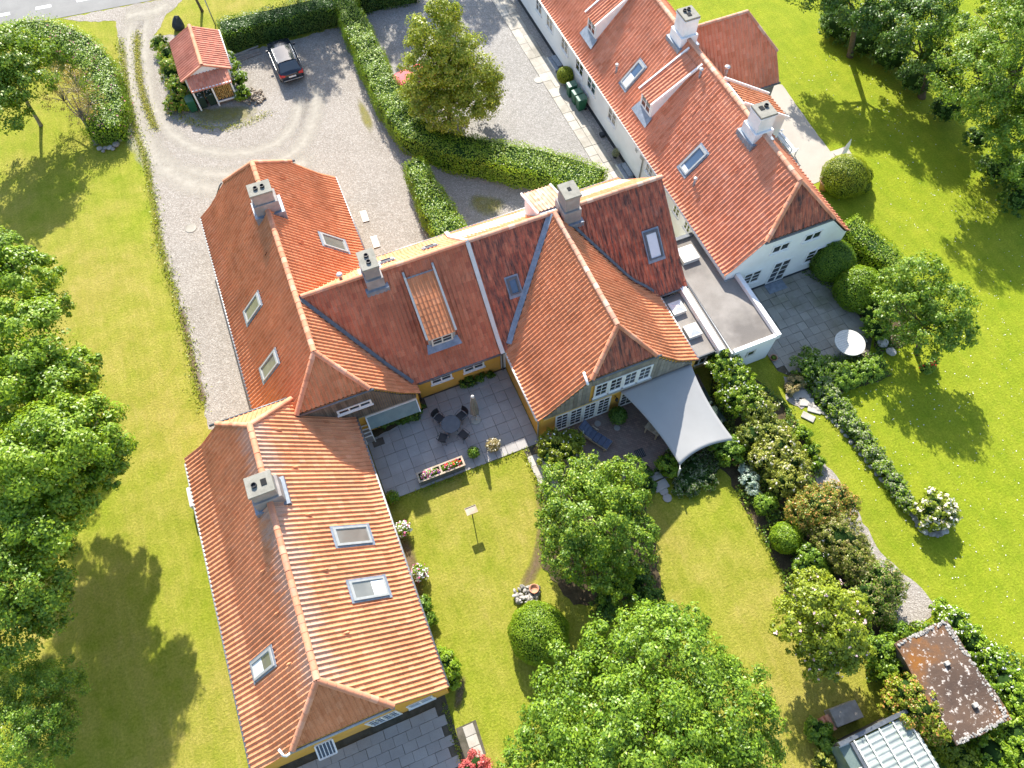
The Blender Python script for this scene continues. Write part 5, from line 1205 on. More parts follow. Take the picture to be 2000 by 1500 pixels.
tree('tall roadside tree behind the head of stone kerb path', (17.2, 59.8), [(17.0, 59.4, 8.8, 2.8, 2.5, 2.1), (19.2, 59.0, 8.0, 2.2, 2.0, 1.8), (15.0, 59.2, 7.4, 2.0, 1.9, 1.6)], 12000, .22, 'leaf_mid', 30, trunk=.25, group=rgp)

# --- hedges
hedge('clipped dark hedge behind the parked black car', [(-2.2, 51.9), (2, 51.7), (6.3, 51.5)], 1.7, 1.7, 'leaf_deep', 31, .11, 100)
hedge('long clipped hedge curving between gravel drive and neighbouring court', [(7.0, 52.4), (7.0, 48), (6.95, 44), (7.0, 40), (7.35, 37), (9.2, 34.5), (12.2, 32.3), (15.0, 30.0), (16.7, 27.9)], (1.55, 2.3), 1.7, 'leaf_bright', 32, .115, 120, mat2='leaf_lime')
hedge('short wedge shaped hedge standing alone on gravel behind the main roof', [(6.6, 34.0), (6.6, 31.5), (6.75, 29.0), (6.8, 27.7)], (1.2, 2.1), 1.7, 'leaf_bright', 33, .115, 130, mat2='leaf_lime')
hedge('dark hedge closing the far end of neighbouring court', [(8.0, 52.0), (10.2, 52.0), (12.6, 51.6)], 1.6, 1.7, 'leaf_deep', 34, .11, 90)
hedge('rose hedge with pink blooms arching round the top lawn corner', px([(20, 75), (60, 62), (110, 70), (160, 95), (190, 130), (205, 175), (212, 220), (205, 262)], .8), (2.0, 2.3), 1.35, 'leaf_bright', 35, .13, 110, fl=('petal_pink', 190, .07), mat2='leaf_mid', rough=.14)
hedge('light green clipped yew hedge at the corner of the white gable', px([(1655, 440), (1690, 470), (1735, 510), (1760, 535)], 1.0), 1.5, 1.5, 'leaf_bright', 36, .11, 130, mat2='leaf_olive')

# --- single shrubs: (label, blobs, n, size, material, options)
SH = [
 ('round clipped box ball on the lawn edge beside stone heap', [B(1052, 1235, .95, 58, .92)], 16000, .075, 'leaf_bright', dict(name='topiary_ball', even=True, core=.92)),
 ('large clipped golden yew dome beside pale terrace', [B(1650, 345, .95, 44, .85), B(1684, 342, .7, 20, .8), B(1684, 362, .6, 18)], 16000, .075, 'leaf_lime', dict(name='topiary_dome', even=True, core=.92)),
 ('small clipped box ball beside green bins at white wall', [B(1104, 147, .75, 16, 1.0)], 4000, .07, 'leaf_lime', dict(name='topiary_ball', even=True, core=.92)),
 ('dark rounded shrub against the white gable end', [B(1626, 510, 1.1, 40, 1.0)], 9000, .10, 'leaf_mid', dict(mat2='leaf_deep', even=True, core=.9)),
 ('clipped cubic green shrub on the neighbouring patio edge', [B(1676, 565, 1.0, 44, 1.0)], 9000, .10, 'leaf_bright', dict(mat2='leaf_mid', even=True, core=.9)),
 ('low fluffy conifer shrub at corner of neighbouring patio', [B(1586, 715, .6, 38, .8), B(1612, 722, .5, 26)], 6000, .12, 'leaf_mid', dict(mat2='leaf_grey')),
 ('leafy shrub beside round white table', [B(1705, 610, .9, 30), B(1712, 640, .6, 26)], 3500, .13, 'leaf_mid', dict()),
 ('ivy mass climbing the left side of the tiled shed', [B(330, 110, 1.0, 24, 1.0), B(338, 140, 1.1, 26, 1.0), B(350, 170, 1.0, 24, 1.0), B(362, 195, .5, 20), B(312, 85, .7, 18), B(340, 205, .35, 20)], 15000, .11, 'leaf_bright', dict(mat2='leaf_rust', n2=14)),
 ('white climbing rose along the right side of the tiled shed', [B(456, 130, .9, 13, 1.1), B(466, 155, .8, 16, 1.0), B(474, 182, .5, 15), B(452, 110, .8, 10)], 7500, .10, 'leaf_bright', dict(fl=('petal_white', 80, .08))),
 ('white flowering climbing rose sprawling over the white garden wall', [B(1415, 715, 1.7, 34), B(1440, 745, 1.6, 36), B(1400, 690, 1.6, 22), B(1455, 780, 1.4, 38), B(1430, 770, 1.3, 30)], 12000, .11, 'leaf_bright', dict(name='climbing_rose', fl=('petal_white', 120, .08), mat2='leaf_lime')),
 ('rambling rose with cream buds in the long border below the white rose', [B(1480, 800, 1.4, 36), B(1500, 840, 1.3, 36), B(1470, 850, 1.2, 30)], 9000, .11, 'leaf_olive', dict(fl=('petal_cream', 70, .07))),
 ('pale yellow flowering shrub mass in the middle of long border', [B(1520, 870, 1.3, 40), B(1545, 905, 1.2, 36), B(1500, 895, 1.2, 34), B(1535, 935, 1.2, 38)], 15000, .11, 'leaf_yellow', dict(mat2='leaf_olive', fl=('petal_cream', 160, .09))),
 ('glossy deep green shrub between sail corner and long border', [B(1425, 880, .8, 30), B(1405, 865, .7, 24)], 5000, .12, 'leaf_mid', dict()),
 ('silver blue foliage plant edging lawn in the long border', [B(1463, 940, .55, 18), B(1455, 920, .5, 14), B(1472, 960, .45, 13)], 2600, .12, 'leaf_blue', dict(name='perennial', cat='plant')),
 ('bright green rounded shrub edging lawn below the silver plant', [B(1498, 985, .6, 22)], 3000, .11, 'leaf_mid', dict()),
 ('dense rounded clipped shrub edging lawn halfway down the border', [B(1535, 1050, .65, 30, .95)], 6000, .09, 'leaf_bright', dict(even=True, core=.9)),
 ('white flowering shrub between clipped ball and chestnut in border', [B(1590, 1085, 1.0, 30), B(1610, 1060, .9, 24), B(1575, 1110, .8, 24)], 5500, .11, 'leaf_mid', dict(fl=('petal_white', 60, .08))),
 ('copper tinged shrub with orange new leaves beside the gravel path', [B(1600, 990, 1.6, 44), B(1570, 1000, 1.4, 34), B(1630, 970, 1.4, 30), B(1655, 985, 1.2, 26)], 13000, .10, 'leaf_olive', dict(mat2='leaf_rust', n2=5)),
 ('brownish green fine twiggy shrub beside the gravel path', [B(1640, 1050, 1.6, 48), B(1665, 1090, 1.5, 44), B(1615, 1040, 1.3, 34)], 14000, .09, 'leaf_olive', dict(mat2='leaf_twig', n2=4)),
 ('grey purple smoke bush like shrub over the gravel path end', [B(1720, 1130, 1.5, 40), B(1745, 1150, 1.2, 28), B(1695, 1160, 1.4, 40), B(1715, 1190, 1.1, 30)], 9000, .09, 'leaf_mid', dict(mat2='leaf_twig', n2=3)),
 ('leafy green shrub between chestnut and lichened shed', [B(1725, 1270, 1.1, 34), B(1745, 1310, 1.0, 30), B(1755, 1235, .9, 20)], 6500, .12, 'leaf_mid', dict()),
 ('yellow and orange tinted climber hanging over the lichened shed edge', [B(1770, 1350, 1.9, 36), B(1800, 1385, 2.0, 36), B(1745, 1375, 1.5, 30), B(1825, 1415, 1.9, 32), B(1775, 1400, 1.6, 36)], 10000, .11, 'leaf_lime', dict(mat2='leaf_rust', n2=7)),
 ('white blossomed bramble bank behind lichened shed', [B(1865, 1215, 1.1, 30), B(1900, 1255, 1.1, 34), B(1935, 1295, 1.1, 36), B(1965, 1335, 1.2, 36), B(1840, 1190, .8, 20)], 10000, .12, 'leaf_bright', dict(fl=('petal_white', 180, .07))),
 ('lush green bush at the outer corner of lichened shed', [B(1990, 1370, 1.3, 36), B(1985, 1440, 1.3, 44), B(1940, 1470, 1.1, 40), B(2010, 1480, 1.4, 50)], 9000, .13, 'leaf_bright', dict()),
 ('sunlit green fern like shrub between greenhouse and lichened shed', [B(1850, 1455, 1.0, 30), B(1880, 1480, 1.0, 34)], 5000, .12, 'leaf_lime', dict()),
 ('leafy weeds growing beside greenhouse wall', [B(1600, 1425, .6, 24), B(1615, 1450, .5, 20)], 3500, .14, 'leaf_mid', dict(name='plant', cat='plant')),
 ('yellow flowering weeds at foot of the greenhouse', [B(1612, 1488, .5, 20), B(1600, 1478, .4, 14)], 2500, .12, 'leaf_yellow', dict(name='plant', cat='plant')),
 ('blue grey lavender row edging the curved lawn path', [B(1605+170*k/15., 752+232*k/15.-6*math.sin(k*.2), .35, 23-.35*k, .75) for k in range(16)], 17000, .12, 'leaf_bright', dict(name='lavender', cat='lavender', mat2='leaf_grey', n2=4, up=.8, ragged=.2)),
 ('fresh green lavender clump around the bed corner by neighbouring patio', [B(1650, 735, .4, 30, .7), B(1690, 725, .4, 28, .7), B(1620, 745, .4, 22, .7), B(1715, 715, .35, 18, .7)], 7000, .11, 'leaf_mid', dict(name='lavender', cat='lavender', up=.8)),
 ('big white hydrangea in a stone edged bed on the bright lawn', [B(1825, 995, .85, 38, .85), B(1812, 1010, .7, 26), B(1842, 1005, .7, 26)], 5500, .14, 'leaf_lime', dict(name='hydrangea', cat='hydrangea', fl=('petal_cream', 230, .13))),
 ('pale flowered bush at the corner of the board clad gable', [B(1085, 868, 1.2, 32), B(1105, 880, 1.4, 30), B(1075, 895, 1.1, 24), B(1120, 860, 1.1, 22)], 9500, .11, 'leaf_lime', dict(fl=('petal_white', 70, .07), mat2='leaf_olive')),
 ('bright green rounded shrub beneath the sail edge', [B(1300, 905, .6, 18), B(1308, 918, .5, 15)], 2600, .12, 'leaf_bright', dict()),
 ('low grey green shrub around the sail post', [B(1345, 938, .2, 30, .45), B(1378, 930, .2, 28, .45), B(1328, 950, .15, 20, .45), B(1355, 912, .2, 26, .45)], 6000, .11, 'leaf_deep', dict(mat2='leaf_grey', n2=4)),
 ('low shrub beside steps down from the brick patio', [B(1268, 950, .4, 16), B(1262, 925, .4, 14)], 2200, .12, 'leaf_deep', dict()),
 ('leafy green shrub against the pale wing wall near its lower end', [B(872, 1300, .7, 26), B(880, 1325, .5, 18), B(862, 1280, .6, 16)], 4500, .13, 'leaf_bright', dict()),
 ('small green plant at the pale wing wall above the larger shrub', [B(828, 1180, .5, 14), B(836, 1210, .45, 14)], 2200, .12, 'leaf_mid', dict(name='plant', cat='plant')),
 ('low creeping plants under the glazed canopy', [B(745, 822, .25, 18, .6), B(775, 812, .25, 18, .6)], 2600, .11, 'leaf_deep', dict(name='plant', cat='plant', mat2='leaf_mid')),
 ('leafy plant at patio edge right of the glazed canopy', [B(800, 812, .35, 16, .7), B(818, 800, .3, 13, .7)], 2200, .12, 'leaf_deep', dict(name='plant', cat='plant', mat2='leaf_mid')),
 ('vine row at foot of yellow wall under casement windows', [B(905, 748, .3, 9), B(920, 744, .3, 10), B(938, 738, .3, 9), B(960, 733, .25, 7)], 2000, .11, 'leaf_deep', dict(name='plant', cat='plant', mat2='leaf_mid')),
 ('red leaved maple bush at end of pale paving strip', [B(930, 1492, .5, 22, .7), B(915, 1505, .5, 18), B(948, 1502, .4, 16)], 3000, .10, 'leaf_red', dict()),
 ('dark ivy heap under the apple tree at lawn edge', [B(1200, 1150, .8, 34), B(1240, 1130, .9, 36), B(1265, 1165, .9, 34), B(1180, 1190, .6, 26)], 7000, .12, 'leaf_deep', dict(mat2='leaf_mid')),
 ('grassy tussock clump beside step path of neighbouring patio', [B(1555, 745, .3, 16, .7), B(1545, 760, .25, 12, .7)], 1600, .13, 'leaf_twig', dict(name='grass_clump', cat='plant', up=.9)),
 ('lacy green asparagus fern like plants at outer border edge', [B(1570, 850, .5, 16), B(1585, 880, .5, 16), B(1600, 905, .4, 14)], 3200, .11, 'leaf_bright', dict(name='plant', cat='plant')),
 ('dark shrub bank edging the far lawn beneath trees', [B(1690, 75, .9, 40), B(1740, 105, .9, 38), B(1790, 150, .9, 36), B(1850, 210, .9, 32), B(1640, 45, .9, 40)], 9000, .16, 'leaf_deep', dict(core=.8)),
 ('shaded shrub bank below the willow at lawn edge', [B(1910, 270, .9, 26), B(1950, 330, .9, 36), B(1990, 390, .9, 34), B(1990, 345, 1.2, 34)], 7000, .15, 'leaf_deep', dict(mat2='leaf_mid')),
 ('red poppies growing in the shade behind small fruit tree', [B(1820, 712, .3, 14, .8), B(1805, 722, .25, 12, .8)], 1200, .12, 'leaf_mid', dict(name='poppy_clump', cat='plant', fl=('petal_red', 16, .09))),
]
for k, (lab, bl, n, size, mat, kw) in enumerate(SH): shrub(lab, bl, n, size, mat, 100+k, **kw)

# --- clover flowers on the bright lawn, tufts of longer grass along gravel and walls
rg = np.random.default_rng(5)
pts = []
while len(pts) < 800:
    p = P(rg.uniform(1500, 2000), rg.uniform(100, 1300), .03)
    if p[0] > 20.9 and not (19 < p[0] < 28 and p[1] > 17.5) and not (27 < p[0] < 34 and p[1] > 23): pts.append(p)
pts = np.array(pts); V, F = leaf_quads(rg, pts, np.tile([0, 0, 1.0], (len(pts), 1))+rg.normal(0, .2, (len(pts), 3)), .055, .9, 0)
tag(link_data('clover_flowers', np_mesh('clover_flowers', V, F, MAT['petal_white']), None), 'tiny white clover flowers dotted over the bright lawn', 'flowers', kind='stuff')
def tufts(label, lines, n, seed, mat='leaf_lime', size=.16, spread=.22):
    rg = np.random.default_rng(seed); A = []
    for ln in lines:
        ln = np.array(smooth(ln, 1, closed=False)); cum = np.append(0, np.cumsum(np.linalg.norm(np.diff(ln, axis=0), axis=1)))
        m = int(n*cum[-1]); s = rg.uniform(0, cum[-1], m); A.append(np.stack([np.interp(s, cum, ln[:, 0])+rg.normal(0, spread, m), np.interp(s, cum, ln[:, 1])+rg.normal(0, spread, m), rg.uniform(.03, .09, m)], 1))
    p = np.vstack(A); nr = rg.normal(0, .6, p.shape)+np.array([0, 0, .55]); nr /= np.linalg.norm(nr, axis=1, keepdims=True)
    V, F = leaf_quads(rg, p, nr, size, .3, .05); tag(link_data('grass_tufts', np_mesh('grass_tufts', V, F, MAT[mat]), None), label, 'grass', kind='stuff')
edge_l = px([(232, 75), (240, 120), (245, 171), (252, 213), (269, 261), (283, 301), (293, 355), (304, 400), (307, 453), (320, 512), (339, 560), (355, 621), (373, 680), (381, 733), (400, 800)])
tufts('ragged grass tufts spilling over the gravel drive edge', [edge_l], 90, 41)
tufts('grass growing between the wheel tracks and before the shed', [px([(268, 62), (268, 120), (276, 175), (292, 225), (305, 255)]), px([(345, 225), (400, 250), (470, 248), (525, 220)])], 110, 42, 'leaf_yellow', .14, .2)
tufts('longer grass along the paving edges and beds', [[(-1.9, 13.6), (6.0, 13.6)], [(5.6, 13.5), (5.6, 9.6)], [(-2.45, 3.6), (-2.6, -2)], px([(1440, 960), (1470, 1020), (1515, 1100), (1545, 1190)]), px([(1600, 800), (1690, 890), (1775, 990)]), [(-11.0, 4), (-10.9, 18)]], 70, 43, 'leaf_lime', .13, .08)

def cover(label, poly, n, mats, seed, size=.12, z=.12):
    rg = np.random.default_rng(seed); xs = [p[0] for p in poly]; ys = [p[1] for p in poly]; pts = []
    while len(pts) < n:
        p = (rg.uniform(min(xs), max(xs)), rg.uniform(min(ys), max(ys)))
        if inside(p, poly) and math.sin(p[0]*3.1+seed)+math.cos(p[1]*2.7) > -1.0: pts.append((p[0], p[1], abs(rg.normal(0, z))+.03))
    pts = np.array(pts); nr = rg.normal(0, .45, pts.shape)+np.array([0, 0, .9]); nr /= np.linalg.norm(nr, axis=1, keepdims=True); k = len(mats)
    V, F = leaf_quads(rg, pts, nr, size); o = link_data('ground_cover', np_mesh('ground_cover', V, F, MAT[mats[0]]), None); tag(o, label, 'plants', kind='stuff')
    for m in mats[1:]: o.data.materials.append(MAT[m])
    o.data.polygons.foreach_set('material_index', rg.integers(0, k, len(o.data.polygons)).astype(np.int32))
cover('mixed low leafy growth covering the long border bed', px([(1395, 700), (1440, 720), (1500, 760), (1545, 800), (1590, 900), (1650, 1000), (1700, 1080), (1760, 1180), (1740, 1250), (1640, 1300), (1545, 1190), (1515, 1100), (1470, 1020), (1440, 960), (1400, 900), (1370, 830)]), 15000, ['leaf_mid', 'leaf_deep', 'leaf_olive'], 71, .13, .18)
cover('low leafy growth around the lavender bed', px([(1580, 700), (1720, 690), (1740, 735), (1640, 770), (1640, 800), (1720, 880), (1790, 980), (1770, 985), (1690, 890), (1600, 800), (1560, 750)]), 4500, ['leaf_mid', 'leaf_deep'], 72)
cover('low shade plants in the bed beside neighbouring patio', [(25.4, 17.9), (30.2, 18.6), (31.0, 14.0), (28.6, 11.2), (26.2, 11.3), (26.9, 12.7), (27.1, 15.0), (26.6, 15.4)], 5000, ['leaf_deep', 'leaf_mid'], 73)
cover('low plants around the sail post', px([(1270, 930), (1310, 930), (1395, 930), (1420, 890), (1380, 850), (1300, 880)]), 2500, ['leaf_deep', 'leaf_grey'], 74, .11, .1)
cover('tangled low growth around the shed and greenhouse corner', px([(1690, 1250), (1760, 1225), (1830, 1190), (1990, 1280), (2050, 1500), (1760, 1510), (1730, 1380), (1690, 1330)]), 9000, ['leaf_bright', 'leaf_mid', 'leaf_deep'], 75, .14, .2)
# ------------------------------------------------------------------ cars
def car(label, loc, rz, paint, L=4.2, W=1.78, Hh=1.52, roofmat='car_glass', rails=True):
    t = thing('parked_car', label, 'car', loc, rz)
    hw = W/2
    # body: stations from tail (-y) to nose (+y): y, half width, sill z, belt z
    st = [(-L/2, hw*.80, .40, .72), (-L/2+.06, hw*.90, .30, .93), (-L/2+.35, hw*.98, .22, 1.02), (-L/2+.9, hw, .2, 1.02), (0, hw, .2, .99), (L/2-1.25, hw, .2, .96), (L/2-.75, hw*.98, .2, .93), (L/2-.3, hw*.92, .24, .84), (L/2-.06, hw*.80, .32, .70), (L/2, hw*.66, .40, .58)]
    b = MB(); n = 9
    for y, w_, z0, z1 in st:
        m = (z0+z1)/2
        for x, z in ((-w_*.88, z0), (-w_, z0+.18), (-w_, m+.12), (-w_*.93, z1), (0, z1+.045), (w_*.93, z1), (w_, m+.12), (w_, z0+.18), (w_*.88, z0)): b.v.append((x, y, z))
    for i in range(len(st)-1):
        for k in range(n): q, r_ = i*n+k, i*n+(k+1) % n; b.f.append((q, q+n, r_+n, r_))
    b.f += [tuple(range(n)), tuple(range((len(st)-1)*n, len(st)*n))[::-1]]
    body = b.build('body', MAT[paint], t, True, local=True)
    # cabin: bottom ring on the belt line, top ring under the roof
    y0, y1, y2, y3 = -L/2+.22, -L/2+.62, L/2-1.85, L/2-1.12; zb, zt = .96, Hh-.03; wb, wt = hw*.90, hw*.72
    lo = [(-wb, y0), (wb, y0), (wb, y3), (-wb, y3)]; hi = [(-wt, y1), (wt, y1), (wt, y2), (-wt, y2)]
    def pane(name, i, j, ins=.10):
        A, Bq, C, D = [Vector((*lo[i], zb)), Vector((*lo[j], zb)), Vector((*hi[j], zt)), Vector((*hi[i], zt))]
        c = (A+Bq+C+D)/4; nrm = (Bq-A).cross(D-A).normalized()*.012
        q = [p+(c-p)*ins+nrm for p in (A, Bq, C, D)]; MB().add([tuple(p) for p in q], [(0, 1, 2, 3)]).build(name, MAT['car_glass'], t, local=True)
    b = MB(); b.v = [(x, y, zb) for x, y in lo]+[(x, y, zt) for x, y in hi]; b.f = [(0, 1, 5, 4), (1, 2, 6, 5), (2, 3, 7, 6), (3, 0, 4, 7), (4, 5, 6, 7)]; b.build('cabin', MAT[paint], t, bevel=.03, local=True)
    pane('rear_window', 0, 1); pane('side_window', 1, 2, .08); pane('windscreen', 2, 3, .07); pane('side_window', 3, 0, .08)
    b = MB(); b.v = [(-wt*.9, y1+.05, zt+.012), (wt*.9, y1+.05, zt+.012), (wt*.9, y2-.03, zt+.012), (-wt*.9, y2-.03, zt+.012), (0, y1+.05, zt+.05), (0, y2-.03, zt+.045)]; b.f = [(0, 4, 5, 3), (4, 1, 2, 5)]
    b.build('roof_panel', MAT[roofmat], t, True, local=True)
    if rails:
        for s in (-1, 1): MB().tube([(s*(wt+.02), y1+.02, zt+.01), (s*(wt+.03), y1+.2, zt+.06), (s*(wt+.03), y2-.2, zt+.06), (s*(wt+.02), y2, zt+.01)], .022, 6).build('roof_rail', MAT['steel'], t, True, local=True)
    for s in (-1, 1):
        MB().add([(s*hw*.90, -L/2+.03, .72), (s*hw*.97, -L/2+.24, .74), (s*hw*.96, -L/2+.26, .96), (s*hw*.82, -L/2+.06, .95), (s*hw*.55, -L/2-.015, .80), (s*hw*.52, -L/2-.005, .90)], [(0, 1, 2, 3), (0, 3, 5, 4)]).build('tail_light', MAT['lamp_red'], t, local=True)
        MB().add([(s*hw*.93, L/2-.34, .78), (s*hw*.80, L/2-.05, .66), (s*hw*.58, L/2-.02, .66), (s*hw*.72, L/2-.30, .82)], [(0, 1, 2, 3)]).build('headlight', MAT['lamp_clear'], t, local=True)
        MB().box((s*(hw+.10), L/2-1.35, 1.02), (.20, .13, .13)).build('mirror', MAT[paint], t, bevel=.03, local=True)
        MB().b2(*sorted((s*hw*1.0, s*(hw*1.0+.012))), -L/2+.7, L/2-1.4, .955, .985).build('window_trim', MAT['steel'], t, local=True)
        for y in (-L/2+.82, L/2-.86):
            M = Matrix.Translation((s*(hw-.10), y, .32)) @ Matrix.Rotation(R(90), 4, 'Y')
            wl = MB().lathe([(.20, -.11), (.31, -.10), (.33, -.05), (.33, .05), (.31, .10), (.20, .11)], 18, (0, 0, 0), M).build('wheel', MAT['rubber'], t, True, local=True)
            o = MB().lathe([(.01, .0), (.20, .0), (.20, .118), (.12, .10), (.01, .10)] if s > 0 else [(.01, .0), (.20, .0), (.20, -.118), (.12, -.10), (.01, -.10)], 14, (0, 0, 0), M).build('rim', MAT['steel'], None, True); o.parent = wl
    MB().b2(-.26, .26, -L/2-.022, -L/2-.010, .66, .77).build('number_plate', MAT['white_paint'], t, local=True)
    MB().b2(-hw*.78, hw*.78, -L/2-.03, -L/2+.02, .44, .50).build('bumper_strip', MAT['steel'], t, local=True)
    return t
car('black estate car with silver roof rails parked against the hedge', (1.40, 47.95, .01), R(1.5), 'car_black')
car('bright red car half hidden beneath the linden crown', (9.0, 42.1, .01), R(-67), 'car_red', 3.9, 1.68, 1.45, 'car_red', False)

# ------------------------------------------------------------------ shed with tiled roof
S1 = thing('tiled_shed', 'small red tiled shed with white gable and lean-to beside the drive', 'shed', (-4.0, 49, 0))
pw = [(0, 1.9), (1.7, 2.72)]
sW = Slope((-5.74, 51.15), (0, -1), (1, 0), 4.38, pw, [(1, 0, -4.03)], MAT['tile_shed'], .24); sE = Slope((-2.33, 46.77), (0, 1), (-1, 0), 4.38, pw, [(-1, 0, 4.03)], MAT['tile_shed'], .24)
rS = roof_part(S1, [sW, sE], 'none', 240)
ridge_line(rS, (-4.03, 51.15, 2.73), (-4.03, 46.75, 2.73), MAT['ridge'])
b = MB(); b.v = [(-5.5, 46.85, 0), (-2.5, 46.85, 0), (-2.5, 46.85, 1.93), (-4.03, 46.85, 2.62), (-5.5, 46.85, 1.93), (-5.5, 51.0, 0), (-2.5, 51.0, 0), (-2.5, 51.0, 1.93), (-4.03, 51.0, 2.62), (-5.5, 51.0, 1.93)]
b.f = [(0, 1, 2, 3, 4), (6, 5, 9, 8, 7), (1, 6, 7, 2), (5, 0, 4, 9)]; b.build('wall', MAT['white_wall'], S1)
for x0, s in ((-5.74, 1), (-2.33, -1)):
    MB().bar((x0, 46.74, 1.93), (-4.03, 46.74, 2.74), .09, .12).build('verge_tile', MAT['tile_shed'], S1)
gutter(S1, (-2.27, 46.8, 1.86), (-2.27, 51.1, 1.86), 'off_white', .06)
lt = Slope((-5.35, 45.78), (1, 0), (0, 1), 2.78, [(0, 1.62), (1.05, 2.08)], [(0, 1, 46.84)], MAT['tile_shed'], .24)
rL = roof_part(S1, [lt], 'none', 40)
b = MB()
for x in (-5.25, -3.98, -2.66): b.b2(x-.05, x+.05, 45.84, 45.94, 0, 1.6)
b.b2(-5.3, -2.61, 45.82, 45.96, 1.601, 1.68); b.b2(-3.93, -2.71, 45.85, 45.93, .28, .36); b.build('post_frame', MAT['white_paint'], S1)
lg = MB(); rr = random.Random(4)
for j in range(9):
    for i in range(9):
        x = -3.86+i*.125+rr.uniform(-.02, .02); z = .42+j*.115+rr.uniform(-.015, .015); r_ = rr.uniform(.045, .06)
        lg.tube([(x, 46.02+rr.uniform(-.03, .03), z), (x, 46.6, z)], r_, 7)
o = lg.build('firewood', MAT['log_end'], S1); o['kind'] = 'stuff'
MB().b2(-3.93, -2.72, 45.98, 46.62, .05, .345).build('log_rack', MAT['brown_wood'], S1)

# ------------------------------------------------------------------ wheeled bins
def bin_proto(label, loc, rz, mat, lid, group=None, mark=False):
    t = thing('wheelie_bin', label, 'bin', loc, rz, group)
    b = MB(); b.v = [(-.22, -.26, .06), (.22, -.26, .06), (.22, .22, .06), (-.22, .22, .06), (-.28, -.33, .95), (.28, -.33, .95), (.28, .33, .95), (-.28, .33, .95)]
    b.f = [(0, 3, 2, 1), (0, 1, 5, 4), (1, 2, 6, 5), (2, 3, 7, 6), (3, 0, 4, 7), (4, 5, 6, 7)]; b.build('body', MAT[mat], t, bevel=.02, local=True)
    b = MB(); b.v = [(-.29, -.36, .955), (.29, -.36, .955), (.29, .34, .955), (-.29, .34, .955), (-.27, -.33, 1.0), (.27, -.33, 1.0), (.27, .32, 1.06), (-.27, .32, 1.06)]
    b.f = [(0, 3, 2, 1), (4, 5, 6, 7), (0, 1, 5, 4), (1, 2, 6, 5), (2, 3, 7, 6), (3, 0, 4, 7)]; ld = b.build('lid', MAT[lid], t, bevel=.012, local=True)
    MB().tube([(-.24, .37, .97), (.24, .37, .97)], .018, 6).build('handle', MAT['black'], t, True, local=True)
    for s in (-1, 1): MB().tube([(s*.20, .26, .10), (s*.26, .26, .10)], .10, 12).build('wheel', MAT['rubber'], t, True, local=True)
    if mark:
        m = MB()
        for x, y, w_, h_ in ((-.10, .05, .05, .05), (-.02, .10, .05, .04), (.06, .10, .05, .04), (-.10, -.06, .06, .06), (.10, .02, .04, .05)): m.box((x, y, 1.034+y*.09), (w_, h_, .008))
        m.build('sticker', MAT['white_paint'], ld, local=True); MB().box((.08, -.30, 1.004), (.14, .03, .006)).build('lid_badge', MAT['white_paint'], ld, local=True)
    return t
b1 = bin_proto('plain mid green wheelie bin standing outside the lean-to', (-5.72, 46.15), 0.08, 'bin_green', 'bin_green')
b2 = bin_proto('dark wheelie bin with white stickers under the lean-to roof beside mid green bin', (-4.98, 46.25), 0, 'bin_dark', 'bin_dark', None, True)
copy_tree(b2, (-4.33, 46.28), .03, 'dark wheelie bin with white stickers under the lean-to beside the firewood')
bg_ = 'bins at the white wall'
b3 = bin_proto('green wheelie bin at the white wall, next to the small box ball', (19.05, 37.05), R(-92), 'bin_green', 'bin_lid', bg_)
copy_tree(b3, (19.08, 36.25), R(-88), 'green wheelie bin at the white wall, middle of the three'); copy_tree(b3, (19.1, 35.6), R(-90), 'green wheelie bin at the white wall, furthest from the box ball')

# ------------------------------------------------------------------ logs, planks, stones
b = MB(); rr = random.Random(8)
for k in range(46):
    a = rr.uniform(0, 6.28); r_ = .75*math.sqrt(rr.random()); z = .08+max(0, .5*(1-r_/.75))*rr.random(); d = Vector((rr.uniform(-1, 1), rr.uniform(-1, 1), rr.uniform(-.2, .2))).normalized()*rr.uniform(.12, .2)
    c = Vector((-1.55+r_*math.cos(a), 45.75+r_*1.1*math.sin(a), z)); b.tube([c-d, c+d], rr.uniform(.05, .085), 6)
tag(b.build('log_heap', MAT['log_grey'], None), 'loose heap of split logs on the grass right of shed', 'logs', kind='stuff')
for k in range(6):
    o = MB().box((0, 0, 0), (rr.uniform(1.7, 2.5), .16, .035)).build('plank', MAT['old_timber'], None); o.location = (-1.1+rr.uniform(-.15, .15), 49.95+k*.13, .05+.035*(k % 3)); o.rotation_euler = (0, 0, R(6+rr.uniform(-7, 7)))
    tag(o, 'weathered grey plank lying loose beside the dark hedge', 'plank', 'planks by the hedge')
def stone_mesh(seed, r_, sq=(1, 1, .6)):
    bm = bmesh.new(); bmesh.ops.create_icosphere(bm, subdivisions=2, radius=r_); q = random.Random(seed); off = Vector((q.random()*9, q.random()*9, q.random()*9))
    from mathutils import noise
    for v in bm.verts: v.co *= 1+.35*noise.noise(v.co/r_*1.1+off); v.co = Vector((v.co.x*sq[0], v.co.y*sq[1], v.co.z*sq[2]))
    me = bpy.data.meshes.new('stone'); bm.to_mesh(me); bm.free(); return me
stones = [stone_mesh(k, .16) for k in range(5)]
for m in stones: m.materials.append(MAT['stone'])
hp_ = thing('stone_heap', 'heap of pale field stones beside the round box ball', 'stones', (*P2(1028, 1163), 0))
for k in range(64):
    x, y = P2(1010+rr.uniform(-6, 42), 1172-rr.uniform(-8, 26)); o = bpy.data.objects.new('stone', stones[k % 5]); COL.objects.link(o); o.location = (x, y, .08+rr.uniform(0, .12)); o.rotation_euler = (rr.uniform(0, 6), rr.uniform(0, 6), rr.uniform(0, 6)); q = rr.uniform(.4, .95); o.scale = (q, q, q); attach(o, hp_)
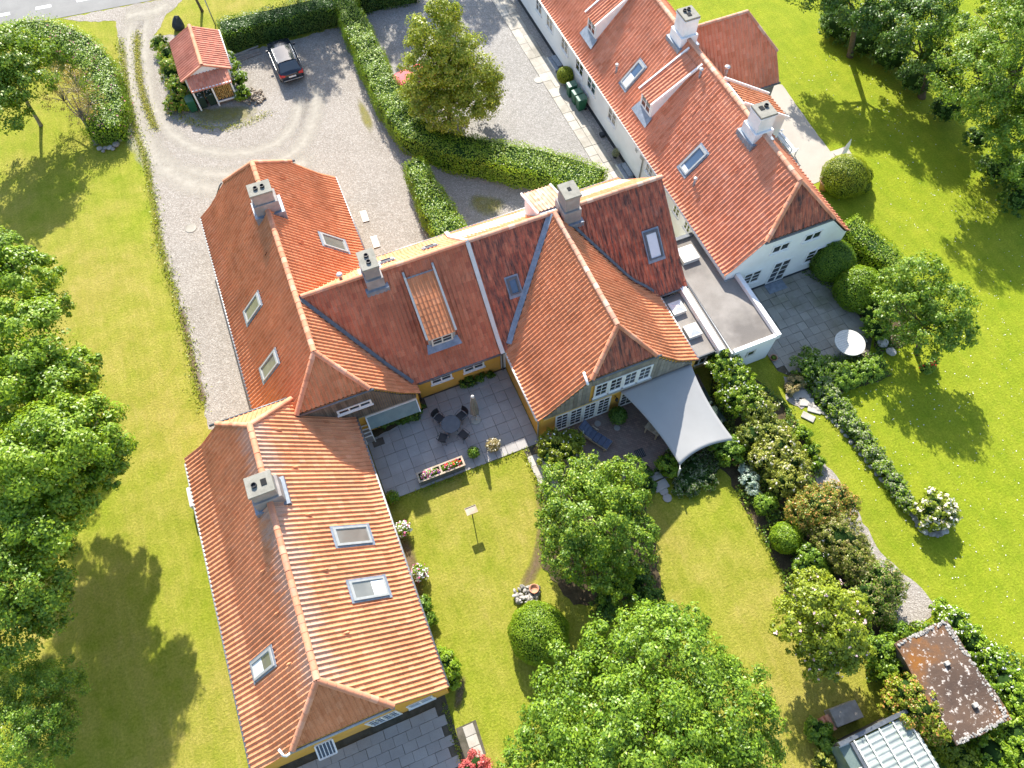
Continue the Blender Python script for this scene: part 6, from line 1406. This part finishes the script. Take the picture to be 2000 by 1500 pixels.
bw_ = MB().lathe([(.05, .0), (.20, .02), (.24, .16), (.21, .17), (.17, .06), (.01, .05)], 18, (*P2(1043, 1153), .22)).build('stone_bowl', MAT['terracotta'], None, True); tag(bw_, 'round shallow clay bowl resting on the stone heap', 'bowl')
for k, (a, c, s) in enumerate(((196, 292, 1.1), (207, 291, 1.0), (216, 290, 1.2), (228, 284, 1.6), (236, 275, 1.0), (203, 297, .8), (222, 293, .9))):
    o = bpy.data.objects.new('edging_stone', stones[k % 5]); COL.objects.link(o); o.location = (*P2(a, c), .1); o.scale = (s, s, s); o.rotation_euler = (0, 0, k); tag(o, 'rough field stone edging the lower end of rose hedge', 'stone', 'stones at the rose hedge end')
rk = bpy.data.objects.new('boulder', stone_mesh(77, .62, (.8, .7, 1.0))); COL.objects.link(rk); rk.data.materials.append(MAT['plinth']); rk.location = (*P2(352, 56), .38); tag(rk, 'dark upright boulder on grass behind the tiled shed', 'boulder')
for k, (a, c, s, lab) in enumerate(((1722, 672, 1.9, 'rounded tan boulder beside round white table'), (1738, 690, 1.7, 'smaller tan boulder below the first one by round table'))):
    o = bpy.data.objects.new('boulder', stones[k]); COL.objects.link(o); o.location = (*P2(a, c), .18); o.scale = (s, s, s); tag(o, lab, 'boulder')
for k, (a, c, w_, h_, rz) in enumerate(((712, 423, .95, .42, 88), (733, 473, .95, .42, 88))):
    o = MB().box((0, 0, .03), (w_, h_, .05)).build('paving_stone', MAT['stone_pale'], None, bevel=.01); o.location = (*P2(a, c), .01); o.rotation_euler = (0, 0, R(rz)); tag(o, 'pale stone slab lying alone in gravel beside the wing', 'paving stone', 'slabs beside the wing')
for k, (a, c, w_, h_) in enumerate(((1279, 932, .8, .4), (1290, 949, .8, .5), (1296, 960, .42, .42), (1303, 973, .42, .42))):
    if k < 2: o = MB().box((0, 0, .05), (w_, h_, .10)).build('stone_step', MAT['slab'], None, bevel=.015); lab = 'flat stone step leading down from brick patio'
    else: o = MB().lathe([(.23, 0), (.24, .04), (.22, .055), (.01, .055)], 9).build('stepping_stone', MAT['slab'], None); lab = 'rounded stepping stone in the lawn below patio steps'
    o.location = (*P2(a, c), .01); o.rotation_euler = (0, 0, R(4*k)); tag(o, lab, 'stone', 'patio steps' if k < 2 else 'stepping stones')
for k, (a, c) in enumerate(((1146, 834), (1167, 828), (1205, 836))):
    o = MB().lathe([(.17, 0), (.18, .03), (.16, .045), (.01, .045)], 10).build('stepping_stone', MAT['slab'], None); o.location = (*P2(a, c), .014); tag(o, 'round pale stone set in the brick patio', 'stone', 'round patio stones')
for k, (a, c, w_, h_) in enumerate(((1563, 772, .9, .55), (1575, 786, .8, .5), (1590, 800, .7, .45), (1578, 815, .7, .4))):
    o = MB().box((0, 0, .03), (w_, h_, .06)).build('paving_stone', MAT['slab_pale'], None, bevel=.015); o.location = (*P2(a, c), .02); o.rotation_euler = (0, 0, R(-12-14*k)); tag(o, 'pale flagstone in the short path past the lavender corner', 'paving stone', 'flagstones past the lavender')
ring = thing('stone_edging', 'row of small edging stones along the lavender bed', 'edging', (*P2(1690, 890), 0))
ln = smooth(px([(1585, 790), (1625, 815), (1660, 855), (1700, 905), (1740, 955), (1790, 1010), (1800, 1035), (1830, 1045), (1850, 1035)]), 2, False)
for k in range(0, len(ln)):
    o = bpy.data.objects.new('stone', stones[k % 5]); COL.objects.link(o); o.location = (ln[k][0]-.1, ln[k][1], .04); o.rotation_euler = (0, 0, k*1.3); o.scale = (1.1, .8, .7); attach(o, ring)
for a, c, r_, lab in ((373, 446, .36, 'round pale concrete manhole cover in gravel beside the wing'), (1052, 157, .33, 'round manhole cover in the neighbouring gravel court')):
    o = MB().lathe([(r_, 0), (r_, .02), (r_*.92, .03), (r_*.9, .022), (.01, .022)], 24).build('manhole_cover', MAT['slab_pale'], None); o.location = (*P2(a, c), .012); tag(o, lab, 'manhole cover')
o = MB().box((0, 0, .01), (.5, .5, .03)).build('drain_grate', MAT['black'], None); o.location = (*P2(1250, 886), .016)
for k in range(5): MB().box((-.2+k*.1, 0, .03), (.03, .44, .012)).build('bar', MAT['frame_dark'], o, local=True)
tag(o, 'dark square drain grate in the brick patio', 'drain')

# ------------------------------------------------------------------ courtyard furniture
tb = thing('garden_table', 'round dark garden table in the shaded courtyard', 'table', (2.55, 16.25, .03))
MB().lathe([(.50, .69), (.52, .70), (.52, .725), (.50, .735), (.01, .735)], 28).build('table_top', MAT['table_dark'], tb, local=True)
for k in range(4):
    a = R(45+90*k); MB().tube([(.36*math.cos(a), .36*math.sin(a), .0), (.30*math.cos(a), .30*math.sin(a), .69)], .02, 6).build('leg', MAT['black'], tb, local=True)
def chair(label, loc, rz):
    t = thing('garden_chair', label, 'chair', loc, rz, 'chairs around the dark courtyard table')
    MB().add([(-.22, -.22, .44), (.22, -.22, .44), (.24, .22, .45), (-.24, .22, .45), (-.22, -.22, .41), (.22, -.22, .41), (.24, .22, .42), (-.24, .22, .42)], [(0, 1, 2, 3), (4, 7, 6, 5), (0, 4, 5, 1), (1, 5, 6, 2), (2, 6, 7, 3), (3, 7, 4, 0)]).build('seat', MAT['black'], t, local=True)
    b = MB(); n = 7
    for k in range(n):
        u = -1+2*k/(n-1); b.v += [(u*.25, -.22-.06*(1-u*u), .46), (u*.24, -.30-.07*(1-u*u), .86), (u*.24, -.325-.07*(1-u*u), .86), (u*.25, -.245-.06*(1-u*u), .46)]
    for k in range(n-1):
        for m in range(4): b.f.append((k*4+m, k*4+4+m, k*4+4+(m+1) % 4, k*4+(m+1) % 4))
    b.build('backrest', MAT['black'], t, local=True)
    for sx in (-1, 1):
        for sy in (-1, 1): MB().tube([(sx*.25, sy*.25, 0), (sx*.21, sy*.20, .42)], .014, 6).build('leg', MAT['frame_dark'], t, local=True)
        MB().tube([(sx*.25, -.30, .64), (sx*.27, .0, .64), (sx*.25, .2, .62), (sx*.23, .21, .44)], .016, 6).build('armrest', MAT['frame_dark'], t, local=True)
    return t
c0 = chair('black garden chair at the round table, on the glazed canopy side', (2.10, 16.95, .03), R(205))
for x, y, a, lab in ((3.28, 16.62, 115, 'black garden chair at the round table, on the parasol side'), (1.93, 15.80, -40, 'black garden chair at the round table, on the long planter side'), (2.95, 15.55, 28, 'black garden chair at the round table, on the potted plants side')): copy_tree(c0, (x, y, .03), R(a), lab)
um = thing('parasol', 'closed grey parasol on a round stone foot beside courtyard table', 'parasol', (3.93, 16.25, .03))
MB().lathe([(.27, 0), (.28, .05), (.24, .08), (.05, .09), (.05, .30), (.01, .30)], 20).build('base', MAT['slab_pale'], um, True, local=True)
MB().tube([(0, 0, .1), (0, 0, 2.95)], .025, 8).build('pole', MAT['steel'], um, True, local=True)
b = MB(); n = 32; zs = [(.95, .19), (1.2, .185), (1.7, .16), (2.2, .13), (2.6, .09), (2.8, .05)]
for z, r_ in zs:
    for k in range(n):
        a = 2*math.pi*k/n; q = r_*(1+.32*math.cos(8*a)); b.v.append((q*math.cos(a), q*math.sin(a), z+.04*math.cos(8*a)))
for i in range(len(zs)-1):
    for k in range(n): q, r_ = i*n+k, i*n+(k+1) % n; b.f.append((q, r_, r_+n, q+n))
b.build('canopy', MAT['canvas_grey'], um, True, local=True)
MB().lathe([(.02, 2.78), (.09, 2.84), (.09, 2.92), (.05, 2.99), (.005, 3.0)], 12).build('finial', MAT['off_white'], um, True, local=True)
pl = thing('planter', 'long dark planter of pink and red flowers at courtyard edge', 'planter', (1.2, 14.10, .03))
b = MB()
for x0, x1, y0, y1 in ((-1.23, 1.23, -.26, -.21), (-1.23, 1.23, .21, .26), (-1.23, -1.18, -.21, .21), (1.18, 1.23, -.21, .21), (-.03, .03, -.21, .21)): b.b2(x0, x1, y0, y1, 0, .58)
b.build('box', MAT['frame_dark'], pl, local=True)
b = MB()
for x0, x1, y0, y1 in ((-1.27, 1.27, -.29, -.20), (-1.27, 1.27, .20, .29), (-1.27, -1.17, -.20, .20), (1.17, 1.27, -.20, .20), (-.05, .05, -.20, .20)): b.b2(x0, x1, y0, y1, .581, .61)
b.build('rim', MAT['teak'], pl, local=True)
MB().b2(-1.17, 1.17, -.2, .2, .1, .50).build('earth', MAT['soil'], pl, local=True)
rg = np.random.default_rng(9)
def pot_plants(parent, c, r, n, size, mat, fls, seed, h=.18):
    rg = np.random.default_rng(seed); d = rdir(rg, n); d[:, 2] = np.abs(d[:, 2]); pos = np.array(c)+d*np.array([r[0], r[1], h])*rg.uniform(.5, 1.05, (n, 1)); nr = d+rg.normal(0, .35, d.shape)+np.array([0, 0, .4]); nr /= np.linalg.norm(nr, axis=1, keepdims=True)
    V, F = leaf_quads(rg, pos, nr, size); attach(link_data('foliage', np_mesh('foliage', V, F, MAT[mat]), None), parent)
    for f in fls: flowers(rg, parent, pos, nr, *f)
for sx, fs in ((-.6, [('petal_pink', 26, .07), ('petal_pale', 22, .07), ('petal_white', 12, .06), ('petal_violet', 14, .06)]), (.55, [('petal_red', 30, .08), ('petal_pink', 16, .07), ('petal_white', 10, .06)])):
    pot_plants(pl, (1.2+sx, 14.10, .55), (.55, .19), 900, .09, 'leaf_bright', fs, 50+int(sx*10), .22)
def pot(label, loc, r, h, mat, plant=None, fls=(), seed=1, ph=.35, pr=None, name='potted_plant', cat='potted plant', lm='leaf_mid', n=700, sz=.09):
    t = thing(name, label, cat, (*loc[:2], loc[2] if len(loc) > 2 else .02))
    MB().lathe([(r*.68, 0), (r*.95, h*.85), (r*1.05, h*.86), (r*1.06, h), (r*.92, h), (r*.88, h*.86), (.01, h*.86)], 20).build('pot', MAT[mat], t, True, local=True)
    MB().lathe([(r*.87, h*.80), (r*.87, h*.88), (.01, h*.89)], 16).build('earth', MAT['soil'], t, local=True)
    if plant: pot_plants(t, (loc[0], loc[1], h), (pr or r*1.1,)*2, n, sz, lm, fls, seed, ph)
    return t
pot('small leafy plant in dark pot at the courtyard edge beside planter', (3.12, 14.42), .24, .32, 'plinth', 1, [], 61, .4, .34)
pot('pale feathery plant in stone bowl at the courtyard edge', (4.22, 14.42), .30, .3, 'slab_pale', 1, [('petal_cream', 40, .07)], 62, .35, .40, lm='leaf_twig')
pot('green bushy plant in clay pot at the pale wing corner of courtyard', (-1.62, 13.72), .30, .32, 'terracotta', 1, [], 63, .35, .38, lm='leaf_bright')
pot('potted bay tree against the cream gable between windows', (11.0, 13.35), .26, .42, 'slab', 1, [], 64, .75, .50, lm='leaf_deep', n=1800, sz=.11)
pot('potted white and pink geraniums at the pale wing wall near its upper skylight', (-1.62, 11.9), .22, .35, 'terracotta', 1, [('petal_white', 60, .09), ('petal_pink', 24, .08)], 65, .45, .42, lm='leaf_bright')
pot('potted white and pink geraniums at the pale wing wall beside its lower skylight', (-1.55, 9.55), .22, .35, 'terracotta', 1, [('petal_white', 60, .09), ('petal_pink', 24, .08)], 66, .45, .42, lm='leaf_bright')
pot('large terracotta pot with succulent at the corner of pale terrace', (30.35, 22.95), .36, .68, 'terracotta', 1, [], 67, .12, .22, lm='leaf_mid', n=160, sz=.1)
pot('small clay bowl of stones against the white parapet wall corner', (20.75, 13.35), .2, .2, 'terracotta', 1, [], 68, .08, .12, n=60)
pot('little potted shrub on gravel at the white wall', (19.3, 30.6), .16, .3, 'plinth', 1, [], 69, .5, .26, lm='leaf_grey', n=400)
pot('low potted plant beside the downpipe of board clad house', (6.35, 13.3), .2, .18, 'plinth', 1, [], 70, .2, .24, lm='leaf_twig', n=300)
dm_ = MB().box((0, 0, .02), (.62, .42, .025)).build('door_mat', MAT['brown_wood'], None); dm_.location = (-1.35, 17.05, .04); tag(dm_, 'brown door mat at foot of white railed steps', 'mat')

# bird table
bt = thing('bird_table', 'wooden bird table on a thin post in the lawn', 'bird table', (1.85, 11.25, 0))
MB().tube([(0, 0, -.05), (0, 0, 1.17)], .028, 6).build('post', MAT['brown_wood'], bt, local=True)
MB().box((0, 0, 1.19), (.56, .38, .03)).build('tray', MAT['teak'], bt, local=True)
b = MB()
for x0, x1, y0, y1 in ((-.29, .29, -.20, -.18), (-.29, .29, .18, .20), (-.29, -.27, -.18, .18), (.27, .29, -.18, .18)): b.b2(x0, x1, y0, y1, 1.206, 1.235)
b.build('rim', MAT['teak'], bt, local=True)

# sun lounger
lo = thing('sun_lounger', 'sun lounger with blue segmented cushion on the brick patio', 'sun lounger', (9.38, 12.85, .015), R(32))
b = MB()
for x in (-.30, .30): b.b2(x-.03, x+.03, -.98, .55, .26, .32)
b.b2(-.269, .269, -.97, -.92, .262, .318); b.b2(-.269, .269, .2, .25, .262, .318); b.build('frame', MAT['teak'], lo, local=True)
for x in (-.30, .30):
    for y in (-.85, .45): MB().b2(x-.025, x+.025, y-.03, y+.03, 0, .259).build('leg', MAT['teak'], lo, local=True)
b = MB()
for k in range(4): b.b2(-.29, .29, -.97+k*.31, -.67+k*.31, .325, .41)
b.build('seat_cushion', MAT['cushion_blue'], lo, bevel=.025, local=True)
M = Matrix.Translation((0, .275, .37)) @ Matrix.Rotation(R(38), 4, 'X'); b = MB()
for k in range(3): b.b2(-.29, .29, k*.25, .245+k*.25, 0, .08, M)
b.build('back_cushion', MAT['cushion_blue'], lo, bevel=.02, local=True)
b = MB(); b.b2(-.31, .31, 0, .74, -.04, -.002, M); b.build('backrest', MAT['teak'], lo, local=True)
b = MB(); 
for x in (-.34, .34): b.bar((x, -.05, .52), (x, .35, .54), .05, .025); b.bar((x, .1, .3), (x, .1, .51), .04, .04)
b.build('armrest', MAT['teak'], lo, local=True)

# shade sail
sc_ = [np.array(q) for q in ((11.2, 13.93, 2.24), (15.35, 13.93, 2.24), P(1435, 860, 1.40), P(1328, 909, 1.40))]
n = 22; b = MB(); mid = sum(sc_)/4
for j in range(n+1):
    for i in range(n+1):
        u, v = i/n, j/n; p = (sc_[0]*(1-u)+sc_[1]*u)*(1-v)+(sc_[3]*(1-u)+sc_[2]*u)*v
        e = 0.10*(4*u*(1-u)*abs(2*v-1)**2*(-1 if v > .5 else .0)); ex = .05*4*v*(1-v)
        p = p+(sc_[0]-sc_[3])*(.065*4*u*(1-u)*v*v)+(sc_[1]-sc_[0])*(ex*(1-2*u))
        p[2] -= .10*16*u*(1-u)*v*(1-v)
        b.v.append(tuple(p))
for j in range(n):
    for i in range(n): q = j*(n+1)+i; b.f.append((q, q+n+1, q+n+2, q+1))
sail = thing('shade_sail', 'large pale shade sail stretched from the board clad gable over patio', 'shade sail', (13.3, 11.5, 0))
cl = b.build('cloth', MAT['canvas'], sail, True)
so_ = cl.modifiers.new('thickness', 'SOLIDIFY'); so_.thickness = .012
for p in sc_: MB().tube([tuple(p), tuple(p+(p-mid)/np.linalg.norm(p-mid)*.22)], .018, 6).build('corner_strap', MAT['white_paint'], sail)
for q, base, lab in ((sc_[3], P2(1322, 934), 'slanting white steel post at the lower left sail corner'), (sc_[2], P2(1446, 868), 'slanting white steel post at the sail corner beside border shrubs')):
    e = q+(q-mid)/np.linalg.norm(q-mid)*.2
    o = MB().tube([(base[0], base[1], 0), tuple(e+np.array([0, 0, .08]))], .045, 10).build('sail_post', MAT['off_white'], None, True); tag(o, lab, 'post')
# chests and table under the sail edge
for k, (x, y, lab) in enumerate(((15.75, 12.55, 'dark green storage chest against garden wall, nearer the house'), (15.85, 11.35, 'dark green storage chest against garden wall, below the other'))):
    t = thing('storage_chest', lab, 'chest', (x, y, .015), R(90+6*k)); MB().b2(-.5, .5, -.28, .28, 0, .5).build('box', MAT['bin_dark'], t, bevel=.02, local=True)
    MB().b2(-.53, .53, -.31, .31, .502, .57).build('lid', MAT['bin_dark'], t, bevel=.02, local=True)
tt = thing('garden_table', 'pale wooden table showing at edge of the shade sail', 'table', (12.75, 12.1, .015), R(28))
for k in range(5): MB().b2(-.7, .7, -.42+k*.17, -.42+k*.17+.16, .70, .735).build('slat', MAT['teak'], tt, local=True)
for x in (-.6, .6):
    for y in (-.33, .33): MB().b2(x-.04, x+.04, y-.04, y+.04, 0, .699).build('leg', MAT['teak'], tt, local=True)

# ------------------------------------------------------------------ neighbour's garden
rt = thing('garden_table', 'round white slatted table on the neighbouring patio', 'table', (24.85, 12.35, .02))
b0_ = -.78
for k in range(12):
    y0, y1 = -.78+k*.13, -.78+k*.13+.114; ym = max(abs(y0), abs(y1)); 
    if ym >= .79: ym = .77
    x0 = math.sqrt(.8**2-min(abs(y0), .78)**2); x1 = math.sqrt(.8**2-min(abs(y1), .78)**2)
    MB().prism([(-x0, y0), (x0, y0), (x1, y1), (-x1, y1)], .70, .73).build('slat', MAT['off_white'], rt, local=True)
b = MB(); n = 36
for k in range(n):
    a = 2*math.pi*k/n; b.v += [(.78*math.cos(a), .78*math.sin(a), .67), (.83*math.cos(a), .83*math.sin(a), .67), (.83*math.cos(a), .83*math.sin(a), .735), (.78*math.cos(a), .78*math.sin(a), .735)]
for k in range(n):
    for m in range(4): b.f.append((k*4+m, ((k+1) % n)*4+m, ((k+1) % n)*4+(m+1) % 4, k*4+(m+1) % 4))
b.build('rim', MAT['off_white'], rt, local=True)
for k in range(4):
    a = R(20+90*k); MB().tube([(.55*math.cos(a), .55*math.sin(a), 0), (.4*math.cos(a), .4*math.sin(a), .69)], .025, 6).build('leg', MAT['frame_dark'], rt, local=True)
bn = thing('garden_bench', 'white slatted garden bench on the pale terrace', 'bench', (30.0, 27.0, .02), R(-90))
for k in range(4): MB().b2(-.95, .95, -.22+k*.12, -.12+k*.12, .43, .455).build('slat', MAT['white_paint'], bn, local=True)
b = MB(); b.bar((-.95, -.27, .86), (.95, -.27, .86), .05, .06); b.bar((-.95, -.25, .5), (.95, -.25, .5), .04, .05)
for k in range(15): b.bar((-.88+k*.126, -.25, .5), (-.88+k*.126, -.275, .85), .03, .02)
b.build('backrest', MAT['white_paint'], bn, local=True)
for x in (-.93, .93):
    b = MB(); b.b2(x-.03, x+.03, -.28, -.22, 0, .85); b.build('leg', MAT['white_paint'], bn, local=True); b = MB(); b.b2(x-.03, x+.03, .20, .26, 0, .62); b.build('leg', MAT['white_paint'], bn, local=True)
    MB().bar((x, -.25, .64), (x, .30, .64), .06, .03).build('armrest', MAT['white_paint'], bn, local=True)
ob = thing('garden_sculpture', 'slim white pointed stone on a pad beside golden yew dome', 'sculpture', (33.2, 24.9, 0))
b = MB(); b.v = [(-.16, -.06, 0), (.16, -.06, 0), (.16, .06, 0), (-.16, .06, 0), (-.13, -.05, .9), (.13, -.05, .9), (.13, .05, .9), (-.13, .05, .9), (0, 0, 1.45)]
b.f = [(0, 1, 5, 4), (1, 2, 6, 5), (2, 3, 7, 6), (3, 0, 4, 7), (4, 5, 8), (5, 6, 8), (6, 7, 8), (7, 4, 8)]; b.build('stone', MAT['chimney_white'], ob, local=True)
MB().box((0, 0, .03), (1.0, .7, .05)).build('pad', MAT['slab_pale'], ob, local=True)
for k, (y, lab) in enumerate(((40.4, 'grey stone doorstep at the white wall beyond the box ball'), (29.1, 'grey stone doorstep at the white wall near the main roof end'))):
    t = thing('doorstep', lab, 'step', (19.3, y, .01)); MB().b2(-.32, .28, -.75, .75, 0, .16).build('lower_step', MAT['lead'], t, bevel=.01, local=True); MB().b2(-.05, .28, -.6, .6, .161, .32).build('upper_step', MAT['lead'], t, bevel=.01, local=True)
    MB().b2(-.34, -.30, -.78, .78, .02, .2).build('edge', MAT['off_white'], t, local=True)
o = MB().box((0, 0, .12), (.28, .36, .22)).build('boot_scraper', MAT['plinth'], None, bevel=.02); o.location = (19.35, 32.7, .01); tag(o, 'small dark box at foot of white wall', 'box')
# street lamp by the roadside tree
sp = thing('lamp_post', 'thin grey lamp post behind the tiled shed', 'lamp post', (*P2(421, 50), 0))
MB().tube([(0, 0, 0), (0, 0, 3.1)], [.05, .035], 8).build('pole', MAT['zinc'], sp, True, local=True); MB().lathe([(.03, 3.1), (.12, 3.14), (.14, 3.28), (.06, 3.38), (.005, 3.4)], 12).build('lantern', MAT['off_white'], sp, True, local=True)

# ------------------------------------------------------------------ lichened garden shed and greenhouse
S2 = thing('garden_shed', 'garden shed with brown lichen covered flat roof', 'shed', (18.2, -4, 0))
MB().b2(16.95, 19.35, -6.0, -1.95, 0, 2.2).build('wall', MAT['brown_wood'], S2)
b = MB(); n = 10
for j in range(n+1):
    for i in range(n+1):
        u, v = i/n, j/n; b.v.append((16.72+u*2.72+.06*math.sin(v*9), -6.14+v*4.3+.05*math.sin(u*11), 2.24+.06*u+.03*math.sin(u*5+v*7)))
m = (n+1)**2; b.v += [(x, y, z-.09) for x, y, z in b.v[:m]]
for j in range(n):
    for i in range(n): q = j*(n+1)+i; b.f += [(q, q+1, q+n+2, q+n+1), (m+q, m+q+n+1, m+q+n+2, m+q+1)]
for i in range(n): b.f += [(i, m+i, m+i+1, i+1), (n*(n+1)+i, n*(n+1)+i+1, m+n*(n+1)+i+1, m+n*(n+1)+i), (i*(n+1), (i+1)*(n+1), m+(i+1)*(n+1), m+i*(n+1)), (i*(n+1)+n, m+i*(n+1)+n, m+(i+1)*(n+1)+n, (i+1)*(n+1)+n)]
b.build('roof', MAT['lichen_roof'], S2)
rr = random.Random(12)
e = MB()
for k in range(420):
    u = rr.random(); s = rr.choice((0, 0, 1, 2)); x, y = ((19.38+rr.uniform(-.16, .04), -6.1+u*4.2) if s == 0 else ((16.8+u*2.5, -1.88+rr.uniform(-.1, .05)) if s == 1 else (16.8+u*2.5, -6.08+rr.uniform(-.06, .1))))
    e.lathe([(.03, 0), (rr.uniform(.025, .06), .012), (.01, .02)], 6, (x, y, 2.29+.03*math.sin(k)))
o = e.build('lichen_crust', MAT['stone'], S2); o['kind'] = 'stuff'
for x, y in ((18.3, -3.35), (18.35, -5.15)):
    MB().b2(x-.11, x+.11, y-.09, y+.09, 2.28, 2.44).build('vent', MAT['stone'], S2, bevel=.02)
G = thing('greenhouse', 'greenhouse with ribbed translucent roof and dark fascia', 'greenhouse', (14.1, -6, 0))
b = MB(); Lx = 56
for j, y in enumerate((-4.35, -8.2)): pass
ny = 64
for k in range(ny+1):
    y = -4.45-3.9*k/ny; zc = .035*math.sin(k/ny*2*math.pi*16)
    b.v += [(12.95, y, 2.02+zc), (15.75, y, 1.86+zc)]
for k in range(ny): b.f.append((2*k, 2*k+2, 2*k+3, 2*k+1))
b.build('roof_sheet', MAT['polycarbonate'], G, True)
for x in (13.0, 13.55, 14.25, 14.95, 15.6): MB().bar((x, -4.4, 2.075-.057*(x-12.95)), (x, -8.3, 2.075-.057*(x-12.95)), .06, .05).build('rafter', MAT['off_white'], G)
for k in range(7): MB().bar((12.95, -4.75-k*.6, 1.90), (15.7, -4.75-k*.6, 1.76), .05, .05).build('purlin', MAT['off_white'], G)
MB().bar((12.35, -4.3, 1.98), (15.75, -4.3, 1.92), .16, .2).build('fascia', MAT['zinc_dark'], G); MB().bar((12.86, -4.42, 2.03), (12.86, -8.3, 2.03), .12, .16).build('fascia', MAT['zinc_dark'], G)
for k in range(4):
    y = -4.45-k*.95; MB().add([(12.42, y, 1.75), (12.82, y, 1.95), (12.82, y-.88, 1.95), (12.42, y-.88, 1.75)], [(0, 1, 2, 3)]).build('side_pane', MAT['canopy_glass'], G); MB().bar((12.40, y+.03, 1.76), (12.84, y+.03, 1.97), .05, .05).build('glazing_bar', MAT['off_white'], G)
MB().b2(12.4, 12.46, -8.3, -4.4, 0, 1.74).build('wall', MAT['canopy_glass'], G); MB().b2(12.5, 15.7, -4.42, -4.36, 0, 1.8).build('wall', MAT['brown_wood'], G)
o = MB().box((0, 0, .35), (1.3, .75, .7)).build('compost_box', MAT['old_timber'], None, bevel=.02); o.location = (13.85, -3.55, .0); o.rotation_euler = (0, 0, R(-4)); tag(o, 'grey weathered compost box behind the greenhouse', 'compost box')
for k in range(3):
    o = bpy.data.objects.new('roof_tile_stack', RIDGE_ME['ridge']); COL.objects.link(o); o.location = (12.55+k*.28, -3.95, .25); o.scale = (1.1, 1.6, 2.0); tag(o, 'spare red roof tile standing by the compost box', 'tile', 'spare tiles')
